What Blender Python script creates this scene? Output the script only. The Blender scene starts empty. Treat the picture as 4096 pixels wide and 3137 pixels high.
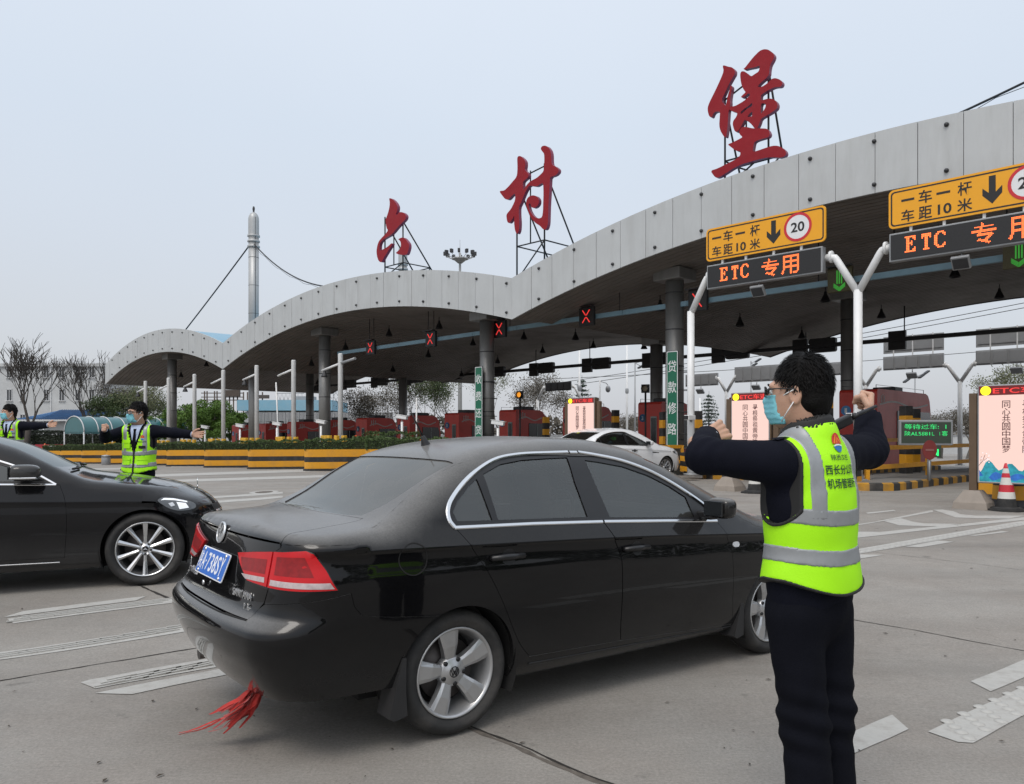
import bpy, bmesh, math, random
import numpy as np
from mathutils import Vector, Matrix, geometry
from math import sin, cos, pi, radians, sqrt, exp, log1p
SC = bpy.context.scene
COL = SC.collection
CAM_H = 1.49
# ------------------------------------------------------------------ camera
cam = bpy.data.cameras.new('camera')
cam.sensor_width = 36.0
cam.lens = 36.0 * 775 / 1024
cam.shift_y = 42 / 1024
cam.clip_start = 0.05
cam.clip_end = 3000
camo = bpy.data.objects.new('camera', cam)
COL.objects.link(camo)
camo.location = (0, 0, CAM_H)
camo.rotation_euler = (pi / 2, 0, 0)
SC.camera = camo
# ------------------------------------------------------------------ world: pale overcast sky
SUN_EL, SUN_AZ = radians(56), radians(205)
world = bpy.data.worlds.new('World')
SC.world = world
world.use_nodes = True
nt = world.node_tree
for n in list(nt.nodes):
 nt.nodes.remove(n)
wo = nt.nodes.new('ShaderNodeOutputWorld')
sky = nt.nodes.new('ShaderNodeTexSky')
sky.sky_type = 'NISHITA'
sky.sun_disc = False
sky.sun_elevation = SUN_EL
sky.sun_rotation = SUN_AZ
sky.dust_density = 6.0
sky.air_density = 1.0
sky.ozone_density = 1.5
bg1 = nt.nodes.new('ShaderNodeBackground')
bg1.inputs['Strength'].default_value = 0.05
nt.links.new(sky.outputs['Color'], bg1.inputs['Color'])
tc = nt.nodes.new('ShaderNodeTexCoord')
sx = nt.nodes.new('ShaderNodeSeparateXYZ')
nt.links.new(tc.outputs['Generated'], sx.inputs['Vector'])
rp = nt.nodes.new('ShaderNodeValToRGB')
nt.links.new(sx.outputs['Z'], rp.inputs['Fac'])
cr = rp.color_ramp
cr.elements[0].position = 0.0
cr.elements[0].color = (0.56, 0.575, 0.61, 1)
cr.elements[1].position = 1.0
cr.elements[1].color = (0.80, 0.86, 0.93, 1)
e = cr.elements.new(0.16)
e.color = (0.570, 0.595, 0.635, 1)
e = cr.elements.new(0.36)
e.color = (0.600, 0.655, 0.715, 1)
e = cr.elements.new(0.6)
e.color = (0.70, 0.75, 0.81, 1)
wn = nt.nodes.new('ShaderNodeTexNoise')
wn.inputs['Scale'].default_value = 1.6
wn.inputs['Detail'].default_value = 3
nt.links.new(tc.outputs['Generated'], wn.inputs['Vector'])
wm = nt.nodes.new('ShaderNodeMapRange')
wm.inputs['From Min'].default_value = 0.3
wm.inputs['From Max'].default_value = 0.7
wm.inputs['To Min'].default_value = 0.97
wm.inputs['To Max'].default_value = 1.03
nt.links.new(wn.outputs['Fac'], wm.inputs['Value'])
bg2 = nt.nodes.new('ShaderNodeBackground')
nt.links.new(rp.outputs['Color'], bg2.inputs['Color'])
nt.links.new(wm.outputs['Result'], bg2.inputs['Strength'])
ad = nt.nodes.new('ShaderNodeAddShader')
nt.links.new(bg1.outputs[0], ad.inputs[0])
nt.links.new(bg2.outputs[0], ad.inputs[1])
nt.links.new(ad.outputs[0], wo.inputs['Surface'])
sun = bpy.data.lights.new('sun', 'SUN')
sun.energy = 1.1
sun.angle = radians(24)
sun.color = (1.0, 0.965, 0.92)
suno = bpy.data.objects.new('sun', sun)
COL.objects.link(suno)
# azimuth measured like the sky texture (0 = +Y, clockwise seen from above)
sd = Vector((sin(SUN_AZ) * cos(SUN_EL), cos(SUN_AZ) * cos(SUN_EL), sin(SUN_EL)))
suno.rotation_euler = sd.to_track_quat('Z', 'Y').to_euler()
SC.view_settings.view_transform = 'Standard'
SC.view_settings.look = 'None'
SC.view_settings.exposure = 0.0
SC.view_settings.gamma = 1.0
SC.view_settings.use_curve_mapping = False
SC.cycles.max_bounces = 6
SC.cycles.transparent_max_bounces = 12
SC.cycles.use_denoising = True
# ------------------------------------------------------------------ ground height: the plaza crowns a little and then falls away
def S(a, b, x):
 t = min(1, max(0, (x - a) / (b - a)))
 return t * t * (3 - 2 * t)
def gz(y):
 return .12 * S(4, 16, y) - .045 * exp(-((y - 5.5) / .9) ** 2) - .024 * 4 * log1p(exp((min(y, 200) - 24) / 4))
# the toll plaza runs at 45 degrees: s along the canopy, t in the direction of travel
R2 = sqrt(2)
def st_xy(s, t):
 return ((s + t) / R2, (t - s) / R2)
def gst(s, t):
 return gz((t - s) / R2)
# ------------------------------------------------------------------ materials
def hexc(h):
 v = [int(h[i:i + 2], 16) / 255 for i in (0, 2, 4)]
 return tuple(c / 12.92 if c <= .04045 else ((c + .055) / 1.055) ** 2.4 for c in v)
def mat(name, col, rough=.6, metal=0., var=.12, scale=6., bump=0., bscale=None, spec=.5, coat=0., coat_rough=.03,
  emit=None, estr=0., dirt=None, dscale=1.5, damt=.5, obj=True, dstretch=None, sheen=0.):
 m = bpy.data.materials.new(name)
 m.use_nodes = True
 t = m.node_tree
 b = t.nodes['Principled BSDF']
 b.inputs['Roughness'].default_value = rough
 b.inputs['Metallic'].default_value = metal
 b.inputs['Specular IOR Level'].default_value = spec
 b.inputs['Coat Weight'].default_value = coat
 b.inputs['Coat Roughness'].default_value = coat_rough
 if sheen:
  b.inputs['Sheen Weight'].default_value = sheen
 c = tuple(col) + (1,)
 b.inputs['Base Color'].default_value = c
 tcn = t.nodes.new('ShaderNodeTexCoord')
 src = tcn.outputs['Object']
 if var > 0 or dirt is not None:
  nz = t.nodes.new('ShaderNodeTexNoise')
  nz.inputs['Scale'].default_value = scale
  nz.inputs['Detail'].default_value = 5
  nz.inputs['Roughness'].default_value = .62
  t.links.new(src, nz.inputs['Vector'])
  mr = t.nodes.new('ShaderNodeMapRange')
  mr.inputs['From Min'].default_value = .28
  mr.inputs['From Max'].default_value = .72
  mr.inputs['To Min'].default_value = 1 - var
  mr.inputs['To Max'].default_value = 1 + var
  t.links.new(nz.outputs['Fac'], mr.inputs['Value'])
  mx = t.nodes.new('ShaderNodeMix')
  mx.data_type = 'RGBA'
  mx.blend_type = 'MULTIPLY'
  mx.inputs['Factor'].default_value = 1
  mx.inputs['A'].default_value = c
  t.links.new(mr.outputs['Result'], mx.inputs['B'])
  out = mx.outputs['Result']
  if dirt is not None:
   mp = t.nodes.new('ShaderNodeMapping')
   mp.inputs['Scale'].default_value = dstretch or (1, 1, 1)
   t.links.new(src, mp.inputs['Vector'])
   n2 = t.nodes.new('ShaderNodeTexNoise')
   n2.inputs['Scale'].default_value = dscale
   n2.inputs['Detail'].default_value = 7
   n2.inputs['Roughness'].default_value = .68
   t.links.new(mp.outputs['Vector'], n2.inputs['Vector'])
   m2 = t.nodes.new('ShaderNodeMapRange')
   m2.inputs['From Min'].default_value = .45
   m2.inputs['From Max'].default_value = .75
   m2.inputs['To Max'].default_value = damt
   t.links.new(n2.outputs['Fac'], m2.inputs['Value'])
   mx2 = t.nodes.new('ShaderNodeMix')
   mx2.data_type = 'RGBA'
   t.links.new(m2.outputs['Result'], mx2.inputs['Factor'])
   t.links.new(out, mx2.inputs['A'])
   mx2.inputs['B'].default_value = tuple(dirt) + (1,)
   out = mx2.outputs['Result']
   m3 = t.nodes.new('ShaderNodeMapRange')
   m3.inputs['To Min'].default_value = rough
   m3.inputs['To Max'].default_value = min(1, rough + .3)
   t.links.new(m2.outputs['Result'], m3.inputs['Value'])
   t.links.new(m3.outputs['Result'], b.inputs['Roughness'])
  t.links.new(out, b.inputs['Base Color'])
 if bump > 0:
  nb = t.nodes.new('ShaderNodeTexNoise')
  nb.inputs['Scale'].default_value = bscale or scale * 6
  nb.inputs['Detail'].default_value = 4
  t.links.new(src, nb.inputs['Vector'])
  bp = t.nodes.new('ShaderNodeBump')
  bp.inputs['Strength'].default_value = bump
  bp.inputs['Distance'].default_value = .01
  t.links.new(nb.outputs['Fac'], bp.inputs['Height'])
  t.links.new(bp.outputs['Normal'], b.inputs['Normal'])
 if emit is not None:
  b.inputs['Emission Color'].default_value = tuple(emit) + (1,)
  b.inputs['Emission Strength'].default_value = estr
 return m
M = {}
M['white_paint'] = mat('white_paint', (.70, .70, .70), .42, var=.06, scale=3, dirt=(.33, .31, .28), dscale=2.2, damt=.3)
M['pole_white'] = mat('pole_white', (.76, .77, .77), .4, var=.04, dirt=(.4, .39, .37), dscale=1.8, damt=.25, dstretch=(1, 1, .25))
M['black_metal'] = mat('black_metal', (.012, .012, .014), .45, var=.2)
M['dark_metal'] = mat('dark_metal', (.03, .031, .034), .5, var=.2)
M['grey_metal'] = mat('grey_metal', (.30, .31, .32), .45, metal=.3, var=.08, dirt=(.16, .15, .14), damt=.3)
M['yellow'] = mat('yellow_paint', (.70, .32, .012), .5, var=.1, scale=3, dirt=(.14, .10, .06), dscale=3, damt=.45)
M['black_stripe'] = mat('black_stripe', (.018, .018, .019), .55, var=.2, dirt=(.12, .11, .10), dscale=3, damt=.35)
M['concrete_kerb'] = mat('kerb_concrete', (.27, .26, .24), .85, var=.14, bump=.3, dirt=(.12, .11, .1), damt=.4)
M['red_booth'] = mat('booth_red', (.56, .046, .032), .42, var=.07, scale=2, dirt=(.26, .07, .05), dscale=1.2, damt=.3)
M['sign_yellow'] = mat('sign_yellow', (.80, .36, .008), .4, var=.04, scale=2)
M['sign_black'] = mat('sign_black', (.012, .012, .012), .5, var=0)
M['sign_green'] = mat('sign_green', (.004, .13, .068), .4, var=.08, scale=2, dirt=(.05, .14, .1), dscale=1.2, damt=.3)
M['sign_white'] = mat('sign_white', (.72, .73, .74), .45, var=.05)
M['sign_red'] = mat('sign_red', (.55, .02, .03), .45, var=.05)
M['led_face'] = mat('led_face', (.012, .012, .013), .55, var=.3, scale=40)
M['led_amber'] = mat('led_amber', (.3, .05, .01), .5, var=0, emit=(1, .16, .035), estr=2.6)
M['led_red'] = mat('led_red', (.3, .02, .02), .5, var=0, emit=(1, .05, .045), estr=.85)
M['led_green'] = mat('led_green', (.02, .3, .1), .5, var=0, emit=(.03, 1, .22), estr=1.2)
M['led_green_dim'] = mat('led_green_dim', (.02, .2, .05), .5, var=0, emit=(.10, .75, .05), estr=.28)
M['rubber'] = mat('rubber', (.022, .022, .022), .82, var=.2, scale=20, dirt=(.11, .10, .09), dscale=6, damt=.35)
M['glass_dark'] = mat('glass_dark', (.010, .012, .014), .06, var=0, spec=.6)
# ------------------------------------------------------------------ objects
def tag(o, label=None, cat=None, group=None, kind=None):
 if label: o['label'] = label
 if cat: o['category'] = cat
 if group: o['group'] = group
 if kind: o['kind'] = kind
 return o
def thing(name, label, cat, loc=(0, 0, 0), rz=0., group=None, rot=None):
 o = bpy.data.objects.new(name, None)
 o.empty_display_size = .1
 COL.objects.link(o)
 o.location = loc
 o.rotation_euler = rot if rot is not None else (0, 0, rz)
 return tag(o, label, cat, group)
def obj(name, me, m=None, parent=None, loc=None, rot=None, scale=None):
 o = bpy.data.objects.new(name, me)
 COL.objects.link(o)
 if m is not None and len(me.materials) == 0:
  for mm in (m if isinstance(m, (list, tuple)) else [m]):
   me.materials.append(mm)
 if parent is not None: o.parent = parent
 if loc is not None: o.location = loc
 if rot is not None: o.rotation_euler = rot
 if scale is not None: o.scale = scale
 return o
def kids(o):
 return list(o.children)
def copy_tree(o, parent=None):
 c = o.copy()
 COL.objects.link(c)
 if parent is not None: c.parent = parent
 for ch in kids(o):
  copy_tree(ch, c)
 return c
class MB:
 """collects simple solids, then builds one mesh"""
 def __init__(self):
  self.v = []
  self.f = []
  self.mi = []
  self.sm = []
  self.cur = 0
 def add(self, vs, fs, smooth=False):
  n = len(self.v)
  self.v += [tuple(p) for p in vs]
  for f in fs:
   self.f.append([i + n for i in f])
   self.mi.append(self.cur)
   self.sm.append(smooth)
  return self
 def box(self, c, d, rz=0., mtx=None):
  x, y, z = d[0] / 2, d[1] / 2, d[2] / 2
  vs = [Vector(p) for p in ((-x, -y, -z), (x, -y, -z), (x, y, -z), (-x, y, -z), (-x, -y, z), (x, -y, z), (x, y, z), (-x, y, z))]
  if mtx is None: mtx = Matrix.Rotation(rz, 3, 'Z')
  vs = [mtx @ p + Vector(c) for p in vs]
  return self.add(vs, [(0, 3, 2, 1), (4, 5, 6, 7), (0, 1, 5, 4), (1, 2, 6, 5), (2, 3, 7, 6), (3, 0, 4, 7)])
 def bbox(self, c, d, b=.01, rz=0., mtx=None):
  """box with chamfered edges"""
  x, y, z = d[0] / 2, d[1] / 2, d[2] / 2
  b = min(b, x * .9, y * .9, z * .9)
  bm = bmesh.new()
  bmesh.ops.create_cube(bm, size=1)
  for v in bm.verts:
   v.co = (v.co.x * d[0], v.co.y * d[1], v.co.z * d[2])
  bmesh.ops.bevel(bm, geom=bm.edges[:], offset=b, segments=2, profile=.5, affect='EDGES')
  if mtx is None: mtx = Matrix.Rotation(rz, 3, 'Z')
  bm.verts.index_update()
  vs = [mtx @ v.co + Vector(c) for v in bm.verts]
  fs = [[v.index for v in f.verts] for f in bm.faces]
  bm.free()
  return self.add(vs, fs)
 def tube(self, pts, r, n=10, cap=True, smooth=True):
  """tube along a polyline; r a number or list"""
  P = [Vector(p) for p in pts]
  k = len(P)
  rs = r if isinstance(r, (list, tuple)) else [r] * k
  vs = []
  up = None
  for i, p in enumerate(P):
   if i == 0: d = P[1] - P[0]
   elif i == k - 1: d = P[-1] - P[-2]
   else: d = (P[i + 1] - p).normalized() + (p - P[i - 1]).normalized()
   if d.length < 1e-9: d = Vector((0, 0, 1))
   d.normalize()
   if up is None:
    up = Vector((0, 0, 1)) if abs(d.z) < .9 else Vector((0, 1, 0))
   a = d.cross(up)
   if a.length < 1e-4:
    a = d.cross(Vector((1, 0, 0)))
   a.normalize()
   b = a.cross(d).normalized()
   up = b
   for j in range(n):
    t = 2 * pi * j / n
    vs.append(p + (a * cos(t) + b * sin(t)) * rs[i])
  fs = []
  for i in range(k - 1):
   for j in range(n):
    j2 = (j + 1) % n
    fs.append((i * n + j, i * n + j2, (i + 1) * n + j2, (i + 1) * n + j))
  self.add(vs, fs, smooth)
  if cap:
   self.add(vs[:n], [list(range(n))[::-1]])
   self.add(vs[-n:], [list(range(n))])
  return self
 def cyl(self, p, q, r, n=14, r2=None, cap=True):
  return self.tube([p, q], [r, r if r2 is None else r2], n, cap)
 def lathe(self, prof, n=20, c=(0, 0, 0), smooth=True, mtx=None):
  """profile [(r,z)] about z"""
  vs = []
  for r, z in prof:
   for j in range(n):
    t = 2 * pi * j / n
    p = Vector((r * cos(t), r * sin(t), z))
    if mtx is not None: p = mtx @ p
    vs.append(p + Vector(c))
  fs = []
  for i in range(len(prof) - 1):
   for j in range(n):
    j2 = (j + 1) % n
    fs.append((i * n + j, i * n + j2, (i + 1) * n + j2, (i + 1) * n + j))
  return self.add(vs, fs, smooth)
 def sphere(self, c, r, n=12, m=8, sc=(1, 1, 1)):
  prof = [(max(1e-5, r * sin(pi * i / m)), -r * cos(pi * i / m)) for i in range(m + 1)]
  return self.lathe(prof, n, c, True, Matrix.Diagonal(sc))
 def prism(self, poly, y0, y1, plane='xz', smooth=False):
  """extrude a 2-D outline (tessellated caps) along the third axis"""
  if plane == 'xz': fn = lambda p, h: (p[0], h, p[1])
  elif plane == 'xy': fn = lambda p, h: (p[0], p[1], h)
  else: fn = lambda p, h: (h, p[0], p[1])
  n = len(poly)
  vs = [fn(p, y0) for p in poly] + [fn(p, y1) for p in poly]
  tri = geometry.tessellate_polygon([[Vector((p[0], p[1], 0)) for p in poly]])
  fs = [tuple(t) for t in tri] + [tuple(i + n for i in t[::-1]) for t in tri]
  self.add(vs, fs)
  vs2 = []
  fs2 = []
  for i in range(n):
   j = (i + 1) % n
   k = len(vs2)
   vs2 += [vs[i], vs[j], vs[j + n], vs[i + n]]
   fs2.append((k, k + 1, k + 2, k + 3))
  return self.add(vs2, fs2)
 def mesh(self, name='mesh', weld=True):
  me = bpy.data.meshes.new(name)
  me.from_pydata(self.v, [], self.f)
  me.polygons.foreach_set('material_index', self.mi)
  me.polygons.foreach_set('use_smooth', self.sm)
  bm = bmesh.new()
  bm.from_mesh(me)
  if weld:
   bmesh.ops.remove_doubles(bm, verts=bm.verts, dist=1e-5)
  bmesh.ops.recalc_face_normals(bm, faces=bm.faces)
  bm.to_mesh(me)
  bm.free()
  me.update()
  return me
 def build(self, name, m, parent=None, loc=None, rot=None, sharp=None):
  me = self.mesh(name)
  if sharp: me.set_sharp_from_angle(angle=radians(sharp))
  return obj(name, me, m, parent, loc, rot)
def npmesh(name, V, Fc, smooth=True, normals=None):
 me = bpy.data.meshes.new(name)
 me.from_pydata(np.asarray(V).tolist(), [], [list(map(int, f)) for f in Fc])
 me.polygons.foreach_set('use_smooth', [smooth] * len(me.polygons))
 me.update()
 if normals is not None:
  me.normals_split_custom_set_from_vertices([tuple(n) for n in normals])
 return me
# ------------------------------------------------------------------ lettering: built-in font turned into mesh
_tc = {}
def text_mesh(s, size=1., bold=0., extrude=0., xs=1., spacing=1., align='CENTER', line=1.):
 key = (s, size, bold, extrude, xs, spacing, align, line)
 if key in _tc: return _tc[key]
 cu = bpy.data.curves.new('lettering', 'FONT')
 cu.body = s
 cu.size = size
 cu.offset = bold
 cu.extrude = extrude
 cu.align_x = align
 cu.align_y = 'CENTER'
 cu.space_character = spacing
 cu.space_line = line
 cu.resolution_u = 3
 o = bpy.data.objects.new('lettering', cu)
 COL.objects.link(o)
 dg = bpy.context.evaluated_depsgraph_get()
 dg.update()
 me = bpy.data.meshes.new_from_object(o.evaluated_get(dg))
 bpy.data.objects.remove(o)
 bpy.data.curves.remove(cu)
 me.materials.clear()
 if xs != 1:
  for v in me.vertices: v.co.x *= xs
 _tc[key] = me
 return me
def centre_mesh(me):
 if not len(me.vertices): return me
 xs = [v.co.x for v in me.vertices]
 ys = [v.co.y for v in me.vertices]
 cx, cy = (min(xs) + max(xs)) / 2, (min(ys) + max(ys)) / 2
 for v in me.vertices:
  v.co.x -= cx
  v.co.y -= cy
 return me
def fit_text(s, w, h, bold=0., extrude=0., spacing=1.):
 """lettering scaled so that its ink just fills w x h, centred"""
 me = text_mesh(s, 1., bold, extrude, 1., spacing).copy()
 centre_mesh(me)
 xs = [v.co.x for v in me.vertices]
 ys = [v.co.y for v in me.vertices]
 sx_, sy_ = w / max(1e-4, max(xs) - min(xs)), h / max(1e-4, max(ys) - min(ys))
 for v in me.vertices:
  v.co.x *= sx_
  v.co.y *= sy_
 return me
FRONT = (pi / 2, 0, 0)   # stands a flat x-y drawing up so that it faces local -y
def wall_text(s, parent, x, y, z, w, h, m, bold=0., extrude=.004, name='lettering', spacing=1.):
 return obj(name, fit_text(s, w, h, bold, extrude, spacing), m, parent, (x, y, z), FRONT)
def rrect(x0, z0, x1, z1, r, n=5):
 pts = []
 for cx, cz, a in ((x1 - r, z0 + r, -pi / 2), (x1 - r, z1 - r, 0), (x0 + r, z1 - r, pi / 2), (x0 + r, z0 + r, pi)):
  for i in range(n + 1):
   t = a + (pi / 2) * i / n
   pts.append((cx + r * cos(t), cz + r * sin(t)))
 return pts
def ring_mesh(outer, inner, y0, y1):
 """flat band between two outlines of equal count, extruded y0..y1 (x-z plane)"""
 mb = MB()
 n = len(outer)
 vs = [(p[0], y0, p[1]) for p in outer] + [(p[0], y0, p[1]) for p in inner] + [(p[0], y1, p[1]) for p in outer] + [(p[0], y1, p[1]) for p in inner]
 fs = []
 for i in range(n):
  j = (i + 1) % n
  fs += [(i, j, j + n, i + n), (i + 2 * n, i + 3 * n, j + 3 * n, j + 2 * n), (i, i + 2 * n, j + 2 * n, j), (i + n, j + n, j + 3 * n, i + 3 * n)]
 return mb.add(vs, fs)
def circle(cx, cz, r, n=28):
 return [(cx + r * cos(2 * pi * i / n), cz + r * sin(2 * pi * i / n)) for i in range(n)]
RZ = -pi / 4   # plaza frame rotation
# ================================================================== ground and road markings
def concrete():
 m = bpy.data.materials.new('concrete_road')
 m.use_nodes = True
 t = m.node_tree
 L = t.links.new
 b = t.nodes['Principled BSDF']
 b.inputs['Specular IOR Level'].default_value = .35
 tc_ = t.nodes.new('ShaderNodeTexCoord')
 def noise(scale, detail, rough, st=(1, 1, 1), rz=0):
  mp = t.nodes.new('ShaderNodeMapping')
  mp.inputs['Scale'].default_value = st
  mp.inputs['Rotation'].default_value = (0, 0, rz)
  L(tc_.outputs['Object'], mp.inputs['Vector'])
  n = t.nodes.new('ShaderNodeTexNoise')
  n.inputs['Scale'].default_value = scale
  n.inputs['Detail'].default_value = detail
  n.inputs['Roughness'].default_value = rough
  L(mp.outputs['Vector'], n.inputs['Vector'])
  return n.outputs['Fac']
 def ramp(f, a, c, lo, hi):
  r = t.nodes.new('ShaderNodeMapRange')
  r.inputs['From Min'].default_value = a
  r.inputs['From Max'].default_value = c
  r.inputs['To Min'].default_value = lo
  r.inputs['To Max'].default_value = hi
  L(f, r.inputs['Value'])
  return r.outputs['Result']
 def mul(a, c):
  x = t.nodes.new('ShaderNodeMath')
  x.operation = 'MULTIPLY'
  L(a, x.inputs[0])
  L(c, x.inputs[1])
  return x.outputs[0]
 big = ramp(noise(.35, 5, .6), .3, .7, .92, 1.07)
 mid = ramp(noise(2.6, 7, .7), .3, .7, .94, 1.06)
 grain = ramp(noise(62, 4, .85), .3, .7, .74, 1.26)
 brush = ramp(noise(7, 4, .6, (1, 26, 1), radians(-24)), .3, .7, .91, 1.08)
 lane = ramp(noise(.5, 3, .5, (.25, 2.4, 1), radians(-48)), .45, .75, 1.0, .80)
 k = mul(mul(mul(big, mid), mul(grain, brush)), lane)
 spots = ramp(noise(4.2, 3, .5), .68, .76, 1.0, .70)
 k = mul(k, spots)
 mx = t.nodes.new('ShaderNodeMix')
 mx.data_type = 'RGBA'
 mx.inputs['A'].default_value = (.268, .253, .230, 1)
 mx.inputs['B'].default_value = (.254, .233, .208, 1)
 L(ramp(noise(.8, 4, .6), .4, .65, 0, 1), mx.inputs['Factor'])
 m2 = t.nodes.new('ShaderNodeMix')
 m2.data_type = 'RGBA'
 m2.blend_type = 'MULTIPLY'
 m2.inputs['Factor'].default_value = 1
 L(mx.outputs['Result'], m2.inputs['A'])
 L(k, m2.inputs['B'])
 L(m2.outputs['Result'], b.inputs['Base Color'])
 L(ramp(noise(3, 4, .6), .3, .7, .62, .88), b.inputs['Roughness'])
 bp = t.nodes.new('ShaderNodeBump')
 bp.inputs['Strength'].default_value = .35
 bp.inputs['Distance'].default_value = .004
 L(noise(140, 4, .7), bp.inputs['Height'])
 bp2 = t.nodes.new('ShaderNodeBump')
 bp2.inputs['Strength'].default_value = .25
 bp2.inputs['Distance'].default_value = .006
 L(noise(9, 3, .6, (1, 30, 1), radians(-24)), bp2.inputs['Height'])
 L(bp.outputs['Normal'], bp2.inputs['Normal'])
 L(bp2.outputs['Normal'], b.inputs['Normal'])
 return m
M['concrete'] = concrete()
M['road_paint'] = mat('road_paint', (.43, .425, .40), .75, var=.16, scale=7, bump=.3, bscale=60, dirt=(.235, .22, .20), dscale=7, damt=.85)
M['crack'] = mat('crack_dirt', (.022, .019, .016), .95, var=.3, scale=20)
M['crack_edge'] = mat('crack_edge', (.11, .095, .08), .95, var=.3, scale=20)
ys = [-25, -15, -8, -4, -2] + [i * .25 for i in range(0, 121)] + [30 + i for i in range(1, 60)] + [92, 100, 120, 150, 200, 300, 500, 900, 1600]
xs = [-1800, -600, -200, -100, -60, -40, -20, -10, -5, 0, 5, 10, 20, 40, 60, 100, 200, 600, 1800]
gv = [(x, y, gz(y)) for y in ys for x in xs]
nx = len(xs)
gf = [(j * nx + i, j * nx + i + 1, (j + 1) * nx + i + 1, (j + 1) * nx + i) for j in range(len(ys) - 1) for i in range(nx - 1)]
me = bpy.data.meshes.new('ground')
me.from_pydata(gv, [], gf)
me.polygons.foreach_set('use_smooth', [True] * len(gf))
ground = tag(obj('ground', me, M['concrete']), 'grey brushed concrete apron in front of the toll plaza', kind='structure')
def densify(poly, step=.4):
 out = []
 n = len(poly)
 for i in range(n):
  a, b = Vector(poly[i][:2]), Vector(poly[(i + 1) % n][:2])
  k = max(1, int((b - a).length / step))
  for j in range(k):
   out.append(a.lerp(b, j / k))
 return out
def wobble(poly, amp, seed=0):
 rnd = random.Random(seed)
 return [Vector((p[0] + rnd.uniform(-amp, amp), p[1] + rnd.uniform(-amp, amp))) for p in poly]
def drape(poly, dz=.004, amp=.0035, seed=1, step=.14):
 p = wobble(densify(poly, step), amp, seed)
 r = geometry.delaunay_2d_cdt(p, [(i, (i + 1) % len(p)) for i in range(len(p))], [list(range(len(p)))], 1, 1e-5)
 V = [(v.x, v.y, gz(v.y) + dz) for v in r[0]]
 me = bpy.data.meshes.new('road_marking')
 me.from_pydata(V, [], [list(f) for f in r[2]])
 bm = bmesh.new()
 bm.from_mesh(me)
 bmesh.ops.recalc_face_normals(bm, faces=bm.faces)
 for f in bm.faces:
  if f.normal.z < 0: f.normal_flip()
 bm.to_mesh(me)
 bm.free()
 return me
def ribbon(line, w, dz=.003, amp=.01, seed=3):
 rnd = random.Random(seed)
 pts = []
 for a, b in zip(line[:-1], line[1:]):
  a, b = Vector(a[:2]), Vector(b[:2])
  k = max(1, int((b - a).length / .06))
  pts += [a.lerp(b, j / k) for j in range(k)]
 pts.append(Vector(line[-1][:2]))
 vs = []
 off = 0
 for i, p in enumerate(pts):
  d = (pts[min(i + 1, len(pts) - 1)] - pts[max(i - 1, 0)]).normalized()
  n = Vector((-d.y, d.x))
  off = .8 * off + rnd.uniform(-amp, amp)
  ww = w * rnd.uniform(.45, 1.3) / 2
  for sgn in (1, -1):
   q = p + n * (off + sgn * ww)
   vs.append((q.x, q.y, gz(q.y) + dz))
 fs = [(2 * i, 2 * i + 1, 2 * i + 3, 2 * i + 2) for i in range(len(pts) - 1)]
 me = bpy.data.meshes.new('crack')
 me.from_pydata(vs, [], fs)
 bm = bmesh.new()
 bm.from_mesh(me)
 for f in bm.faces:
  f.normal_update()
  if f.normal.z < 0: f.normal_flip()
 bm.to_mesh(me)
 bm.free()
 return me
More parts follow.
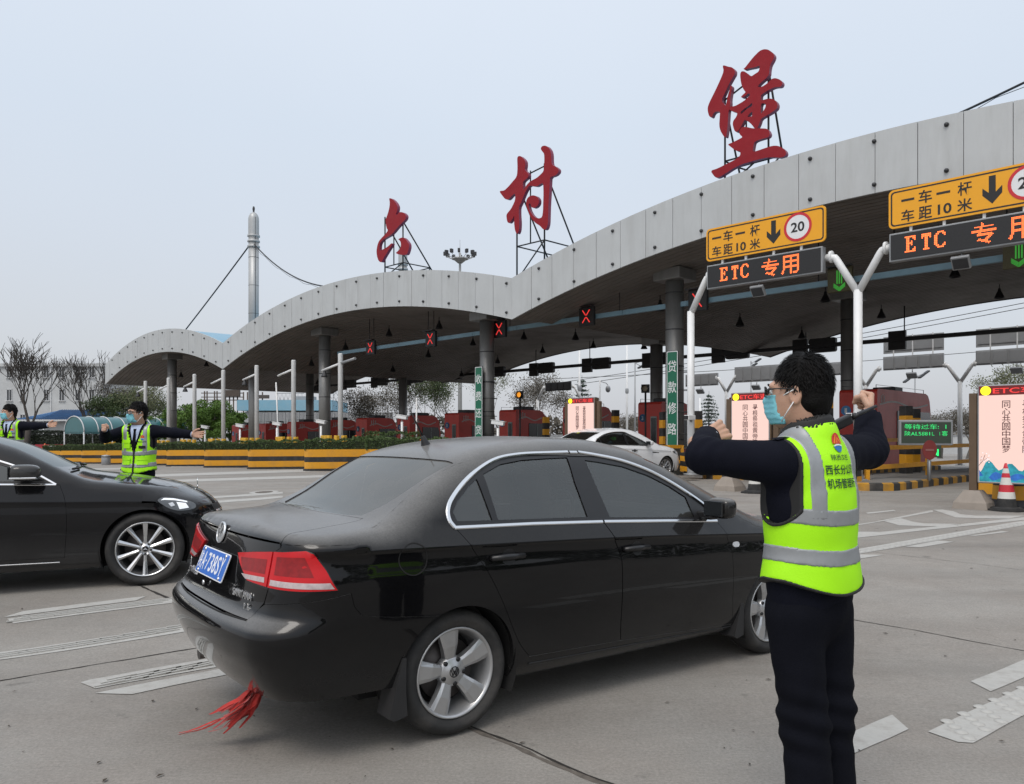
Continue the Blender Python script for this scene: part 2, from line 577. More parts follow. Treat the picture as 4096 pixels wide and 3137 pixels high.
MARKS = [
 ((-4.152,6.329,),(-4.105,6.507,),(-3.32,7.041,),(-3.334,6.865,),(-4.12,6.336,),),
 ((-3.583,5.423,),(-2.548,6.159,),(-2.077,6.47,),(-2.01,6.261,),(-2.47,5.971,),(-3.458,5.234,),(-3.736,4.96,),(-3.883,5.154,),),
 ((-4.095,6.277,),(-3.071,6.924,),(-2.378,7.409,),(-2.322,7.234,),(-2.997,6.765,),(-3.961,6.155,),),
 ((-2.613,4.698,),(-2.592,4.762,),(-2.228,5.125,),(-1.634,5.632,),(-1.559,5.374,),(-2.124,4.885,),(-2.461,4.578,),),
 ((-2.412,4.486,),(-2.092,4.812,),(-1.551,5.348,),(-1.501,5.174,),(-2.021,4.648,),(-2.188,4.467,),),
 ((3.607,10.484,),(5.027,11.211,),(5.325,11.187,),(6.948,12.035,),(8.154,12.725,),(10.197,13.914,),(9.913,13.526,),(8.308,12.576,),(6.314,11.507,),(4.766,10.629,),(3.409,9.91,),),
 ((3.003,8.729,),(4.346,9.692,),(8.26,12.503,),(10.207,13.927,),(9.674,13.199,),(7.869,11.912,),(4.139,9.283,),(2.888,8.395,),),
 ((4.99,9.847,),(5.693,10.357,),(5.85,10.26,),(5.168,9.803,),),
 ((6.377,10.816,),(7.129,11.269,),(7.174,11.187,),(6.463,10.793,),),
 ((3.525,8.804,),(4.157,9.272,),(4.431,9.238,),(3.985,8.948,),(3.663,8.705,),),
 ((5.973,12.441,),(6.438,12.835,),(6.387,12.379,),(6.455,12.15,),(6.976,12.073,),(6.46,11.773,),(5.946,11.902,),),
 ((7.674,14.118,),(7.872,14.188,),(7.912,13.9,),(7.759,13.391,),(7.897,13.188,),(8.72,13.199,),(8.681,13.141,),(8.169,12.758,),(7.686,12.813,),(7.395,12.924,),),
 ((4.48,11.336,),(5.8,12.369,),(7.645,14.09,),(7.484,13.769,),(6.456,12.857,),(5.972,12.451,),(5.339,11.921,),(4.415,11.17,),),
 ((6.234,13.653,),(6.945,14.118,),(6.914,13.954,),(6.189,13.464,),),
 ((2.799,4.725,),(3.459,5.235,),(4.116,5.711,),(3.83,5.315,),(3.178,4.811,),(2.793,4.519,),),
 ((2.017,4.122,),(2,3.914,),(1.587,3.604,),(1.576,3.777,),),
 ((2.083,3.879,),(3.048,4.614,),(4.008,5.359,),(3.592,4.803,),(2.72,4.117,),(2.222,3.733,),(2.152,3.744,),(2.109,3.821,),),
 ((-13.231,29.068,),(-9.931,36.303,),(-4.456,52.663,),(-3.867,45.702,),(-8.794,32.15,),(-12.157,26.707,),(-14.711,23.642,),(-15.583,25.043,),),
 ((-10.888,24.02,),(-7.529,27.525,),(-2.839,33.559,),(-2.581,30.499,),(-6.972,25.488,),(-10.243,22.599,),(-12.717,20.438,),(-13.392,21.522,),),
 ((-37.483,62.157,),(-36.366,70.653,),(-31.993,62.157,),(-33.018,54.753,),),
 ((-22.94,37.563,),(-19.528,40.029,),(-18.011,36.92,),(-21.126,34.592,),),
 ((-20.101,45.702,),(-13.385,48.932,),(-12.502,45.702,),(-18.671,42.45,),),
 ((-6.901,16.789,),(-5.901,18.07,),(-5.506,18.614,),(-5.345,18.07,),(-5.705,17.47,),(-6.706,16.315,),),
 ((-6.408,15.589,),(-5.496,16.83,),(-5.129,17.338,),(-4.979,16.83,),(-5.29,16.201,),(-6.22,15.133,),),
]
road_marks = []
for i, p in enumerate(MARKS):
 mk = obj('road_marking', drape(p, seed=i), M['road_paint'])
 tag(mk, 'worn white road marking on the concrete', kind='structure')
 road_marks.append(mk)
# raised bars moulded into the ribbed lane lines
rb = MB()
rb.box((0, 0, .004), (.17, .018, .010))
ridge_me = rb.mesh('ridge')
ridge_me.materials.append(M['road_paint'])
dmb = MB()
dmb.lathe([(.001, .007), (.022, .006), (.034, .0)], 10)
dimple_me = dmb.mesh('ridge')
dimple_me.materials.append(M['road_paint'])
def ridges(mark, a, b, wa, n, bars=3, me=None, k=1.0):
 """groups of bars between points a and b across width wa"""
 a, b = Vector(a), Vector(b)
 d = (b - a).normalized()
 nrm = Vector((-d.y, d.x))
 ang = math.atan2(d.y, d.x)
 for i in range(n):
  c = a.lerp(b, (i + .5) / n)
  for j in range(bars):
   q = c + nrm * (wa * ((j + .5) / bars - .5)) + d * (.05 * (j - 1))
   obj('ridge', me or ridge_me, None, mark, (q.x, q.y, gz(q.y) + .005), (0, 0, ang), (k, k, 1))
e1 = ((-4.011,6.246,),(-3.052,6.865,),)
e2 = ((-3.552,5.294,),(-2.566,6.054,),)
e3 = ((-2.466,4.681,),(-1.977,5.164,),)
ridges(road_marks[2], e1[0], e1[1], .15, 7)
ridges(road_marks[1], e2[0], e2[1], .15, 8)
ridges(road_marks[3], e3[0], e3[1], .15, 5)
e4 = ((2.15,3.833,),(3.512,4.843,),)
ridges(road_marks[16], e4[0], e4[1], .22, 9, 4, dimple_me, 1.0)
e5 = ((4.23,9.477,),(8.053,12.19,),)
ridges(road_marks[6], e5[0], e5[1], .18, 34, 2, dimple_me, 1.3)
CRACKS = [
 (((-3.22,4.656,),(-3.132,4.741,),(-2.777,5.101,),(-2.371,5.453,),(-1.859,5.791,),), .016),
 (((-4.021,7.943,),(-3.647,7.541,),(-3.289,7.167,),(-3.07,6.939,),(-2.399,6.268,),), .028),
 (((-0.42,4.18,),(-0.163,3.914,),(0.042,3.711,),(0.191,3.535,),(0.327,3.387,),(0.43,3.298,),(0.639,3.069,),), .016),
 (((2.259,6.69,),(2.769,6.259,),(3.113,5.986,),(3.614,5.47,),(3.843,5.139,),), .010),
 (((4.272,9.571,),(4.788,9.064,),(5.168,8.675,),(5.471,8.282,),(5.818,7.938,),), .007),
 (((4.787,22.761,),(11.069,20.772,),), .02),
]
for i, (ln, w) in enumerate(CRACKS):
 tag(obj('slab_joint', ribbon(ln, w, .0030, .004, 5 + i), M['crack']), 'dark crack along a concrete slab joint', kind='structure')
tag(obj('slab_joint', ribbon([(p[0] - .02, p[1] - .012) for p in CRACKS[2][0]], .03, .0015, .006, 31), M['crack_edge']), 'dark crack along a concrete slab joint', kind='structure')
# painted speed roundel far out on the apron
c0 = ((-5.921,18.512,),(-5.619,18.512,),)
rr = abs(c0[1][0] - c0[0][0])
ringpts = [(c0[0][0] + rr * cos(2 * pi * i / 40), c0[0][1] + 1.9 * rr * sin(2 * pi * i / 40)) for i in range(40)]
mk = tag(obj('road_marking', drape(ringpts, .004, .0, step=.1), M['road_paint']), 'faded white painted disc on the concrete apron', kind='structure')
inn = [(c0[0][0] + .62 * rr * cos(2 * pi * i / 40), c0[0][1] + 1.9 * .62 * rr * sin(2 * pi * i / 40)) for i in range(40)]
obj('ring', drape(inn, .008, .0, step=.1), M['crack_edge'], mk)
# dry leaves and grit lying about
rnd = random.Random(8)
mb = MB()
for i in range(150):
 y = rnd.uniform(2.4, 13) if i > 40 else rnd.uniform(2.3, 5)
 x = rnd.uniform(-.68, .68) * y
 a, k = rnd.uniform(0, 6.28), rnd.uniform(.006, .022)
 z = gz(y) + .006
 c, s_ = cos(a) * k, sin(a) * k
 mb.add([(x - c, y - s_, z), (x + s_ * .4, y - c * .4, z + k * .25), (x + c, y + s_, z + .001), (x - s_ * .4, y + c * .4, z + k * .2)], [(0, 1, 2), (0, 2, 3)])
M['litter'] = mat('dry_litter', (.060, .048, .036), .9, var=.4, scale=30)
tag(mb.build('leaf_litter', M['litter']), 'dry leaf scraps scattered over the concrete', kind='stuff')
# ================================================================== toll canopy
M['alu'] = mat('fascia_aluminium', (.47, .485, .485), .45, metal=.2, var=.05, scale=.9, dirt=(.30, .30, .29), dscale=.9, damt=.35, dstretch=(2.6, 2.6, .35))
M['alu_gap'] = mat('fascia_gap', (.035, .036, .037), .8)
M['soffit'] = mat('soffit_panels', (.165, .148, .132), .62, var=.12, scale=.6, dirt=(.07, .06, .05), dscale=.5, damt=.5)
M['roof_blue'] = mat('roof_blue', (.20, .36, .47), .5, var=.08)
M['column'] = mat('column_cladding', (.21, .21, .205), .42, metal=.4, var=.12, scale=1.5, dirt=(.07, .07, .065), dscale=1.2, damt=.5, dstretch=(1, 1, .2))
M['mast'] = mat('mast_cladding', (.42, .43, .43), .42, metal=.25, var=.06, dirt=(.22, .22, .21), dscale=1.2, damt=.45, dstretch=(2, 2, .15))
VAL = [(-70.6, 4.18), (-48.2, 4.16), (-22.0, 4.60), (5.0, 4.72)]
RISE = [1.85, 1.87, 1.93]
NP = [21, 24, 25]
T0, T1c = 22.0, 44.0
FH = 1.66
def arch(s, zadd=0.):
 for k in range(3):
  a, b = VAL[k], VAL[k + 1]
  if s <= b[0] or k == 2:
   u = (s - a[0]) / (b[0] - a[0])
   return CAM_H + a[1] + (b[1] - a[1]) * u + RISE[k] * (1 - (2 * u - 1) ** 2) + zadd
canopy = thing('toll_canopy', 'long toll plaza canopy with three wavy arched bays and grey metal fascia', 'canopy', (0, 0, 0), RZ)
# soffit: grooved barrel vaults
SS = []
for k in range(3):
 a, b = VAL[k][0], VAL[k + 1][0]
 SS += [a + (b - a) * i / 30 for i in range(30)]
SS.append(VAL[3][0])
tt = []
tcur = T0 + .1
while tcur < T1c - .3:
 tt += [(tcur, 0.), (tcur + .27, 0.), (tcur + .275, .035), (tcur + .33, .035), (tcur + .335, 0.)]
 tcur += .345
tt.append((T1c, 0))
V = [(s, t, arch(s) + .05 + dz) for t, dz in tt for s in SS]
n = len(SS)
Fq = [(j * n + i, (j + 1) * n + i, (j + 1) * n + i + 1, j * n + i + 1) for j in range(len(tt) - 1) for i in range(n - 1)]
me = bpy.data.meshes.new('soffit')
me.from_pydata(V, [], Fq)
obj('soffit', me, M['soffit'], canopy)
# roof deck
V = [(s, t, arch(s, FH - .06)) for t in (T0 + .2, T1c) for s in SS]
me = bpy.data.meshes.new('roof')
me.from_pydata(V, [], [(i, i + 1, n + i + 1, n + i) for i in range(n - 1)])
obj('roof', me, M['roof_blue'], canopy)
# backing of the fascia, end and rear fascia
V, Fq = [], []
mb = MB()
for i in range(n - 1):
 s0, s1 = SS[i], SS[i + 1]
 for t in (T0 + .08, T1c + .02):
  mb.add([(s0, t, arch(s0)), (s1, t, arch(s1)), (s1, t, arch(s1, FH - .02)), (s0, t, arch(s0, FH - .02))], [(0, 1, 2, 3)])
tag(mb.build('fascia_backing', M['alu_gap'], canopy), kind='stuff')
mb = MB()
for s in (VAL[0][0], VAL[3][0]):
 mb = MB()
 mb.box((s, (T0 + T1c) / 2, arch(s) + FH / 2), (.06, T1c - T0, FH))
 mb.build('end_fascia', M['alu'], canopy)
# fascia panels, one by one
for k in range(3):
 a, b = VAL[k][0], VAL[k + 1][0]
 for i in range(NP[k]):
  s0 = a + (b - a) * i / NP[k] + .008
  s1 = a + (b - a) * (i + 1) / NP[k] - .008
  mb = MB()
  m_ = (s0 + s1) / 2
  out = random.Random(i * 7 + k).uniform(0, .012)
  pts = [(s0, arch(s0)), (m_, arch(m_)), (s1, arch(s1)), (s1, arch(s1, FH)), (m_, arch(m_, FH)), (s0, arch(s0, FH))]
  mb.prism(pts, T0 - out, T0 + .07)
  mb.build('fascia_panel', M['alu'], canopy)
# round fixings
mb = MB()
mb.lathe([(.001, .075), (.03, .07), (.052, .045), (.06, .01), (.06, 0)], 10, mtx=Matrix.Rotation(pi / 2, 3, 'X'))
stud_me = mb.mesh('stud')
stud_me.materials.append(M['dark_metal'])
s = -13.35 - 1.79 * 31
while s < 4.5:
 if s > VAL[0][0] + .3:
  for dz in (.23, FH - .25):
   obj('stud', stud_me, None, canopy, (s, T0 - .012, arch(s) + dz))
 s += 1.79
# columns
def column(s, t, r=.335):
 zb = gst(s, t) + .0
 zt = arch(s) + .05
 mb = MB()
 mb.tube([(s, t, zb), (s, t, zt - .3)], r, 28)
 c = mb.build('column', M['column'], canopy)
 z = zb + 1.3
 mb = MB()
 while z < zt - .6:
  mb.lathe([(r + .001, z - .02), (r + .010, z - .018), (r + .010, z + .018), (r + .001, z + .02)], 28, (s, t, 0))
  z += 1.35
 tag(mb.build('seam_band', M['dark_metal'], c), kind='stuff')
 mb = MB()
 mb.bbox((s, t, zt - .17), (1.15, 1.15, .42), .03)
 mb.build('capital', M['column'], c)
for s, t in ((-16.0, 24.5), (-25.6, 24), (-39.3, 24), (-60.2, 23.5), (-13.8, 35), (-24, 35), (-59.7, 35)):
 column(s, t)
# masts standing through the valleys
def mast(s, t, label):
 zb = gst(s, t)
 zt = CAM_H + 14.65
 m = thing('mast', label, 'mast', (*st_xy(s, t), zb), 0, 'round masts rising through the canopy valleys')
 h = zt - zb
 mb = MB()
 mb.tube([(0, 0, 0), (0, 0, 7.2)], .33, 26)
 mb.build('column_shaft', M['column'], m)
 mb = MB()
 mb.tube([(0, 0, 7.2), (0, 0, h - 1.7)], .33, 26)
 mb.build('shaft', M['mast'], m)
 mb = MB()
 z = 8.1
 while z < h - 2:
  mb.lathe([(.331, z - .012), (.337, z - .01), (.337, z + .01), (.331, z + .012)], 26)
  z += 1.85
 tag(mb.build('seam_band', M['dark_metal'], m), kind='stuff')
 for zz in (h - 2.3, h - 1.95, h - 1.6):
  mb = MB()
  mb.lathe([(.34, zz - .07), (.40, zz - .05), (.40, zz + .05), (.34, zz + .07)], 26)
  mb.build('collar', M['mast'], m)
 mb = MB()
 mb.lathe([(.33, h - 1.72), (.345, h - 1.5), (.345, h - .60), (.335, h - .42), (.29, h - .25), (.20, h - .11), (.10, h - .04), (.001, h - .02)], 26)
 mb.build('dome', M['mast'], m)
 mb = MB()
 mb.tube([(0, 0, h - .1), (0, 0, h + .1)], .06, 8)
 mb.lathe([(.07, h + .1), (.085, h + .2), (.06, h + .34), (.001, h + .38)], 8)
 mb.build('beacon', M['dark_metal'], m)
 mb = MB()
 mb.tube([(.2, -.27, 7.2), (.2, -.27, h - .4)], .018, 6)
 mb.build('conduit', M['dark_metal'], m)
 return m
mast(-48.2, 24.1, 'tall grey mast with ringed dome rising in front of the left canopy valley')
mast(-48.2, 36.3, 'shorter-looking far mast half hidden behind the leftmost red roof character')
mast(5.6, 24.1, 'mast at the near end of the canopy beyond the upper right cable')
def cable(p, q, sag, r, label, n=24, extra=True):
 P, Q = Vector((*st_xy(p[0], p[1]), p[2])), Vector((*st_xy(q[0], q[1]), q[2]))
 pts = []
 for i in range(n + 1):
  u = i / n
  c = P.lerp(Q, u)
  c.z -= sag * 4 * u * (1 - u)
  pts.append(c)
 mb = MB()
 mb.tube(pts, r, 8)
 o = mb.build('stay_cable', M['black_metal'])
 tag(o, label, 'cable')
 if extra:
  mb = MB()
  rnd = random.Random(int(p[2] * 10))
  w = [c + Vector((rnd.uniform(-.04, .04), 0, -.06 - .10 * sin(i * .9) ** 2)) for i, c in enumerate(pts)]
  mb.tube(w, .010, 5)
  mb.build('loose_wire', M['black_metal'], o)
 return o
cable((-48.35, 24, 14.1), (-57.6, 23.4, arch(-57.6, FH)), .05, .045, 'straight black cable running down from the tall mast to the left bay', extra=False)
cable((-48.0, 24, 14.0), (-34.8, 23.6, arch(-34.8, FH) + .12), 1.15, .04, 'sagging black cable from the tall mast to the middle bay roof')
cable((-10.2, 24.4, arch(-10.2, FH) + .15), (5.6, 24.1, 14.4), .55, .035, 'pale cable slanting up from the near bay at the upper right edge')
cable((-25.0, 26, arch(-25, FH) + .35), (-18.4, 24.4, arch(-18.4, FH) + .1), .1, .045, 'thick dark cable lying across the canopy valley below the middle red character')
# ------------------------------------------------------------------ red roof characters
M['letter_red'] = mat('letter_red', (.25, .008, .015), .55, var=.06, scale=2, dirt=(.34, .08, .08), dscale=3, damt=.12, spec=.25)
M['letter_rim'] = mat('letter_rim', (.20, .02, .06), .4, var=.1)
def poly_hole_mesh(mb, outer, holes, y0, y1):
 loops = [outer] + holes
 pts, ed, fl = [], [], []
 for lp in loops:
  b = len(pts)
  pts += [Vector(p) for p in lp]
  ed += [(b + i, b + (i + 1) % len(lp)) for i in range(len(lp))]
 r = geometry.delaunay_2d_cdt(pts, ed, [], 1, 1e-6)
 def inside(p, lp):
  c = False
  for i in range(len(lp)):
   a, b = lp[i], lp[i - 1]
   if (a[1] > p[1]) != (b[1] > p[1]) and p[0] < (b[0] - a[0]) * (p[1] - a[1]) / (b[1] - a[1]) + a[0]:
    c = not c
  return c
 tris = []
 for f in r[2]:
  c = sum((r[0][i] for i in f), Vector((0, 0))) / len(f)
  if inside(c, outer) and not any(inside(c, h) for h in holes): tris.append(f)
 N = len(r[0])
 mb.cur = 0
 mb.add([(v.x, y0, v.y) for v in r[0]], tris)
 mb.add([(v.x, y1, v.y) for v in r[0]], tris)
 mb.cur = 1
 for lp in loops:
  k = len(lp)
  mb.add([(p[0], y0, p[1]) for p in lp] + [(p[0], y1, p[1]) for p in lp], [(i, (i + 1) % k, k + (i + 1) % k, k + i) for i in range(k)])
def smooth_loop(lp, it=1):
 for _ in range(it):
  o = []
  for i in range(len(lp)):
   a, b = lp[i], lp[(i + 1) % len(lp)]
   o += [(a[0] * .78 + b[0] * .22, a[1] * .78 + b[1] * .22), (a[0] * .22 + b[0] * .78, a[1] * .22 + b[1] * .78)]
  lp = o
 return lp
LT = 22.6
def letter(name_label, loops_list, posts, bars):
 """loops_list: [(outer, holes)] in s,z metres"""
 s0 = sum(p[0] for p in loops_list[0][0]) / len(loops_list[0][0])
 zb = arch(s0, FH)
 th = thing('roof_letter', name_label, 'letter sign', (*st_xy(s0, LT), zb), RZ, 'red characters standing on the canopy')
 mb = MB()
 for outer, holes in loops_list:
  o2 = smooth_loop([(p[0] - s0, p[1] - zb) for p in outer])
  h2 = [smooth_loop([(p[0] - s0, p[1] - zb) for p in h]) for h in holes]
  poly_hole_mesh(mb, o2, h2, 0, .16)
 mb.build('character', [M['letter_red'], M['letter_rim']], th)
 for a, b, r in bars:
  mb = MB()
  q = []
  for p in (a, b):
   z = p[2] if p[2] is not None else arch(p[0], FH - .04)
   q.append((p[0] - s0, p[1] - LT, z - zb))
  mb.tube(q, r, 6)
  mb.build('frame_bar', M['black_metal'], th)
B_A = ((-12.942,13.427,),(-12.892,13.433,),(-12.731,13.329,),(-12.609,13.274,),(-12.502,13.142,),(-12.511,13.02,),(-12.578,12.945,),(-12.731,12.745,),(-12.855,12.533,),(-12.995,12.324,),(-12.839,12.096,),(-12.811,12.157,),(-12.756,12.419,),(-12.685,12.591,),(-12.67,12.697,),(-12.633,12.7,),(-12.603,12.634,),(-12.633,12.492,),(-12.676,12.255,),(-12.664,12.112,),(-12.707,11.959,),(-12.731,11.882,),(-12.747,11.637,),(-12.777,11.311,),(-12.814,11.098,),(-12.855,11.087,),(-12.917,11.154,),(-13.026,11.352,),(-13.066,11.532,),(-13.048,11.779,),(-13.035,11.972,),(-13.088,11.993,),(-13.199,12.02,),(-13.278,11.987,),(-13.325,11.888,),(-13.373,11.882,),(-13.437,11.948,),(-13.485,12.104,),(-13.491,12.248,),(-13.421,12.397,),(-13.199,12.724,),(-13.01,13.03,),(-12.901,13.246,),)
B_B = ((-12.216,13.088,),(-12.157,13.103,),(-12.038,13.206,),(-11.862,13.349,),(-11.658,13.468,),(-11.514,13.471,),(-11.371,13.408,),(-11.23,13.265,),(-11.168,13.151,),(-11.202,13.042,),(-11.3,12.916,),(-11.334,12.781,),(-11.343,12.623,),(-11.428,12.544,),(-11.572,12.483,),(-11.687,12.412,),(-11.722,12.369,),(-11.658,12.322,),(-11.514,12.33,),(-11.343,12.396,),(-11.258,12.462,),(-11.145,12.452,),(-11.006,12.367,),(-10.923,12.274,),(-10.909,12.191,),(-10.964,12.124,),(-11.145,12.173,),(-11.286,12.164,),(-11.457,12.124,),(-11.595,12.081,),(-11.62,12.041,),(-11.62,11.892,),(-11.457,11.896,),(-11.315,11.874,),(-11.202,11.818,),(-11.103,11.717,),(-11.062,11.603,),(-11.089,11.492,),(-11.23,11.428,),(-11.428,11.379,),(-11.615,11.333,),(-11.658,11.203,),(-11.745,11.052,),(-11.818,11.072,),(-11.92,11.236,),(-12.038,11.365,),(-12.127,11.431,),(-12.171,11.458,),(-12.246,11.342,),(-12.336,11.216,),(-12.426,11.145,),(-12.502,11.18,),(-12.548,11.289,),(-12.584,11.438,),(-12.563,11.542,),(-12.457,11.636,),(-12.411,11.747,),(-12.517,11.811,),(-12.639,11.883,),(-12.731,11.966,),(-12.685,12.036,),(-12.517,11.991,),(-12.306,12.032,),(-12.127,12.087,),(-11.994,12.169,),(-11.979,12.206,),(-12.038,12.265,),(-12.157,12.206,),(-12.261,12.189,),(-12.3,12.223,),(-12.216,12.279,),(-12.127,12.32,),(-12.201,12.425,),(-12.276,12.6,),(-12.312,12.804,),(-12.321,12.971,),(-12.276,13.033,),(-12.186,13.004,),(-12.097,12.925,),(-11.95,12.754,),(-11.803,12.801,),(-11.687,12.83,),(-11.649,12.953,),(-11.658,13.01,),(-11.803,13.004,),(-12.038,13.042,),(-12.157,13.049,),)
B_H = [((-11.906,11.933,),(-11.9,11.814,),(-12.097,11.778,),(-12.291,11.657,),(-12.312,11.745,),(-12.216,11.8,),(-12.038,11.856,),), ((-11.897,11.651,),(-11.906,11.49,),(-12.082,11.514,),(-12.008,11.602,),), ((-11.615,11.81,),(-11.5,11.783,),(-11.443,11.731,),(-11.471,11.619,),(-11.572,11.514,),(-11.62,11.48,),)]
B_C = ((-12.336,11.189,),(-12.276,11.254,),(-12.127,11.226,),(-12.008,11.166,),(-11.891,11.109,),(-11.629,11.036,),(-11.428,10.974,),(-11.357,10.904,),(-11.309,10.77,),(-11.357,10.69,),(-11.514,10.692,),(-11.745,10.687,),(-11.838,10.657,),(-11.867,10.529,),(-11.897,10.361,),(-11.687,10.366,),(-11.457,10.382,),(-11.23,10.389,),(-11.062,10.345,),(-10.923,10.255,),(-10.812,10.134,),(-10.785,10.035,),(-10.826,9.967,),(-10.95,9.946,),(-11.174,10.02,),(-11.4,10.072,),(-11.658,10.084,),(-11.92,10.081,),(-12.276,10.074,),(-12.578,10.01,),(-12.855,9.909,),(-13.057,9.845,),(-13.167,9.851,),(-13.246,9.917,),(-13.389,10.135,),(-13.136,10.145,),(-12.824,10.209,),(-12.517,10.271,),(-12.351,10.34,),(-12.306,10.411,),(-12.336,10.529,),(-12.426,10.53,),(-12.548,10.625,),(-12.685,10.758,),(-12.762,10.834,),(-12.578,10.854,),(-12.366,10.894,),(-12.231,10.926,),(-12.321,11.02,),(-12.36,11.099,),)
C_A = ((-22.305,12.802,),(-22.234,12.862,),(-22.114,12.832,),(-21.949,12.695,),(-21.84,12.549,),(-21.831,12.395,),(-21.878,12.203,),(-21.714,12.063,),(-21.644,11.945,),(-21.69,11.855,),(-21.949,11.763,),(-21.986,11.687,),(-21.958,11.393,),(-21.831,11.517,),(-21.667,11.631,),(-21.481,11.689,),(-21.206,11.725,),(-20.979,11.821,),(-20.835,11.903,),(-20.808,12.111,),(-20.79,12.337,),(-20.799,12.587,),(-20.911,12.715,),(-20.992,12.835,),(-20.934,12.919,),(-20.776,12.911,),(-20.62,12.827,),(-20.487,12.671,),(-20.421,12.474,),(-20.417,12.179,),(-20.377,12.038,),(-20.18,11.925,),(-20.037,11.793,),(-20.05,11.666,),(-20.202,11.588,),(-20.487,11.59,),(-20.505,11.348,),(-20.523,11.025,),(-20.567,10.575,),(-20.585,10.119,),(-20.598,9.793,),(-20.665,9.609,),(-20.776,9.564,),(-20.889,9.634,),(-21.024,9.776,),(-21.251,9.919,),(-21.435,10.088,),(-21.574,10.283,),(-21.69,10.508,),(-21.784,10.73,),(-21.793,10.917,),(-21.714,11.035,),(-21.574,11.089,),(-21.389,11.076,),(-21.206,10.992,),(-21.092,10.851,),(-21.092,10.685,),(-21.206,10.576,),(-21.366,10.549,),(-21.505,10.621,),(-21.528,10.744,),(-21.597,10.809,),(-21.658,10.754,),(-21.62,10.561,),(-21.481,10.332,),(-21.297,10.161,),(-21.069,10.076,),(-20.911,10.101,),(-20.862,10.339,),(-20.853,10.635,),(-20.835,11.028,),(-20.853,11.454,),(-21.024,11.434,),(-21.206,11.385,),(-21.389,11.44,),(-21.62,11.519,),(-21.807,11.342,),(-21.949,11.137,),(-22.091,10.896,),(-22.21,10.767,),(-22.21,10.444,),(-22.176,10.131,),(-22.195,9.828,),(-22.281,9.69,),(-22.353,9.714,),(-22.435,9.872,),(-22.484,10.19,),(-22.464,10.477,),(-22.571,10.361,),(-22.717,10.235,),(-22.815,10.23,),(-22.889,10.32,),(-22.938,10.555,),(-22.889,10.648,),(-22.668,10.776,),(-22.474,11.011,),(-22.416,11.135,),(-22.416,11.375,),(-22.571,11.34,),(-22.766,11.227,),(-22.864,11.207,),(-23.012,11.27,),(-23.186,11.457,),(-23.336,11.64,),(-23.286,11.67,),(-23.062,11.631,),(-22.815,11.739,),(-22.571,11.89,),(-22.378,11.999,),(-22.305,12.119,),(-22.281,12.403,),)
L_A = ((-31.123,13.027,),(-31.054,13.036,),(-30.913,12.982,),(-30.714,12.843,),(-30.555,12.69,),(-30.436,12.511,),(-30.436,12.392,),(-30.495,12.238,),(-30.594,12.139,),(-30.484,12.105,),(-30.318,12.19,),(-30.162,12.182,),(-29.967,12.107,),(-29.813,11.994,),(-29.755,11.877,),(-29.813,11.759,),(-29.929,11.7,),(-30.123,11.619,),(-30.357,11.522,),(-30.594,11.4,),(-30.714,11.327,),(-30.994,11.211,),(-31.318,11.161,),(-31.605,11.115,),(-31.791,11.038,),(-31.915,10.914,),(-31.936,10.746,),(-31.915,10.596,),(-31.646,10.624,),(-31.399,10.655,),(-31.155,10.722,),(-30.954,10.807,),(-30.853,10.79,),(-30.913,10.693,),(-31.135,10.538,),(-31.359,10.358,),(-31.605,10.156,),(-31.749,10.009,),(-31.894,10.044,),(-32.04,10.164,),(-32.145,10.389,),(-32.187,10.642,),(-32.103,10.922,),(-31.978,11.096,),(-31.728,11.222,),(-31.44,11.34,),(-31.196,11.488,),(-31.338,11.635,),(-31.432,12.04,),(-31.298,12.207,),(-31.155,12.444,),(-31.075,12.668,),(-31.066,12.858,),)
L_B = ((-30.389,10.899,),(-30.279,10.927,),(-30.084,10.939,),(-29.929,10.9,),(-29.736,10.748,),(-29.545,10.551,),(-29.526,10.384,),(-29.583,10.23,),(-29.698,10.05,),(-29.89,10.07,),(-30.201,10.121,),(-30.436,10.195,),(-30.586,10.279,),(-30.436,10.325,),(-30.24,10.411,),(-30.154,10.538,),(-30.181,10.732,),(-30.279,10.844,),)
def frame(sL, sR, zL, zR, zm, tb=1.9, r=.028):
 """posts at sL and sR with back legs, cross bars and braces; heights absolute"""
 f = LT + .2
 k = LT + tb
 sm = (sL + sR) / 2
 return [((sL, f, None), (sL, f, zL), r), ((sR, f, None), (sR, f, zR), r), ((sm, f, zm), (sm, f, (zL + zR) / 2), r * .8),
   ((sL, f, zL - .1), (sR, f, zR - .1), r * .8), ((sL, f, zm), (sR, f, zm), r * .8),
   ((sL, f, zL - .2), (sL, k, None), r), ((sR, f, zR - .2), (sR, k, None), r),
   ((sL, f, zm), (sL, k - .5, zm), r * .8), ((sR, f, zm), (sR, k - .5, zm), r * .8), ((sL, k - .5, zm), (sR, k - .5, zm), r * .8),
   ((sL, f, None), (sR, f, zm), r * .8), ((sR, k - .5, zm), (sL + .1, k, None), r * .8), ((sL, k - .5, zm), (sR + .1, k, None), r * .8)]
zt = CAM_H
letter('big red character with many strokes on the highest roof bay at right', [(B_A, []), (B_B, B_H), (B_C, [])], None,
 frame(-12.969, -11.461, zt + 11.0, zt + 11.6, zt + 8.9, 1.5, .036))
letter('middle red character above the canopy valley on its black frame', [(C_A, [])], None,
 frame(-22.508, -20.965, zt + 10.6, zt + 10.8, zt + 7.75, 2.9, .036))
letter('leftmost red character, shaped like a flame, on the middle bay crest', [(L_A, []), (L_B, [])], None,
 frame(-31.737, -30.263, zt + 10.8, zt + 10.5, zt + 8.3, 2.4, .036))
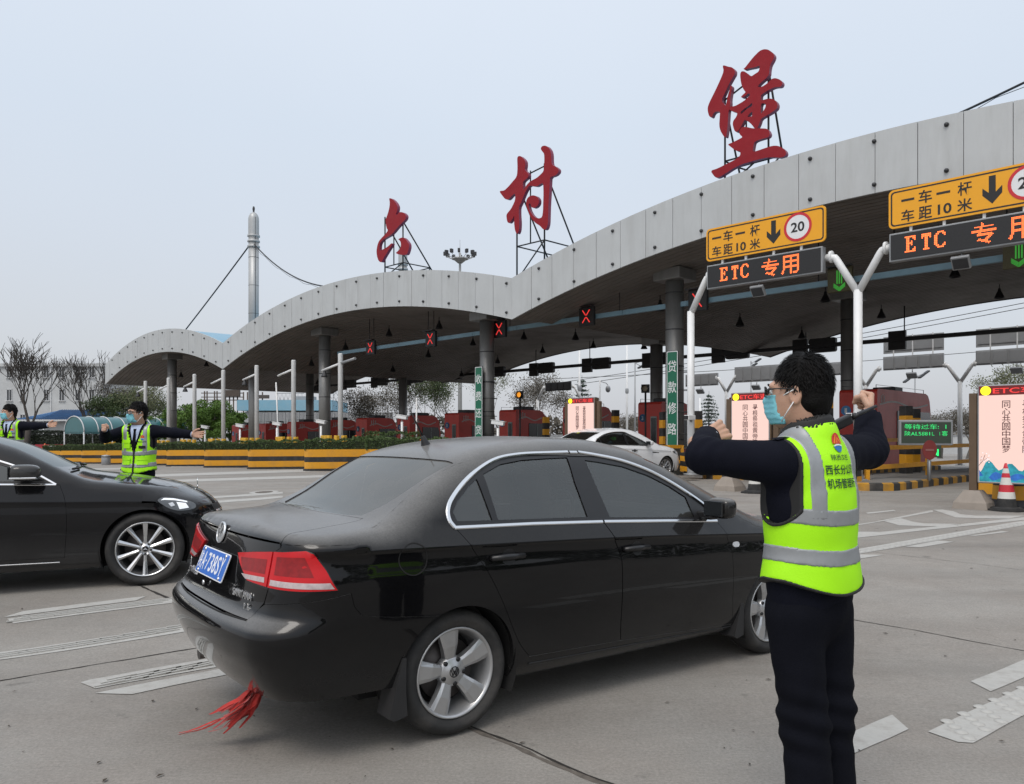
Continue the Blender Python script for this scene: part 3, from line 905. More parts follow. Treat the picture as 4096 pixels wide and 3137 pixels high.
# ------------------------------------------------------------------ hanging lamps under the canopy
def pendant(s, t, k):
 z = arch(s) + .04
 p = thing('pendant_lamp', 'small dark bell lamp hanging from the canopy soffit', 'lamp', (*st_xy(s, t), z), 0, 'bell lamps hanging under the canopy')
 mb = MB()
 mb.cyl((0, 0, 0), (0, 0, -.25), .02, 6)
 mb.build('stem', M['black_metal'], p)
 mb = MB()
 mb.lathe([(.05, -.18), (.07, -.3), (.13, -.42), (.2, -.58), (.22, -.62), (.19, -.6), (.001, -.45)], 12)
 mb.build('lamp_shade', M['black_metal'], p)
 return p
ORDS = ['first', 'second', 'third', 'fourth', 'fifth']
for bay, ss in (('far left', (-66, -61, -55)), ('middle', (-45, -41, -36.5, -32, -28)), ('near right', (-18, -14, -9, -4))):
 for i, s in enumerate(ss):
  for row, t in (('front', 26.5), ('middle', 33), ('rear', 39.5)):
   tag(pendant(s, t, 0), 'bell lamp, ' + ORDS[i] + ' from the left in the ' + row + ' row under the ' + bay + ' bay')
# ================================================================== islands, booths, gantries, signals
PITCH = 5.02
def sk(k): return -13.0 - (k - 1) * PITCH
ORD = ['tenth', 'first', 'second', 'third', 'fourth', 'fifth', 'sixth', 'seventh', 'eighth', 'ninth', 'tenth', 'eleventh', 'twelfth', 'thirteenth']
M['kerb_yellow'] = mat('kerb_yellow', (.46, .23, .02), .75, var=.2, scale=3, dirt=(.15, .12, .085), dscale=2.5, damt=.8)
M['kerb_black'] = mat('kerb_black', (.035, .034, .032), .8, var=.2, dirt=(.16, .14, .12), dscale=2.5, damt=.6)
M['deck'] = mat('island_deck', (.17, .165, .155), .85, var=.15, bump=.2)
def island(k, t0, t1, s0, s1, label):
 zc = gst((s0 + s1) / 2, (t0 + t1) / 2)
 th = thing('traffic_island', label, 'traffic island', (*st_xy((s0 + s1) / 2, t0), 0), RZ, 'striped lane islands of the toll plaza')
 w = (s1 - s0) / 2
 L = t1 - t0
 n = int(L / .5)
 out = [(-w, L)] + [(-w * cos(a), .9 - .9 * sin(a)) for a in [pi * i / 10 for i in range(11)]] + [(w, L)]
 ps = []
 for a, b in zip(out[:-1], out[1:]):
  a, b = Vector(a), Vector(b)
  m_ = max(1, int((b - a).length / .42))
  ps += [a.lerp(b, j / m_) for j in range(m_)]
 ps.append(Vector(out[-1]))
 def zz(p): return gst((s0 + s1) / 2 + p[0], t0 + p[1])
 mb = MB()
 acc = 0
 for i in range(len(ps) - 1):
  a, b = ps[i], ps[i + 1]
  mb.cur = i % 2
  c = (a + b) / 2
  ia, ib = a * 1.0, b * 1.0
  ia.x *= .93; ib.x *= .93
  ia.y += .06; ib.y += .06
  za, zb = zz(a), zz(b)
  mb.add([(a.x, a.y, za - .02), (b.x, b.y, zb - .02), (b.x, b.y, zb + .17), (a.x, a.y, za + .17), (ia.x, ia.y, za + .20), (ib.x, ib.y, zb + .20)], [(0, 1, 2, 3), (3, 2, 5, 4)])
 mb.build('kerb', [M['kerb_yellow'], M['kerb_black']], th)
 mb = MB()
 k_ = 14
 vs, fs = [], []
 for j in range(k_ + 1):
  y = .9 + (L - .9) * j / k_
  for x in (-w * .93, w * .93):
   vs.append((x, y, zz((x, y)) + .196))
 fs = [(2 * j, 2 * j + 1, 2 * j + 3, 2 * j + 2) for j in range(k_)]
 mb.add(vs, fs)
 nose = [(p.x * .93, p.y + .06) for p in ps if p.y < .9]
 mb.add([(x, y, zz((x, y)) + .196) for x, y in nose] , [list(range(len(nose)))])
 mb.build('deck', M['deck'], th)
 return th
island(0, 19.4, 40, -9.0, -6.75, 'nearest striped island, beside the green message board at right')
for k in range(1, 14):
 island(k, 22.0 if k == 1 else 22.5, 40, sk(k) - .75, sk(k) + 1.5, ORD[k] + ' striped lane island counted from the near right end')
# ------------------------------------------------------------------ toll booths
M['booth_blue'] = mat('booth_blue', (.05, .22, .48), .4, var=.05)
M['booth_win'] = mat('booth_window', (.012, .014, .016), .12, var=.2, scale=3, spec=.5)
M['booth_frame'] = mat('booth_frame', (.20, .22, .21), .4, metal=.5)
M['booth_wave'] = mat('booth_wave', (.45, .38, .36), .5)
def make_booth(L=2.75, W=1.38, Hb=3.15):
 b = thing('toll_booth', None, 'toll booth', (0, 0, 0), RZ)
 mb = MB()
 prof = [(0, .12), (0, Hb - .12), (.06, Hb - .03), (.16, Hb)]
 prof += [(L - .75, Hb), (L - .45, Hb - .08), (L - .22, Hb - .32), (L - .10, Hb - .75), (L, 1.45), (L, .12)]
 mb.prism(prof, 0, W, 'yz')
 mb.build('shell', M['red_booth'], b)
 mb = MB()
 mb.box((W / 2, L / 2, .06), (W + .06, L + .06, .12))
 mb.build('plinth', M['deck'], b)
 mb = MB()
 mb.box((W * .68, -.012, 1.55), (W * .26, .024, 1.75))
 w = mb.build('end_window', M['booth_frame'], b)
 mb = MB()
 mb.box((W * .68, -.03, 1.62), (W * .19, .016, 1.45))
 mb.build('pane', M['booth_win'], w)
 for i in range(5):
  mb = MB()
  mb.box((W * .35, -.008, Hb - .25 - i * .05), (W * .5, .016, .022))
  mb.build('louvre', M['red_booth'], b)
 y0, y1 = (1.1 if L < 3 else 2.2), L - .12
 mb = MB()
 mb.prism([(y0, .85), (y1 - .01, .85), (y1 - .06, 2.05), (y1 - .20, 2.36), (y0, 2.36)], W + .001, W + .03, 'yz')
 w = mb.build('side_window', M['booth_win'], b)
 mb = MB()
 mb.box((W + .04, (y0 + y1) / 2 - .05, 1.6), (.02, .05, 1.45))
 mb.box((W + .045, (y0 + y1) / 2, .84), (.05, y1 - y0, .05))
 mb.build('frame', M['booth_frame'], w)
 mb = MB()
 pts = [(.25 + i * (L - .75) / 14, 2.62 + .10 * sin(i * .55 - .5)) for i in range(15)]
 vs = [(W + .006, y, z + .045) for y, z in pts] + [(W + .006, y, z - .03) for y, z in pts]
 mb.add(vs, [(i, i + 1, i + 16, i + 15) for i in range(14)])
 mb.build('wave_stripe', M['booth_wave'], b)
 for i in range(3):
  mb = MB()
  mb.box((W + .006, .42 + i * .17, 2.80), (.01, .07, .3 + .1 * (i % 2)))
  mb.build('badge', M['booth_wave'], b)
 mb = MB()
 mb.bbox((W * .5, L * .5, Hb + .10), (W * .62, .95, .22), .04)
 mb.build('air_conditioner', M['dark_metal'], b)
 mb = MB()
 for x in (.08, W - .08):
  mb.tube([(x, .1, Hb), (x, .1, Hb + .16), (x, L - .8, Hb + .16), (x, L - .8, Hb)], .014, 5)
 mb.build('roof_rail', M['dark_metal'], b)
 return b
BN = {1: 'red toll booth number 1, the big dark one behind the right gantry pole',
 2: 'red toll booth mostly hidden behind the middle light box and the officer',
 3: 'red toll booth number 3 with white door beside the green column sign',
 4: 'red toll booth number 4 behind the left light box',
 5: 'red toll booth with amber lamp post in front, left of booth number 4',
 6: 'red toll booth right behind the left green column sign',
 7: 'red toll booth with a grey cabinet in front, above the white roof antenna',
 8: 'red toll booth with a black rail on its roof, between two far columns',
 9: 'dark red toll booth half hidden by the grey canopy column',
 10: 'dark red toll booth with white pole leaning before it',
 11: 'small far red toll booth beside the corrugated grey fence',
 12: 'farthest red toll booth near the round green tree'}
proto = make_booth()
big = make_booth(6.6, 1.5, 3.2)
for k in range(1, 13):
 b = big if k == 1 else (proto if k == 2 else copy_tree(proto))
 x, y = st_xy(sk(k), 32)
 b.location = (x, y, gst(sk(k), 33.5) + .2)
 tag(b, BN[k], 'toll booth', 'red toll booths across the plaza')
 mb = MB()
 mb.lathe([(.001, .0), (.2, .0), (.2, .02), (.001, .02)], 20, (0, 0, 0), False, Matrix.Rotation(pi / 2, 3, 'X'))
 d = mb.build('number_disc', M['booth_blue'], b, (.28, -.005, 2.35))
 obj('numeral', fit_text(str(k), .10 if k < 10 else .2, .2, .01, .004), M['sign_white'], d, (0, -.026, 0), FRONT)
# grey terminals in front of booths
def cabinet(k, t=29.6, beacon=True):
 s = sk(k) + .5
 c = thing('toll_terminal', 'grey terminal cabinet on the island before the ' + ORD[k] + ' toll booth from the right', 'cabinet', (*st_xy(s, t), gst(s, t) + .2), RZ, 'grey terminal cabinets before the booths')
 mb = MB()
 mb.bbox((0, 0, .62), (1.25, .6, 1.24), .03)
 mb.build('housing', M['grey_metal'], c)
 for x in (-.3, .3):
  mb = MB()
  mb.box((x, -.305, .65), (.5, .012, .9))
  mb.build('door', M['grey_metal'], c)
 if beacon:
  mb = MB()
  mb.lathe([(.07, 1.24), (.07, 1.36), (.04, 1.42), (.001, 1.43)], 10, (.1, 0, 0))
  mb.build('beacon', M['orange_lamp'], c)
M['orange_lamp'] = mat('orange_lamp', (.8, .16, .01), .3, var=0, emit=(1, .22, .02), estr=.7)
for k in (6, 7, 8, 9, 10): cabinet(k)
# ------------------------------------------------------------------ front beam with lane signals
beam = thing('signal_beam', 'pale blue beam across the lanes carrying the red cross signals', 'beam', (0, 0, 0), RZ)
M['beam_blue'] = mat('beam_blue', (.17, .29, .36), .5, var=.1, dirt=(.10, .12, .13), damt=.4)
TB = 24.4
BZ = lambda s: CAM_H + 4.62 + .14 * (s + 42) / 28
mb = MB()
a, b = -38.6, 2.0
for s0 in np.arange(a, b, 2.9):
 s1 = min(b, s0 + 2.88)
 z0, z1 = BZ(s0), BZ(s1)
 mb.add([(s0, TB, z0 - .09), (s1, TB, z1 - .09), (s1, TB + .14, z1 - .09), (s0, TB + .14, z0 - .09), (s0, TB, z0 + .09), (s1, TB, z1 + .09), (s1, TB + .14, z1 + .09), (s0, TB + .14, z0 + .09)],
  [(0, 1, 5, 4), (1, 2, 6, 5), (2, 3, 7, 6), (3, 0, 4, 7), (0, 3, 2, 1), (4, 5, 6, 7)])
mb.build('rail', M['beam_blue'], beam)
LSIG = (-35.087,-29.956,-25.051,-20.001,)
GSIG = (-9.837,-5.067,)
RS = (-14.883,)
for s in list(LSIG) + [-35.5, -30.4, -24.6, -18.5, -10.6, -5.4]:
 mb = MB()
 mb.cyl((s, TB + .07, BZ(s)), (s, TB + .07, arch(s) + .08), .018, 6)
 mb.build('hanger_rod', M['black_metal'], beam)
LN = {'x': ['far', 'second', 'third', 'fourth']}
def lane_signal(s, kind, label):
 x, y = st_xy(s, TB - .16)
 th = thing('lane_signal', label, 'lane signal', (x, y, BZ(s) + .02), RZ, 'lane signals on the blue beam')
 mb = MB()
 mb.bbox((0, .06, 0), (.76, .14, .76), .02)
 mb.build('housing', M['led_face'] if kind != 'green' else M['sig_olive'], th)
 mb = MB()
 mb.prism([(-.38, .382), (.38, .382), (.42, .42), (-.42, .42)], -.2, .0)
 mb.build('visor', M['black_metal'], th)
 if kind == 'x':
  for sg in (-1, 1):
   for half in (-1, 1):
    mb = MB()
    ang = radians(52) * sg
    c = (half * .165 * cos(ang), -.02, half * .165 * sin(ang) * 1.12)
    mb.box(c, (.27, .012, .038), mtx=Matrix.Rotation(-ang, 3, 'Y'))
    mb.build('cross_arm', M['led_red'], th)
 else:
  mb = MB()
  for i in range(3):
   mb.box((-.07 + .07 * i, -.02, .08), (.035, .012, .42))
  mb.build('arrow_shaft', M['led_green_dim'], th)
  mb = MB()
  for i in range(4):
   z = -.16 - .035 * i
   for sg in (-1, 1):
    mb.box((sg * .09, -.02, z - .02), (.22, .012, .02), mtx=Matrix.Rotation(-sg * radians(38), 3, 'Y'))
  mb.build('arrow_head', M['led_green_dim'], th)
M['sig_olive'] = mat('signal_face_green', (.055, .048, .018), .6, var=.2, scale=30)
M['sig_brown'] = mat('signal_face_brown', (.10, .05, .03), .6, var=.2, scale=30)
for s, nme in zip(LSIG, ['leftmost red cross lane signal, before the far booths', 'second red cross lane signal from the left on the blue beam', 'red cross lane signal just right of the left green sign column', 'biggest red cross lane signal, under the near bay valley']):
 lane_signal(s, 'x', nme)
lane_signal(RS[0], 'x', 'red cross lane signal half hidden behind the white bent gantry post')
lane_signal(GSIG[0], 'green', 'green down arrow lane signal beside the forked white gantry post')
lane_signal(GSIG[1], 'green', 'green down arrow lane signal at the right edge under the second sign')
# ------------------------------------------------------------------ rear beam with the backs of the exit signals
rb_ = thing('exit_signal_beam', 'thin black beam under the rear of the canopy carrying signal boxes', 'beam', (0, 0, 0), RZ)
TR = 41.0
RZ_ = CAM_H + 4.72
mb = MB()
s0, s1 = -71.877, -4.951
mb.box(((s0 + s1) / 2, TR, RZ_), (s1 - s0, .2, .2))
mb.build('rail', M['black_metal'], rb_)
SJ = [-38.937 + PITCH * j for j in range(-6, 6)]
for s in SJ:
 mb = MB()
 mb.cyl((s + .4, TR, RZ_), (s + .4, TR, arch(min(4.9, s)) + .1), .03, 6)
 mb.build('hanger_rod', M['black_metal'], rb_)
ON = ['first', 'second', 'third', 'fourth', 'fifth', 'sixth', 'seventh', 'eighth', 'ninth', 'tenth', 'eleventh', 'twelfth']
for i, s in enumerate(SJ):
 sig = thing('exit_signal', 'square black signal box, ' + ON[i] + ' from the left on the rear beam', 'lane signal', (*st_xy(s, TR + .2), RZ_), RZ, 'black signal boxes on the rear beam')
 mb = MB()
 mb.bbox((0, 0, -.02), (.82, .22, .95), .02)
 mb.build('housing', M['black_metal'], sig)
 if i < len(SJ) - 1:
  sig = thing('exit_display', 'wide rounded black display box just right of the ' + ON[i] + ' square signal box', 'display', (*st_xy(s + 1.25, TR + .2), RZ_), RZ, 'wide black boxes on the rear beam')
  mb = MB()
  mb.prism(rrect(-.72, -.34, .72, .42, .12), -.12, .12)
  mb.build('housing', M['black_metal'], sig)
# ------------------------------------------------------------------ ETC gantry at the near lanes
GT = 20.8
def gantry_post(s, arms, label, t=GT, m='pole_white', ztop=3.78, r=.11, reach=1.0, rise=.95, z0=None, group=None):
 zg = gst(s, t) + .19 if z0 is None else z0
 th = thing('gantry_post', label, 'gantry post', (*st_xy(s, t), zg), RZ, group)
 h = CAM_H + ztop - zg
 mb = MB()
 mb.cyl((0, 0, 0), (0, 0, h), r, 20)
 st_ = mb.build('stem', M[m], th)
 mb = MB()
 mb.lathe([(r * 2.1, 0), (r * 2.1, .03), (r * 1.1, .035)], 16)
 mb.build('base_plate', M['grey_metal'], st_)
 for sg in arms:
  mb = MB()
  mb.tube([(0, 0, h - .08), (sg * reach * .78, 0, h + rise * .9), (sg * reach * .84, 0, h + rise * .96), (sg * (reach + .12), 0, h + rise)], r * .86, 14)
  a_ = mb.build('arm', M[m], th)
  mb = MB()
  mb.lathe([(.02, -.03), (r * 1.5, -.03), (r * 1.5, .03), (.02, .03)], 14, (sg * (reach - .02), 0, h + rise), mtx=Matrix.Rotation(pi / 2, 3, 'Y'))
  mb.build('flange', M[m], a_)
 return th
P1, P2, P3 = -13.0, -7.96, -2.95
gantry_post(P1, [1], 'white bent gantry post with one arm, beside the right green column sign', reach=.66, rise=.98)
gantry_post(P2, [-1, 1], 'white forked gantry post between the two yellow lane signs', reach=.72, rise=.98)
gantry_post(P3, [-1], 'white gantry post past the right edge holding the second lane sign', reach=.72, rise=.98)
VGA = {'E': [0xFE, 0x66, 0x62, 0x68, 0x78, 0x68, 0x60, 0x62, 0x66, 0xFE], 'T': [0x7E, 0x7E, 0x5A, 0x18, 0x18, 0x18, 0x18, 0x18, 0x18, 0x3C], 'C': [0x3C, 0x66, 0xC2, 0xC0, 0xC0, 0xC0, 0xC0, 0xC2, 0x66, 0x3C]}
def led_dots(mesh, cell, x, z, mb, y, fill=.74):
 """turn a filled lettering mesh into lit square dots on a grid"""
 tris = []
 me = mesh
 me.calc_loop_triangles()
 for lt in me.loop_triangles:
  tris.append([me.vertices[i].co.to_2d() for i in lt.vertices])
 if not tris: return
 A = np.array([[list(p) for p in t] for t in tris])
 x0, y0 = A[:, :, 0].min(), A[:, :, 1].min()
 x1, y1 = A[:, :, 0].max(), A[:, :, 1].max()
 nx_, ny_ = int((x1 - x0) / cell) + 1, int((y1 - y0) / cell) + 1
 h = cell * fill / 2
 for i in range(nx_):
  for j in range(ny_):
   p = np.array([x0 + (i + .5) * cell, y0 + (j + .5) * cell])
   a, b, c = A[:, 0], A[:, 1], A[:, 2]
   cr = lambda u, v: u[:, 0] * v[:, 1] - u[:, 1] * v[:, 0]
   d1, d2, d3 = cr(b - a, p - a), cr(c - b, p - b), cr(a - c, p - c)
   if (((d1 >= 0) & (d2 >= 0) & (d3 >= 0)) | ((d1 <= 0) & (d2 <= 0) & (d3 <= 0))).any():
    q = (x + p[0], z + p[1])
    mb.add([(q[0] - h, y, q[1] - h), (q[0] + h, y, q[1] - h), (q[0] + h, y, q[1] + h), (q[0] - h, y, q[1] + h)], [(0, 1, 2, 3)])
def lane_sign(sL, zoff, words):
 """yellow board over a black LED panel; sL = left end"""
 W = 3.5
 x, y = st_xy(sL, GT - .25)
 ys = thing('lane_sign', words[0], 'road sign', (x, y, CAM_H), RZ, 'yellow lane signs over the gantry')
 z0, z1 = 5.15, 6.12
 mb = MB()
 mb.prism(rrect(0, z0, W + .1, z1, .12), -.02, .03)
 mb.build('board', M['sign_yellow'], ys)
 mb = ring_mesh(rrect(.05, z0 + .05, W + .05, z1 - .05, .09), rrect(.085, z0 + .085, W + .015, z1 - .085, .07), -.024, -.0205)
 mb.build('border', M['sign_black'], ys)
 xs_ = [.30, .67, 1.06, 1.52] if zoff == 0 else [.40, .80, 1.20, 1.66]
 for c, xx in zip('一车一杆', xs_):
  w_ = .30 if c != '一' else .30
  obj('character', fit_text(c, w_, .055 if c == '一' else .32, .014, .002), M['sign_black'], ys, (xx + .05, -.023, z0 + .66), FRONT)
 for c, xx, w_ in zip(['车', '距', '10', '米'], [xs_[0], xs_[1], xs_[2] + .03, xs_[3]], [.30, .30, .30, .32]):
  obj('character', fit_text(c, w_, .30 if c != '10' else .25, .014 if c != '10' else .02, .002), M['sign_black'], ys, (xx + .05, -.023, z0 + .27), FRONT)
 ax = 2.13 if zoff == 0 else 2.28
 mb = MB()
 mb.prism([(ax + p[0], z0 + .5 + p[1]) for p in ((-.07, .33), (.07, .33), (.07, -.06), (.20, .07), (.20, -.10), (0, -.32), (-.20, -.10), (-.20, .07), (-.07, -.06))], -.024, -.0205)
 mb.build('arrow', M['sign_black'], ys)
 cx = ax + .70
 mb = MB()
 mb.prism(circle(cx, z0 + .52, .385), -.024, -.0205)
 mb.build('speed_disc', M['sign_white'], ys)
 mb = ring_mesh(circle(cx, z0 + .52, .395), circle(cx, z0 + .52, .325), -.028, -.0245)
 mb.build('red_ring', M['sign_red'], ys)
 obj('numeral', fit_text('20', .38, .27, .02, .002), M['sign_black'], ys, (cx, -.027, z0 + .52), FRONT)
 for xx in (.5, 1.25, 2.1, 2.9):
  mb = MB()
  mb.box((xx, .06, 5.1), (.06, .05, .5))
  mb.box((xx, .05, 5.6), (.05, .03, .8))
  mb.build('bracket', M['pole_white'], ys)
 lp = thing('led_panel', words[1], 'LED sign', (x, y, CAM_H), RZ, 'amber LED panels on the gantry')
 p0, p1 = 4.33, 5.04
 mb = MB()
 mb.bbox((W / 2, .12, (p0 + p1) / 2), (W, .22, p1 - p0), .015)
 mb.build('housing', M['grey_metal'], lp)
 mb = MB()
 mb.box((W / 2, .0, (p0 + p1) / 2), (W - .09, .03, p1 - p0 - .09))
 mb.build('screen', M['led_face'], lp)
 cell = .0285
 mb = MB()
 for c, xx in zip('ETC', (.45, .80, 1.12) if zoff == 0 else (.38, .73, 1.05)):
  for r_, row in enumerate(VGA[c]):
   for b_ in range(8):
    if row & (0x80 >> b_):
     px_, pz = xx + b_ * .036, p1 - .17 - r_ * .040
     for dx in (0,):
      mb.add([(px_, -.017, pz), (px_ + .029, -.017, pz), (px_ + .029, -.017, pz + .031), (px_, -.017, pz + .031)], [(0, 1, 2, 3)])
 for c, xx in zip('专用', (2.02, 2.60) if zoff == 0 else (2.1, 2.85)):
  led_dots(fit_text(c, .5, .5, .012), cell, xx, p0 + .345, mb, -.017)
 tag(mb.build('lit_text', M['led_amber'], lp), kind='stuff')
 fl = thing('flood_lamp', words[2], 'lamp', (*st_xy(sL + 1.6, GT - .1), CAM_H + 4.33), RZ)
 mb = MB()
 mb.cyl((0, 0, 0), (0, 0, -.1), .02, 6)
 mb.build('bracket', M['grey_metal'], fl)
 mb = MB()
 mb.bbox((0, -.05, -.24), (.40, .10, .34), .02, mtx=Matrix.Rotation(radians(38), 3, 'X'))
 mb.build('housing', M['grey_metal'], fl)
 mb = MB()
 mb.box((0, -.09, -.275), (.33, .012, .26), mtx=Matrix.Rotation(radians(38), 3, 'X'))
 mb.build('lens', M['dark_metal'], fl)
lane_sign(-12.3, 0, ('yellow sign left of the forked post, its 20 km/h disc fully in view', 'LED panel reading ETC 专用 left of the forked post', 'flood lamp under the left LED panel'))
lane_sign(-7.1, 1, ('yellow sign right of the forked post, cut by the picture edge', 'LED panel reading ETC 专用 right of the forked post', 'flood lamp under the right LED panel'))
# ------------------------------------------------------------------ green column signs
def column_sign(s, t, chars, label):
 th = thing('column_sign', label, 'sign', (*st_xy(s, t), CAM_H), RZ, 'green signs on the canopy columns')
 w, z0, z1 = .47, -.43, 3.0
 mb = MB()
 mb.prism(rrect(-w / 2 - .015, z0 - .015, w / 2 + .015, z1 + .015, .05), .0, .04)
 mb.build('frame', M['black_metal'], th)
 mb = MB()
 mb.prism(rrect(-w / 2, z0, w / 2, z1, .045), -.006, -.001)
 mb.build('board', M['sign_white'], th)
 mb = MB()
 mb.prism(rrect(-w / 2 + .03, z0 + .03, w / 2 - .03, z1 - .03, .035), -.010, -.0065)
 mb.build('field', M['sign_green'], th)
 for i, c in enumerate(chars):
  obj('character', fit_text(c, .36, .42, .006, .001), M['sign_white'], th, (0, -.012, z1 - .55 - i * .755), FRONT)
 for z in (z1 - .7, z1 - 1.4, z1 - 2.2, z1 - 3):
  mb = MB()
  mb.lathe([(.338, z - .012), (.345, z - .012), (.345, z + .012), (.338, z + .012)], 20, (.15, .52, 0))
  mb.build('strap', M['black_metal'], th)
column_sign(-15.742, 23.95, '贷款修路', 'tall green sign reading 贷款修路 on the right column')
column_sign(-25.557, 23.45, '收费还贷', 'tall green sign reading 收费还贷 on the middle column')
# ------------------------------------------------------------------ light boxes
M['panel_pink'] = mat('lightbox_pink', (.22, .15, .13), .5, var=.03, scale=1, emit=(1.0, .70, .62), estr=.80)
M['header_dark'] = mat('lightbox_header', (.10, .012, .012), .5, var=.1, emit=(.5, .01, .01), estr=.12)
M['lamp_yellow'] = mat('lamp_yellow', (.9, .8, .02), .4, var=0, emit=(1, .9, .02), estr=.85)
M['text_brown'] = mat('text_brown', (.09, .018, .018), .6, var=0)
M['teal_hill'] = mat('print_teal', (.02, .24, .30), .5, var=.6, scale=14, emit=(.02, .40, .50), estr=.22)
M['blue_hill'] = mat('print_blue', (.02, .10, .36), .5, var=.5, scale=9, emit=(.02, .16, .5), estr=.3)
M['print_pale'] = mat('print_pale', (.7, .6, .6), .5, var=.1, emit=(.9, .75, .75), estr=.5)
M['post_brown'] = mat('post_brown', (.11, .070, .04), .55, var=.15, dirt=(.05, .04, .03), damt=.4)
M['base_stone'] = mat('base_stone', (.27, .235, .20), .85, var=.1, bump=.3)
def light_box(s, t, z_bot, z_top, label, W=.88, zg=None):
 zg = gst(s, t) if zg is None else zg
 th = thing('light_box', label, 'light box sign', (*st_xy(s, t), zg), RZ, 'pink light boxes reading ETC 车道')
 z0, z1 = z_bot - zg, z_top - zg
 hh = .17
 mb = MB()
 mb.bbox((W / 2, .09, (z0 + z1) / 2), (W + .06, .18, z1 - z0 + .05), .02)
 mb.build('case', M['grey_metal'], th)
 mb = MB()
 mb.box((W + .045, .1, (z0 + z1) / 2), (.03, .21, z1 - z0))
 mb.build('side_cover', M['post_brown'], th)
 mb = MB()
 mb.box((W / 2, -.002, (z0 + z1 - hh) / 2), (W, .012, z1 - z0 - hh))
 mb.build('lit_panel', M['panel_pink'], th)
 mb = MB()
 mb.box((W / 2, -.003, z1 - hh / 2), (W, .014, hh))
 hd = mb.build('header', M['header_dark'], th)
 mb = MB()
 mb.prism(circle(.11, z1 - hh / 2, .085, 22), -.014, -.0105)
 mb.build('yellow_disc', M['lamp_yellow'], hd)
 obj('lettering', fit_text('ETC车道', W - .26, .125, .012, .001), M['led_red'], hd, (.215 + (W - .24) / 2, -.012, z1 - hh / 2), FRONT)
 for col, x in (('寻根祭祖黄帝陵', W * .645), ('同心共圆中国梦', W * .375)):
  for i, c in enumerate(col):
   obj('character', fit_text(c, .128, .135, .006, .0008), M['text_brown'], th, (x, -.0105, z1 - hh - .17 - i * (z1 - z0 - .95) / 6.0), FRONT)
 rnd = random.Random(4)
 for j, (mm, base, amp) in enumerate((('teal_hill', .27, .30), ('blue_hill', .12, .20), ('teal_hill', .06, .12))):
  pts = [(0.005, z0 + .005)]
  n_ = 22
  for i in range(n_ + 1):
   u = i / n_
   pk = base + amp * (abs(sin(u * 11 + j * 2)) ** 1.6 - .4) * (1 - .55 * sin(pi * u)) + rnd.uniform(-.012, .012)
   pts.append((.005 + u * (W - .01), z0 + max(.02, pk)))
  pts.append((W - .005, z0 + .005))
  mb = MB()
  mb.prism(pts, -.0110 - .0012 * j, -.0085)
  mb.build('printed_hills', M[mm], th)
 mb = MB()
 mb.tube([(.0, -.01, z0 + .30), (.06, -.01, z0 + .38), (.10, -.01, z0 + .5)], .004, 5)
 mb.tube([(.06, -.01, z0 + .38), (.15, -.01, z0 + .45)], .003, 5)
 mb.tube([(.03, -.01, z0 + .34), (.04, -.01, z0 + .47)], .003, 5)
 mb.build('printed_branch', M['text_brown'], th)
 for i in range(14):
  mb = MB()
  mb.prism(circle(rnd.uniform(.02, .17), z0 + rnd.uniform(.36, .54), .012, 7), -.0118, -.0095)
  mb.build('printed_blossom', M['print_pale'], th)
 for x in (-.11, W + .16):
  mb = MB()
  mb.bbox((x, .09, (z1 - .12) / 2), (.13, .13, z1 - .12), .012)
  p_ = mb.build('post', M['post_brown'], th)
  mb = MB()
  mb.add([(x - .29, -.2, .0), (x + .29, -.2, 0), (x + .29, .38, 0), (x - .29, .38, 0), (x - .27, -.18, .12), (x + .27, -.18, .12), (x + .27, .36, .12), (x - .27, .36, .12), (x - .13, -.05, .34), (x + .13, -.05, .34), (x + .13, .23, .34), (x - .13, .23, .34)],
   [(0, 1, 5, 4), (1, 2, 6, 5), (2, 3, 7, 6), (3, 0, 4, 7), (4, 5, 9, 8), (5, 6, 10, 9), (6, 7, 11, 10), (7, 4, 8, 11), (8, 9, 10, 11), (0, 3, 2, 1)])
  mb.build('foot', M['base_stone'], p_)
light_box(-4.017, 16.2, CAM_H - .88, CAM_H + .876, 'near pink light box at the right edge with the traffic cone in front', W=1.16)
light_box(-9.594, 17.2, CAM_H - .80, CAM_H + .98, 'middle pink light box right behind the raised arm of the near officer', W=.95)
light_box(-17.304, 20.0, CAM_H - .40, CAM_H + 1.20, 'far pink light box rising behind the white car', W=1.12)
# ------------------------------------------------------------------ cone, barrels, green message board, barriers
M['cone_red'] = mat('cone_red', (.50, .02, .035), .5, var=.1)
M['cone_white'] = mat('cone_white', (.62, .61, .57), .5, var=.1, dirt=(.3, .28, .25), damt=.4)
def cone(x, y, label, h=.86):
 th = thing('traffic_cone', label, 'traffic cone', (x, y, gz(y)), .35)
 mb = MB()
 out = [(.30 * cos(2 * pi * i / 8 + pi / 8) * 1.08, .30 * sin(2 * pi * i / 8 + pi / 8) * 1.08) for i in range(8)]
 mb.prism(out, 0, .035, 'xy')
 mb.lathe([(.25, .035), (.25, .055), (.19, .075)], 20)
 mb.build('base', M['rubber'], th)
 R = lambda z: .055 + (.19 - .055) * (1 - (z - .05) / (h - .05)) * .82
 bands = [(.05, .22, 'rubber'), (.22, .34, 'cone_white'), (.34, .47, 'cone_red'), (.47, .60, 'cone_white'), (.60, .68, 'cone_red'), (.68, .765, 'cone_white'), (.765, h, 'cone_red')]
 for a, b, mm in bands:
  mb = MB()
  mb.lathe([(R(a), a), (R(b), b)] + ([(.001, b + .008)] if b == h else []), 22)
  mb.build('band', M[mm], th)
cp = ((8.949,14.023,),)
cone(*cp[0], 'red and white traffic cone in front of the near light box')
cp = ((5.707,18.224,),)
cone(*cp[0], 'traffic cone mostly hidden behind the near officer, only its foot showing')
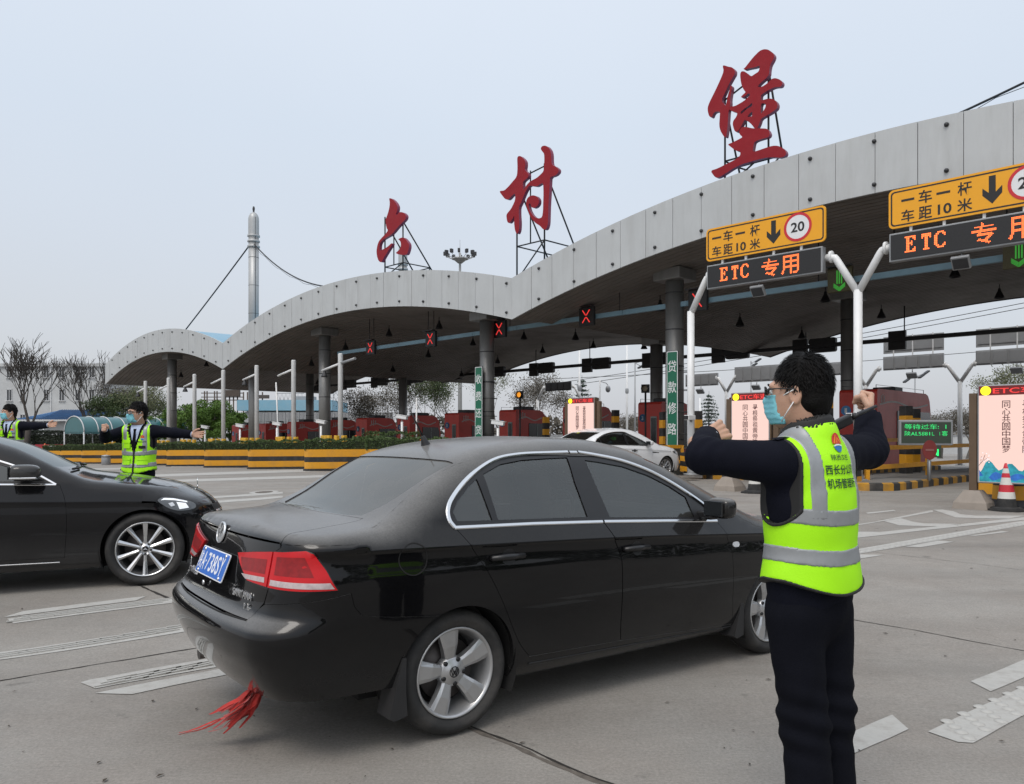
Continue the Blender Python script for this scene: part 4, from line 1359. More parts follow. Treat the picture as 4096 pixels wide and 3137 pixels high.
def barrel(x, y, label):
 th = thing('crash_barrel', label, 'crash barrel', (x, y, gz(y)), 0, 'yellow and black crash barrels')
 z = 0
 for i, (h_, mm) in enumerate(((.16, 'black_stripe'), (.26, 'yellow'), (.26, 'black_stripe'), (.24, 'yellow'))):
  mb = MB()
  r = .34 - .02 * i
  prof = [(r, z), (r - .012, z + h_)] if i else [(.36, 0), (.36, .05), (r, .06), (r - .012, h_)]
  if i == 3: prof += [(.24, z + h_ + .03), (.001, z + h_ + .035)]
  mb.lathe(prof, 20)
  mb.build('band', M[mm], th)
  z += h_
bp = ((9.406,14.336,),(9.855,15.685,),)
barrel(bp[0][0], bp[0][1] + .25, 'yellow crash barrel behind the cone at the right edge')
barrel(bp[1][0], bp[1][1] + .3, 'yellow crash barrel peeping out left of the cone')
def message_board():
 x0, x1 = (10.104,11.388,)
 y = 20.6
 k = y / 775
 cx = (926 - 512) * k
 w = 49.5 * k
 z0, z1 = CAM_H + (434 - 444.2) * k, CAM_H + (434 - 421) * k
 zg = gz(y) + .19
 th = thing('message_board', 'green LED message board on the near island', 'LED sign', (cx, y, zg), radians(-12))
 mb = MB()
 mb.bbox((0, .08, (z0 + z1) / 2 - zg), (w, .16, z1 - z0 + .06), .02)
 mb.build('housing', M['grey_metal'], th)
 mb = MB()
 mb.box((0, -.005, (z0 + z1) / 2 - zg), (w - .11, .02, z1 - z0 - .06))
 mb.build('screen', M['screen_green'], th)
 mb = MB()
 led_dots(fit_text('等待过车:  1', w * .78, .135, .004), .0115, -.02, z1 - zg - .15, mb, -.018)
 led_dots(fit_text('陕AL5881L  1客', w * .8, .13, .004), .0115, 0, z1 - zg - .33, mb, -.018)
 tag(mb.build('lit_text', M['led_green'], th), kind='stuff')
 mb = MB()
 mb.cyl((.1, .08, 0), (.1, .08, z0 - zg), .05, 10)
 mb.build('post', M['grey_metal'], th)
 a = thing('arrow_lamp', 'small green arrow lamp under the message board', 'lane signal', (cx + .22, y - .05, z0 - .02), radians(-12))
 mb = MB()
 mb.bbox((0, .05, -.17), (.30, .1, .32), .015)
 mb.build('housing', M['screen_green'], a)
 mb = MB()
 R = Matrix.Rotation(radians(45), 3, 'Y')
 for i in range(3):
  mb.box((-.05 + .02 * i, -.012, -.10 - .03 * i), (.16, .012, .022), mtx=R)
 for i in range(3):
  mb.box((.06, -.012, -.18 - .02 * i), (.03, .012, .14))
  mb.box((.0, -.012, -.23 - .015 * i), (.14, .012, .02))
 mb.build('arrow', M['led_green'], a)
M['screen_green'] = mat('screen_green', (.035, .05, .035), .5, var=.1)
message_board()
# paddle and guard rails on the near island
M['paddle_red'] = mat('paddle_red', (.16, .018, .016), .6, var=.15)
M['paddle_bar'] = mat('paddle_bar', (.22, .09, .08), .6, var=.15)
pd = thing('paddle_sign', 'faded red oval paddle in front of the message board', 'sign', (7.55 * 1.42, 19.9, gz(19.9) + .19), -.2)
mb = MB()
mb.lathe([(.001, 0), (.17, 0), (.17, .02), (.001, .02)], 20, (0, 0, .80), False, Matrix.Rotation(pi / 2, 3, 'X') @ Matrix.Diagonal((1, 1.5, 1)))
mb.build('disc', M['paddle_red'], pd)
mb = MB()
mb.box((0, -.024, .80), (.2, .006, .045))
mb.build('bar', M['paddle_bar'], pd)
mb = MB()
mb.tube([(0, .01, 0), (0, .01, .6)], .02, 6)
mb.build('post', M['grey_metal'], pd)
def guard_rail(pts, zs, label, posts=True):
 """yellow box rails along points (x,y)"""
 x, y = pts[0]
 zg = gz(y) + .19
 th = thing('guard_rail', label, 'guard rail', (x, y, zg), 0)
 for z in zs:
  mb = MB()
  for a, b in zip(pts[:-1], pts[1:]):
   a, b = Vector((a[0] - x, a[1] - y, z)), Vector((b[0] - x, b[1] - y, z))
   d = b - a
   mb.box((a + b) / 2, (d.length, .07, .12), math.atan2(d.y, d.x))
  mb.build('rail', M['yellow'], th)
 for p in pts + [((pts[0][0] + pts[-1][0]) / 2, (pts[0][1] + pts[-1][1]) / 2)]:
  mb = MB()
  mb.box((p[0] - x, p[1] - y, max(zs) / 2), (.10, .10, max(zs) + .1))
  mb.build('post', M['yellow'], th)
guard_rail([(9.35, 20.4), (15.6, 26.1)], [.32, .84], 'yellow guard rail along the near side of the striped island')
guard_rail([(7.9, 21.4), (13.8, 27.0)], [1.02], 'yellow guard rail along the far side of the striped island')
guard_rail([(5.0, 27.2), (6.1, 27.8)], [.30, .84], 'yellow guard rail before the right green column sign')
def striped_block(x, y, label, w=.55, h=.62):
 th = thing('striped_block', label, 'bollard', (x, y, gz(y) + .19), RZ)
 for i in range(4):
  mb = MB()
  mb.cur = 0
  z0 = h * i / 4
  mb.prism([(-w / 2, z0 + .06), (w / 2, z0 - .06 if i else 0), (w / 2, z0 + h / 4 - .06), (-w / 2, z0 + h / 4 + .06 if i < 3 else h)], 0, .5)
  mb.build('stripe', M['yellow'] if i % 2 == 0 else M['black_stripe'], th)
striped_block(5.85, 25.0, 'yellow and black striped block at the foot of the bent gantry post', 1.0, .66)
striped_block(8.35, 19.5, 'yellow and black striped block at the foot of the forked gantry post', .5, .78)
def striped_post(x, y, h, label, r=.14):
 th = thing('striped_post', label, 'bollard', (x, y, gz(y) + .19), .3, 'black and yellow banded posts on the islands')
 n_ = int(h / .28)
 for i in range(n_):
  mb = MB()
  mb.bbox((0, 0, (i + .5) * h / n_), (r * 2, r * 2, h / n_ - .002), .01)
  mb.build('band', M['yellow'] if i % 2 else M['black_stripe'], th)
for u, yy, pt, lb in ((546, 38, 417, 'banded post beside booth number 4'), (615.5, 35, 410, 'banded post between the booths behind the white car'), (664, 30, 412, 'banded post behind the right green column sign'), (697, 27, 411, 'banded post right of the bent gantry post'), (827, 25, 399, 'banded post right of the officer'), (906, 24.5, 406, 'banded post with amber lamp behind the message board'), (914, 25.5, 409, 'second banded post behind the message board')):
 striped_post((u - 512) / 775 * yy, yy, CAM_H + (434 - pt) * yy / 775 - gz(yy) - .19, lb)
# amber signal lamps on black posts
def amber(u, y, ztop, label, lit):
 x = (u - 512) / 775 * y
 zg = gz(y) + .19
 th = thing('amber_signal', label, 'signal lamp', (x, y, zg), -.4)
 h = CAM_H + ztop - zg
 mb = MB()
 mb.cyl((0, 0, 0), (0, 0, h - .35), .045, 10)
 mb.build('post', M['black_metal'], th)
 mb = MB()
 mb.bbox((0, 0, h - .18), (.37, .12, .38), .02)
 mb.build('housing', M['black_metal'], th)
 mb = MB()
 mb.prism(circle(0, h - .18, .135, 20), -.075, -.06)
 mb.build('lens', M['amber_lit'] if lit else M['amber_off'], th)
 mb = MB()
 mb.lathe([(.15, -.2), (.15, .0)], 14, (0, -.06, h - .18), True, Matrix.Rotation(-pi / 2, 3, 'X'))
 mb.build('hood', M['black_metal'], th)
M['amber_lit'] = mat('amber_lit', (.8, .3, .02), .4, var=0, emit=(1, .36, .03), estr=.9)
M['amber_off'] = mat('amber_off', (.20, .15, .08), .4, var=.1)
amber(520, 39, 2.15, 'lit amber lamp on a black post before the booth left of number 4', True)
amber(645.5, 34.5, 2.2, 'unlit amber lamp on a black post beside booth number 3', False)
# ------------------------------------------------------------------ white lane posts with arms, crash cushions, cameras
PU = [115.5, 145.5, 168.6, 194.5, 223.3, 256.7, 293.6, 340.5]
PS = (-65.926,-59.52,-55.194,-50.864,-46.59,-42.227,-38.015,-33.406,)
PL = ['farthest', 'seventh', 'sixth', 'fifth', 'fourth', 'third', 'second', 'nearest']
for i, s in enumerate(PS):
 if i == 0: continue
 t = 21.3
 zg = gst(s, t) + .19
 th = thing('lane_post', PL[i] + ' white lane post of the row before the middle bay', 'post', (*st_xy(s, t), zg), RZ, 'white posts at the island noses')
 h = CAM_H + 3.84 + .02 * i - zg
 mb = MB()
 mb.cyl((0, 0, 0), (0, 0, h), .125, 14)
 mb.lathe([(.125, h), (.09, h + .04), (.001, h + .05)], 14)
 mb.build('stem', M['pole_white'], th)
 mb = MB()
 mb.tube([(0, 0, h - .45), (-1.7, 0, h - .72)], .06, 8)
 mb.build('arm', M['pole_white'], th)
 if i == 7:
  mb = MB()
  mb.tube([(.0, 0, h - .45), (1.3, 0, h - .30)], .07, 8)
  mb.build('stub_arm', M['grey_metal'], th)
 if i % 2:
  mb = MB()
  mb.lathe([(.05, 0), (.08, -.1), (.16, -.28), (.17, -.34), (.001, -.3)], 10, (-1.5, 0, h - .72))
  mb.build('lamp', M['dark_metal'], th)
def cushion(s, t, label, n=5):
 zg = gst(s, t)
 th = thing('crash_cushion', label, 'crash cushion', (*st_xy(s, t), zg), RZ, 'yellow crash cushions on the island noses')
 for i in range(n):
  mb = MB()
  a = -.95 + 1.9 * i / (n - 1)
  mb.bbox((a, .25 * abs(a), .82), (.24, .2, 1.64), .03)
  mb.build('bumper', M['yellow_clean'], th)
M['yellow_clean'] = mat('yellow_clean', (.62, .36, .03), .5, var=.1, scale=2)
for i, s in enumerate(PS):
 cushion(s + .1, 20.6, 'yellow crash cushion at the foot of the ' + PL[i] + ' white lane post')
def cctv(u, y, z, label, short=False):
 x = (u - 512) / 775 * y
 zg = gz(y) + .19
 th = thing('cctv_camera', label, 'camera', (x, y, zg), -.5, 'white cameras on short posts')
 h = CAM_H + z - zg
 mb = MB()
 mb.cyl((0, 0, 0), (0, 0, h - .12), .06, 10)
 mb.build('post', M['pole_white'], th)
 mb = MB()
 mb.tube([(0, 0, h - .13), (0, 0, h), (.1, 0, h + .04)], .03, 6)
 mb.build('bracket', M['grey_metal'], th)
 mb = MB()
 R = Matrix.Rotation(radians(8), 3, 'Y')
 mb.bbox((.0, 0, h + .1), (.62, .17, .16), .02, mtx=R)
 mb.bbox((.03, 0, h + .195), (.7, .2, .025), .005, mtx=R)
 mb.build('housing', M['pole_white'], th)
 mb = MB()
 mb.box((-.32, 0, h + .13), (.01, .12, .11), mtx=R)
 mb.build('lens', M['black_metal'], th)
for u, y, z, lb in ((205, 52, .35, 'white camera farthest left, at the fingertips of the officer'), (240, 48, .4, 'white camera between the second and third lane posts'), (277, 45, .48, 'white camera right of the leaning white pole'), (321, 42, .55, 'white camera before the grey canopy column'), (402, 38, .72, 'white camera before the booth above the car antenna'), (498, 34, .38, 'white camera before the booth with the amber lamp')):
 cctv(u, y, z, lb)
def leaning():
 y = 45
 th = thing('barrier_pole', 'thin white barrier pole leaning upright before the far booths', 'barrier', ((279.5 - 512) / 775 * y, y, gz(y) + .19), 0)
 mb = MB()
 mb.tube([(0, 0, 0), (-.2, 0, CAM_H + 3.0 - gz(y) - .19)], .045, 8)
 mb.build('boom', M['pole_white'], th)
 mb = MB()
 mb.bbox((0, .1, .45), (.3, .3, .9), .02)
 mb.build('drive_box', M['grey_metal'], th)
leaning()
th = thing('barrier_pole', 'thin white upright barrier pole above the car antenna', 'barrier', ((416.5 - 512) / 775 * 38, 38, gz(38) + .19), 0)
mb = MB()
mb.tube([(0, 0, 0), (0, 0, CAM_H + 1.78 - gz(38) - .19)], .04, 8)
mb.build('boom', M['pole_white'], th)
mb = MB()
mb.bbox((0, .1, .45), (.3, .3, .9), .02)
mb.build('drive_box', M['grey_metal'], th)
# gadgets on the two near gantry posts
def gadget(s, z, label):
 th = thing('lane_camera', label, 'camera', (*st_xy(s, GT), CAM_H + z), RZ)
 mb = MB()
 mb.bbox((.02, -.22, .12), (.17, .40, .15), .02)
 mb.build('housing', M['pole_white'], th)
 mb = MB()
 mb.bbox((.02, -.43, .12), (.14, .03, .12), .01)
 mb.build('lens', M['black_metal'], th)
 mb = MB()
 mb.tube([(0, -.1, 0), (0, -.16, .04)], .03, 6)
 mb.build('bracket', M['grey_metal'], th)
gadget(P1 + .08, .38, 'white box camera on the bent gantry post')
gadget(P2 - .10, .35, 'white box camera on the forked gantry post behind the radio')
th = thing('dome_camera', 'small white dome camera low on the bent gantry post', 'camera', (*st_xy(P1 + .12, GT - .1), CAM_H - .42), RZ)
mb = MB()
mb.sphere((.03, -.05, 0), .12, 14, 8)
mb.build('ball', M['pole_white'], th)
mb = MB()
mb.sphere((.05, -.13, 0), .05, 10, 6)
mb.build('lens', M['black_metal'], th)
# ------------------------------------------------------------------ far exit gantries: signs seen from behind
ET = 47.6
def ets(u): return ET * ((u - 512) / 775 - 1) / ((u - 512) / 775 + 1)
EU = (-44.544,-39.869,-35.767,-31.309,-26.963,-22.466,-17.75,-12.727,-7.542,)
M['sign_back'] = mat('sign_back', (.34, .35, .36), .5, metal=.3, var=.06, dirt=(.22, .22, .21), damt=.3)
EL = ['left of the small conifer', 'behind the small conifer', 'right of booth number 4', 'behind the right green column sign', 'left of the officer', 'hidden behind the head of the officer', 'behind the forked near post', 'right of the message board', 'past the right edge']
for i, s in enumerate(EU):
 if i in (2, 3): continue
 arms = [1] if i == 0 else ([-1] if i == 1 else [-1, 1])
 gantry_post(s, arms, 'far forked white sign post ' + EL[i], ET, ztop=2.9, r=.12, reach=.75, rise=.95, z0=gst(s, ET) + .1, group='far forked sign posts')
def back_panel(s0, s1, z0, z1, label, upper=True, boxes=5, dark=False):
 th = thing('sign_back', label, 'sign', (*st_xy(s0, ET), CAM_H), RZ, 'sign panels seen from behind')
 w = s1 - s0
 mb = MB()
 mb.bbox((w / 2, 0, (z0 + z1) / 2), (w, .16, z1 - z0), .02)
 mb.build('panel', M['led_face'] if dark else M['sign_back'], th)
 for i in range(boxes):
  mb = MB()
  mb.bbox(((i + .5) * w / boxes, -.10, (z0 + z1) / 2), (w / boxes * .82, .05, (z1 - z0) * .8), .012)
  mb.build('service_door', M['led_face'] if dark else M['sign_back'], th)
 if upper:
  mb = MB()
  mb.box((w / 2, 0, z1 + .16 + .5), (w, .03, .98))
  mb.build('board', M['sign_back'], th)
  for zz in (z1 + .35, z1 + .95):
   mb = MB()
   mb.box((w / 2, -.03, zz), (w * .95, .03, .05))
   mb.build('stiffener', M['grey_metal'], th)
  for f in (.18, .5, .83):
   mb = MB()
   mb.box((w * f, -.06, z1 + .6), (.06, .04, 1.2))
   mb.build('bracket', M['pole_white'], th)
 if not dark:
  fl = thing('flood_lamp', 'small flood lamp hanging under the far sign, ' + label[:40], 'lamp', (*st_xy(s0 + w * .5, ET - .1), CAM_H + z0), RZ)
  mb = MB()
  mb.cyl((0, 0, 0), (0, 0, -.22), .03, 6)
  mb.build('bracket', M['grey_metal'], fl)
  mb = MB()
  mb.bbox((0, -.1, -.38), (.55, .12, .4), .02, mtx=Matrix.Rotation(radians(45), 3, 'X'))
  mb.build('housing', M['grey_metal'], fl)
back_panel(-43.599, -40.865, 3.55, 4.25, 'dark display back between two far posts above the white car', False, 4, True)
back_panel(-30.145, -27.609, 3.35, 4.2, 'grey sign back right of the bent gantry post', False, 4)
back_panel(-26.328, -23.07, 3.45, 4.5, 'grey sign back left of the officer head', False, 5)
back_panel(-22.004, -18.334, 3.6, 4.4, 'grey sign back behind the officer head', False, 5)
back_panel(-16.752, -13.527, 3.72, 4.52, 'grey double sign back above the message board')
back_panel(-11.948, -8.083, 3.72, 4.52, 'grey double sign back above the near light box')
# ================================================================== cars: one implicit body, panels cut out of it
def pchip(X, Y):
 X = np.array(X, float)
 Y = np.array(Y, float)
 h = np.diff(X)
 d = np.diff(Y) / h
 m = np.zeros(len(X))
 for i in range(1, len(X) - 1):
  if d[i - 1] * d[i] > 0:
   w1, w2 = 2 * h[i] + h[i - 1], h[i] + 2 * h[i - 1]
   m[i] = (w1 + w2) / (w1 / d[i - 1] + w2 / d[i])
 m[0], m[-1] = d[0], d[-1]
 def f(x):
  x = np.clip(x, X[0], X[-1])
  i = np.clip(np.searchsorted(X, x) - 1, 0, len(X) - 2)
  t = (x - X[i]) / h[i]
  return (Y[i] * (1 + 2 * t) * (1 - t) ** 2 + m[i] * h[i] * t * (1 - t) ** 2 + Y[i + 1] * t * t * (3 - 2 * t) + m[i + 1] * h[i] * t * t * (t - 1))
 return f
def smax(a, b, k):
 h = np.maximum(k - np.abs(a - b), 0) / k
 return np.maximum(a, b) + h * h * k / 4
class CarShape:
 def __init__(self, P):
  self.P = P
  un = lambda k: pchip([p[0] for p in P[k]], [p[1] for p in P[k]])
  self.zc, self.W, self.zb, self.zcr = un('zc'), un('W'), un('zb'), un('zcr')
  self.xr, self.xf, self.low = un('xr'), un('xf'), un('low')
  self.kst, self.tum = un('kst'), un('tum')
  self.crown = P.get('crown', .045)
  self.cr_r, self.cr_f = P.get('cr_r', .16), P.get('cr_f', .26)
  self.kr, self.kf = P.get('kr', .16), P.get('kf', .2)
 def side(self, x, z):
  c = self.zcr(x)
  b = self.zb(x)
  lo = self.low(z / c)
  d = np.maximum(z - c, 0)
  up = -.002 - self.P.get('shoulder', .52) * np.minimum(d, b - c) - np.maximum(z - b, 0) * self.tum(x) - .10 * np.maximum(z - b, 0) ** 2
  return self.W(x) + np.where(z <= c, lo, up)
 def F(self, p):
  x, y, z = p[:, 0], np.abs(p[:, 1]), p[:, 2]
  s = y - self.side(x, z)
  w = self.W(x)
  t = z - (self.zc(x) - self.crown * (y / .75) ** 2)
  q = np.minimum(y / .85, 1.1)
  r = (self.xr(z) + self.cr_r * q ** self.P.get('cr_p', 2.3)) - x
  f = x - (self.xf(z) - self.cr_f * q ** 2.3)
  a = smax(smax(s, r, self.kr), f, self.kf)
  a = smax(a, t, self.kst(x))
  return smax(a, self.P.get('zbot', .2) - z, .05)
 def grad(self, p, e=.004):
  g = np.zeros_like(p)
  for i in range(3):
   d = np.zeros(3)
   d[i] = e
   g[:, i] = self.F(p + d) - self.F(p - d)
  return g / np.maximum(np.linalg.norm(g, axis=1), 1e-9)[:, None]
 def cast(self, o, d, n=160, far=4.):
  """first crossing from outside along rays"""
  o = np.asarray(o, float)
  d = np.broadcast_to(np.asarray(d, float), o.shape)
  t0 = np.zeros(len(o))
  found = np.zeros(len(o), bool)
  lo = np.zeros(len(o))
  hi = np.full(len(o), far)
  for i in range(1, n + 1):
   t = far * i / n
   v = self.F(o + d * t)
   new = (~found) & (v < 0)
   lo[new] = far * (i - 1) / n
   hi[new] = t
   found |= new
  for _ in range(28):
   m = (lo + hi) / 2
   v = self.F(o + d * m[:, None])
   ins = v < 0
   hi = np.where(ins, m, hi)
   lo = np.where(ins, lo, m)
  return o + d * hi[:, None], found
 def proj(self, mode, q):
  q = np.asarray(q, float)
  k = len(q)
  if mode == 'right': return self.cast(np.stack([q[:, 0], np.full(k, -1.4), q[:, 1]], 1), (0, 1, 0), 140, 1.4)
  if mode == 'left': return self.cast(np.stack([q[:, 0], np.full(k, 1.4), q[:, 1]], 1), (0, -1, 0), 140, 1.4)
  if mode == 'top': return self.cast(np.stack([q[:, 0], q[:, 1], np.full(k, 2.2)], 1), (0, 0, -1), 200, 2.1)
  if mode == 'rear': return self.cast(np.stack([np.full(k, -.4), q[:, 0], q[:, 1]], 1), (1, 0, 0), 160, 1.6)
  if mode == 'front': return self.cast(np.stack([np.full(k, self.P['L'] + .4), q[:, 0], q[:, 1]], 1), (-1, 0, 0), 160, 1.6)
  if mode in ('corner', 'fcorner'):
   xa = 1.25 if mode == 'corner' else self.P['L'] - 1.25
   sg = -1 if mode == 'corner' else 1
   a = np.radians(q[:, 0])
   dx, dy = sg * np.cos(a), np.sin(a)
   o = np.stack([xa + dx * 2.2, dy * 2.2, q[:, 1]], 1)
   return self.cast(o, np.stack([-dx, -dy, np.zeros(k)], 1), 200, 2.2)
 def unproj(self, mode, p):
  p = np.asarray(p, float)
  if mode in ('right', 'left'): return p[:, [0, 2]]
  if mode == 'top': return p[:, [0, 1]]
  if mode in ('rear', 'front'): return p[:, [1, 2]]
  xa = 1.25 if mode == 'corner' else self.P['L'] - 1.25
  sg = -1 if mode == 'corner' else 1
  return np.stack([np.degrees(np.arctan2(p[:, 1], sg * (p[:, 0] - xa))), p[:, 2]], 1)
def inset(poly, d):
 """move an outline inwards by d"""
 P_ = [Vector(p) for p in poly]
 n = len(P_)
 area = sum(P_[i].x * P_[(i + 1) % n].y - P_[(i + 1) % n].x * P_[i].y for i in range(n))
 sg = 1 if area > 0 else -1
 out = []
 for i in range(n):
  a = (P_[i] - P_[i - 1])
  b = (P_[(i + 1) % n] - P_[i])
  if a.length < 1e-9 or b.length < 1e-9:
   out.append(P_[i])
   continue
  a.normalize()
  b.normalize()
  na, nb = Vector((-a.y, a.x)) * sg, Vector((-b.y, b.x)) * sg
  m = na + nb
  l = m.length
  if l < .3: m = na
  else: m = m / l / max(.45, (m / l).dot(na))
  out.append(P_[i] + m * d)
 return out
def dens(poly, step, closed=True):
 out = []
 n = len(poly)
 for i in range(n if closed else n - 1):
  a, b = Vector(poly[i]), Vector(poly[(i + 1) % n])
  k = max(1, int(math.ceil((b - a).length / step)))
  out += [a.lerp(b, j / k) for j in range(k)]
 if not closed: out.append(Vector(poly[-1]))
 return out
def inside_np(P_, poly):
 poly = np.array([list(p) for p in poly])
 c = np.zeros(len(P_), bool)
 j = len(poly) - 1
 for i in range(len(poly)):
  a, b = poly[i], poly[j]
  k = ((a[1] > P_[:, 1]) != (b[1] > P_[:, 1])) & (P_[:, 0] < (b[0] - a[0]) * (P_[:, 1] - a[1]) / ((b[1] - a[1]) or 1e-12) + a[0])
  c ^= k
  j = i
 return c
def spline(pts, n=6, closed=False):
 """Catmull-Rom through points"""
 P_ = [Vector(p) for p in pts]
 out = []
 m = len(P_)
 for i in range(m if closed else m - 1):
  p0 = P_[(i - 1) % m] if closed or i > 0 else P_[0] * 2 - P_[1]
  p1, p2 = P_[i], P_[(i + 1) % m]
  p3 = P_[(i + 2) % m] if closed or i + 2 < m else P_[-1] * 2 - P_[-2]
  for j in range(n):
   t = j / n
   out.append(.5 * ((2 * p1) + (p2 - p0) * t + (2 * p0 - 5 * p1 + 4 * p2 - p3) * t * t + (3 * p1 - p0 - 3 * p2 + p3) * t ** 3))
 if not closed: out.append(P_[-1])
 return out
class CarKit:
 def __init__(self, shape, root, flip_v=True):
  self.s = shape
  self.root = root
 lod = 1.0
 def patch(self, mode, outer, holes=(), step=.05, bstep=.02, off=0., ins=0., ang=False, warp=None):
  step, bstep = step * self.lod, bstep * self.lod
  """triangulated piece of the body between outlines; returns V, F, N"""
  kx = 1.0
  if mode in ('corner', 'fcorner'): kx = radians(1) * 1.1   # degrees to about metres
  sc = lambda poly: [Vector((p[0] * kx, p[1])) for p in poly]
  lp = [dens(inset(sc(outer), ins) if ins else sc(outer), bstep)]
  for h in holes:
   lp.append(dens(inset(sc(h), -ins) if ins else sc(h), bstep))
  pts, ed = [], []
  for l in lp:
   b = len(pts)
   pts += l
   ed += [(b + i, b + (i + 1) % len(l)) for i in range(len(l))]
  A = np.array([list(p) for p in pts])
  x0, y0 = A.min(0)
  x1, y1 = A.max(0)
  gx = np.arange(x0 + step / 2, x1, step)
  gy = np.arange(y0 + step / 2, y1, step)
  if len(gx) and len(gy):
   G = np.stack(np.meshgrid(gx, gy), -1).reshape(-1, 2)
   G[:, 0] += ((G[:, 1] / step).astype(int) % 2) * step * .37
   k = inside_np(G, lp[0])
   for l in lp[1:]: k &= ~inside_np(G, l)
   G = G[k]
   if len(G):
    if mode in ('right', 'left'):       # sample the shoulder crease closely
     cx_ = np.arange(x0, x1, .02 * self.lod)
     cz_ = self.s.zcr(cx_)
     C2 = np.concatenate([np.stack([cx_, cz_ + dz_], 1) for dz_ in (-.018, -.007, 0., .007, .02)])
     k2 = inside_np(C2, lp[0])
     for l in lp[1:]: k2 &= ~inside_np(C2, l)
     far_ = np.abs(G[:, 1] - self.s.zcr(G[:, 0])) > .03
     G = np.concatenate([G[far_], C2[k2]])
    d = np.min(np.linalg.norm(G[:, None, :] - A[None, ::2, :], axis=2), axis=1) if len(G) * len(A) < 4e6 else np.full(len(G), 1.)
    G = G[d > min(step * .35, .006 if mode in ('right', 'left') else 1)]
   pts = pts + [Vector(g) for g in G]
  r = geometry.delaunay_2d_cdt(pts, ed, [], 1, 1e-7)
  Q = np.array([[v.x, v.y] for v in r[0]])
  T = np.array([list(f) for f in r[2]])
  C = Q[T].mean(1)
  k = inside_np(C, lp[0])
  for l in lp[1:]: k &= ~inside_np(C, l)
  T = T[k]
  Q[:, 0] /= kx
  if warp: Q = warp(Q)
  V, ok = self.s.proj(mode, Q)
  N = self.s.grad(V)
  fn = np.cross(V[T[:, 1]] - V[T[:, 0]], V[T[:, 2]] - V[T[:, 0]])
  fl = (fn * N[T[:, 0]]).sum(1) < 0
  T[fl] = T[fl][:, ::-1]
  T = T[ok[T].all(1)]
  return V + N * off, T, N
 def merge(self, L):
  V, T, N = [], [], []
  b = 0
  for v, t, n in L:
   V.append(v); T.append(t + b); N.append(n)
   b += len(v)
  return np.concatenate(V), np.concatenate(T), np.concatenate(N)
 def part(self, name, L, m, parent=None, rim=0.):
  """rim > 0 folds the open edges inwards so that the panel has thickness"""
  if not isinstance(L, list): L = [L]
  V, T, N = self.merge(L)
  if rim > 0:
   from collections import Counter
   cnt = Counter()
   for t in T.tolist():
    for i in range(3):
     a, b = t[i], t[(i + 1) % 3]
     cnt[(min(a, b), max(a, b))] += 1
   dirs = {}
   for t in T.tolist():
    for i in range(3):
     dirs[(min(t[i], t[(i + 1) % 3]), max(t[i], t[(i + 1) % 3]))] = (t[i], t[(i + 1) % 3])
   be = [dirs[e] for e, c in cnt.items() if c == 1]
   idx = {}
   nv, nn, nf = [], [], []
   base = len(V)
   for a, b in be:
    k = base + len(nv)
    fa = np.cross(V[b] - V[a], N[a])
    fa /= max(1e-9, np.linalg.norm(fa))
    nv += [V[a], V[b], V[b] - N[b] * rim, V[a] - N[a] * rim]
    nn += [fa * .8 + N[a] * .2] * 2 + [fa] * 2
    nf += [(k, k + 3, k + 2), (k, k + 2, k + 1)]
   if nv:
    V = np.concatenate([V, np.array(nv)])
    N = np.concatenate([N, np.array(nn)])
    T = np.concatenate([T, np.array(nf)])
  me = npmesh(name, V, T, True, N)
  return obj(name, me, m, parent or self.root)
 def strip(self, name, mode, line, w, m, off=.004, h=.006, parent=None, step=.015, tw=None):
  """raised ribbon (chrome trim, crease seam) of width w along a line on the body"""
  pts = dens(line, step, False)
  P0 = np.array([list(p) for p in pts])
  V, ok = self.s.proj(mode, P0)
  N = self.s.grad(V)
  Tn = np.gradient(V, axis=0)
  Tn /= np.maximum(np.linalg.norm(Tn, axis=1), 1e-9)[:, None]
  B = np.cross(N, Tn)
  n = len(V)
  ww = np.full(n, w / 2) if tw is None else np.array([tw(i / (n - 1)) * w / 2 for i in range(n)])
  prof = [(-1, -.004), (-1, h * .5), (-.6, h), (.6, h), (1, h * .5), (1, -.004)]
  vs = []
  for a, z in prof: vs.append(V + B * (a * ww)[:, None] + N * (off + z))
  vs = np.concatenate(vs)
  fs = []
  for j in range(len(prof) - 1):
   for i in range(n - 1):
    fs.append((j * n + i, j * n + i + 1, (j + 1) * n + i + 1, (j + 1) * n + i))
  me = npmesh(name, vs, fs, False)
  bm = bmesh.new()
  bm.from_mesh(me)
  bmesh.ops.recalc_face_normals(bm, faces=bm.faces)
  bm.to_mesh(me)
  bm.free()
  return obj(name, me, m, parent or self.root)
 def seam(self, name, mode, line, m, w=.006, off=.0015, parent=None):
  return self.strip(name, mode, line, w, m, off, .0004, parent)
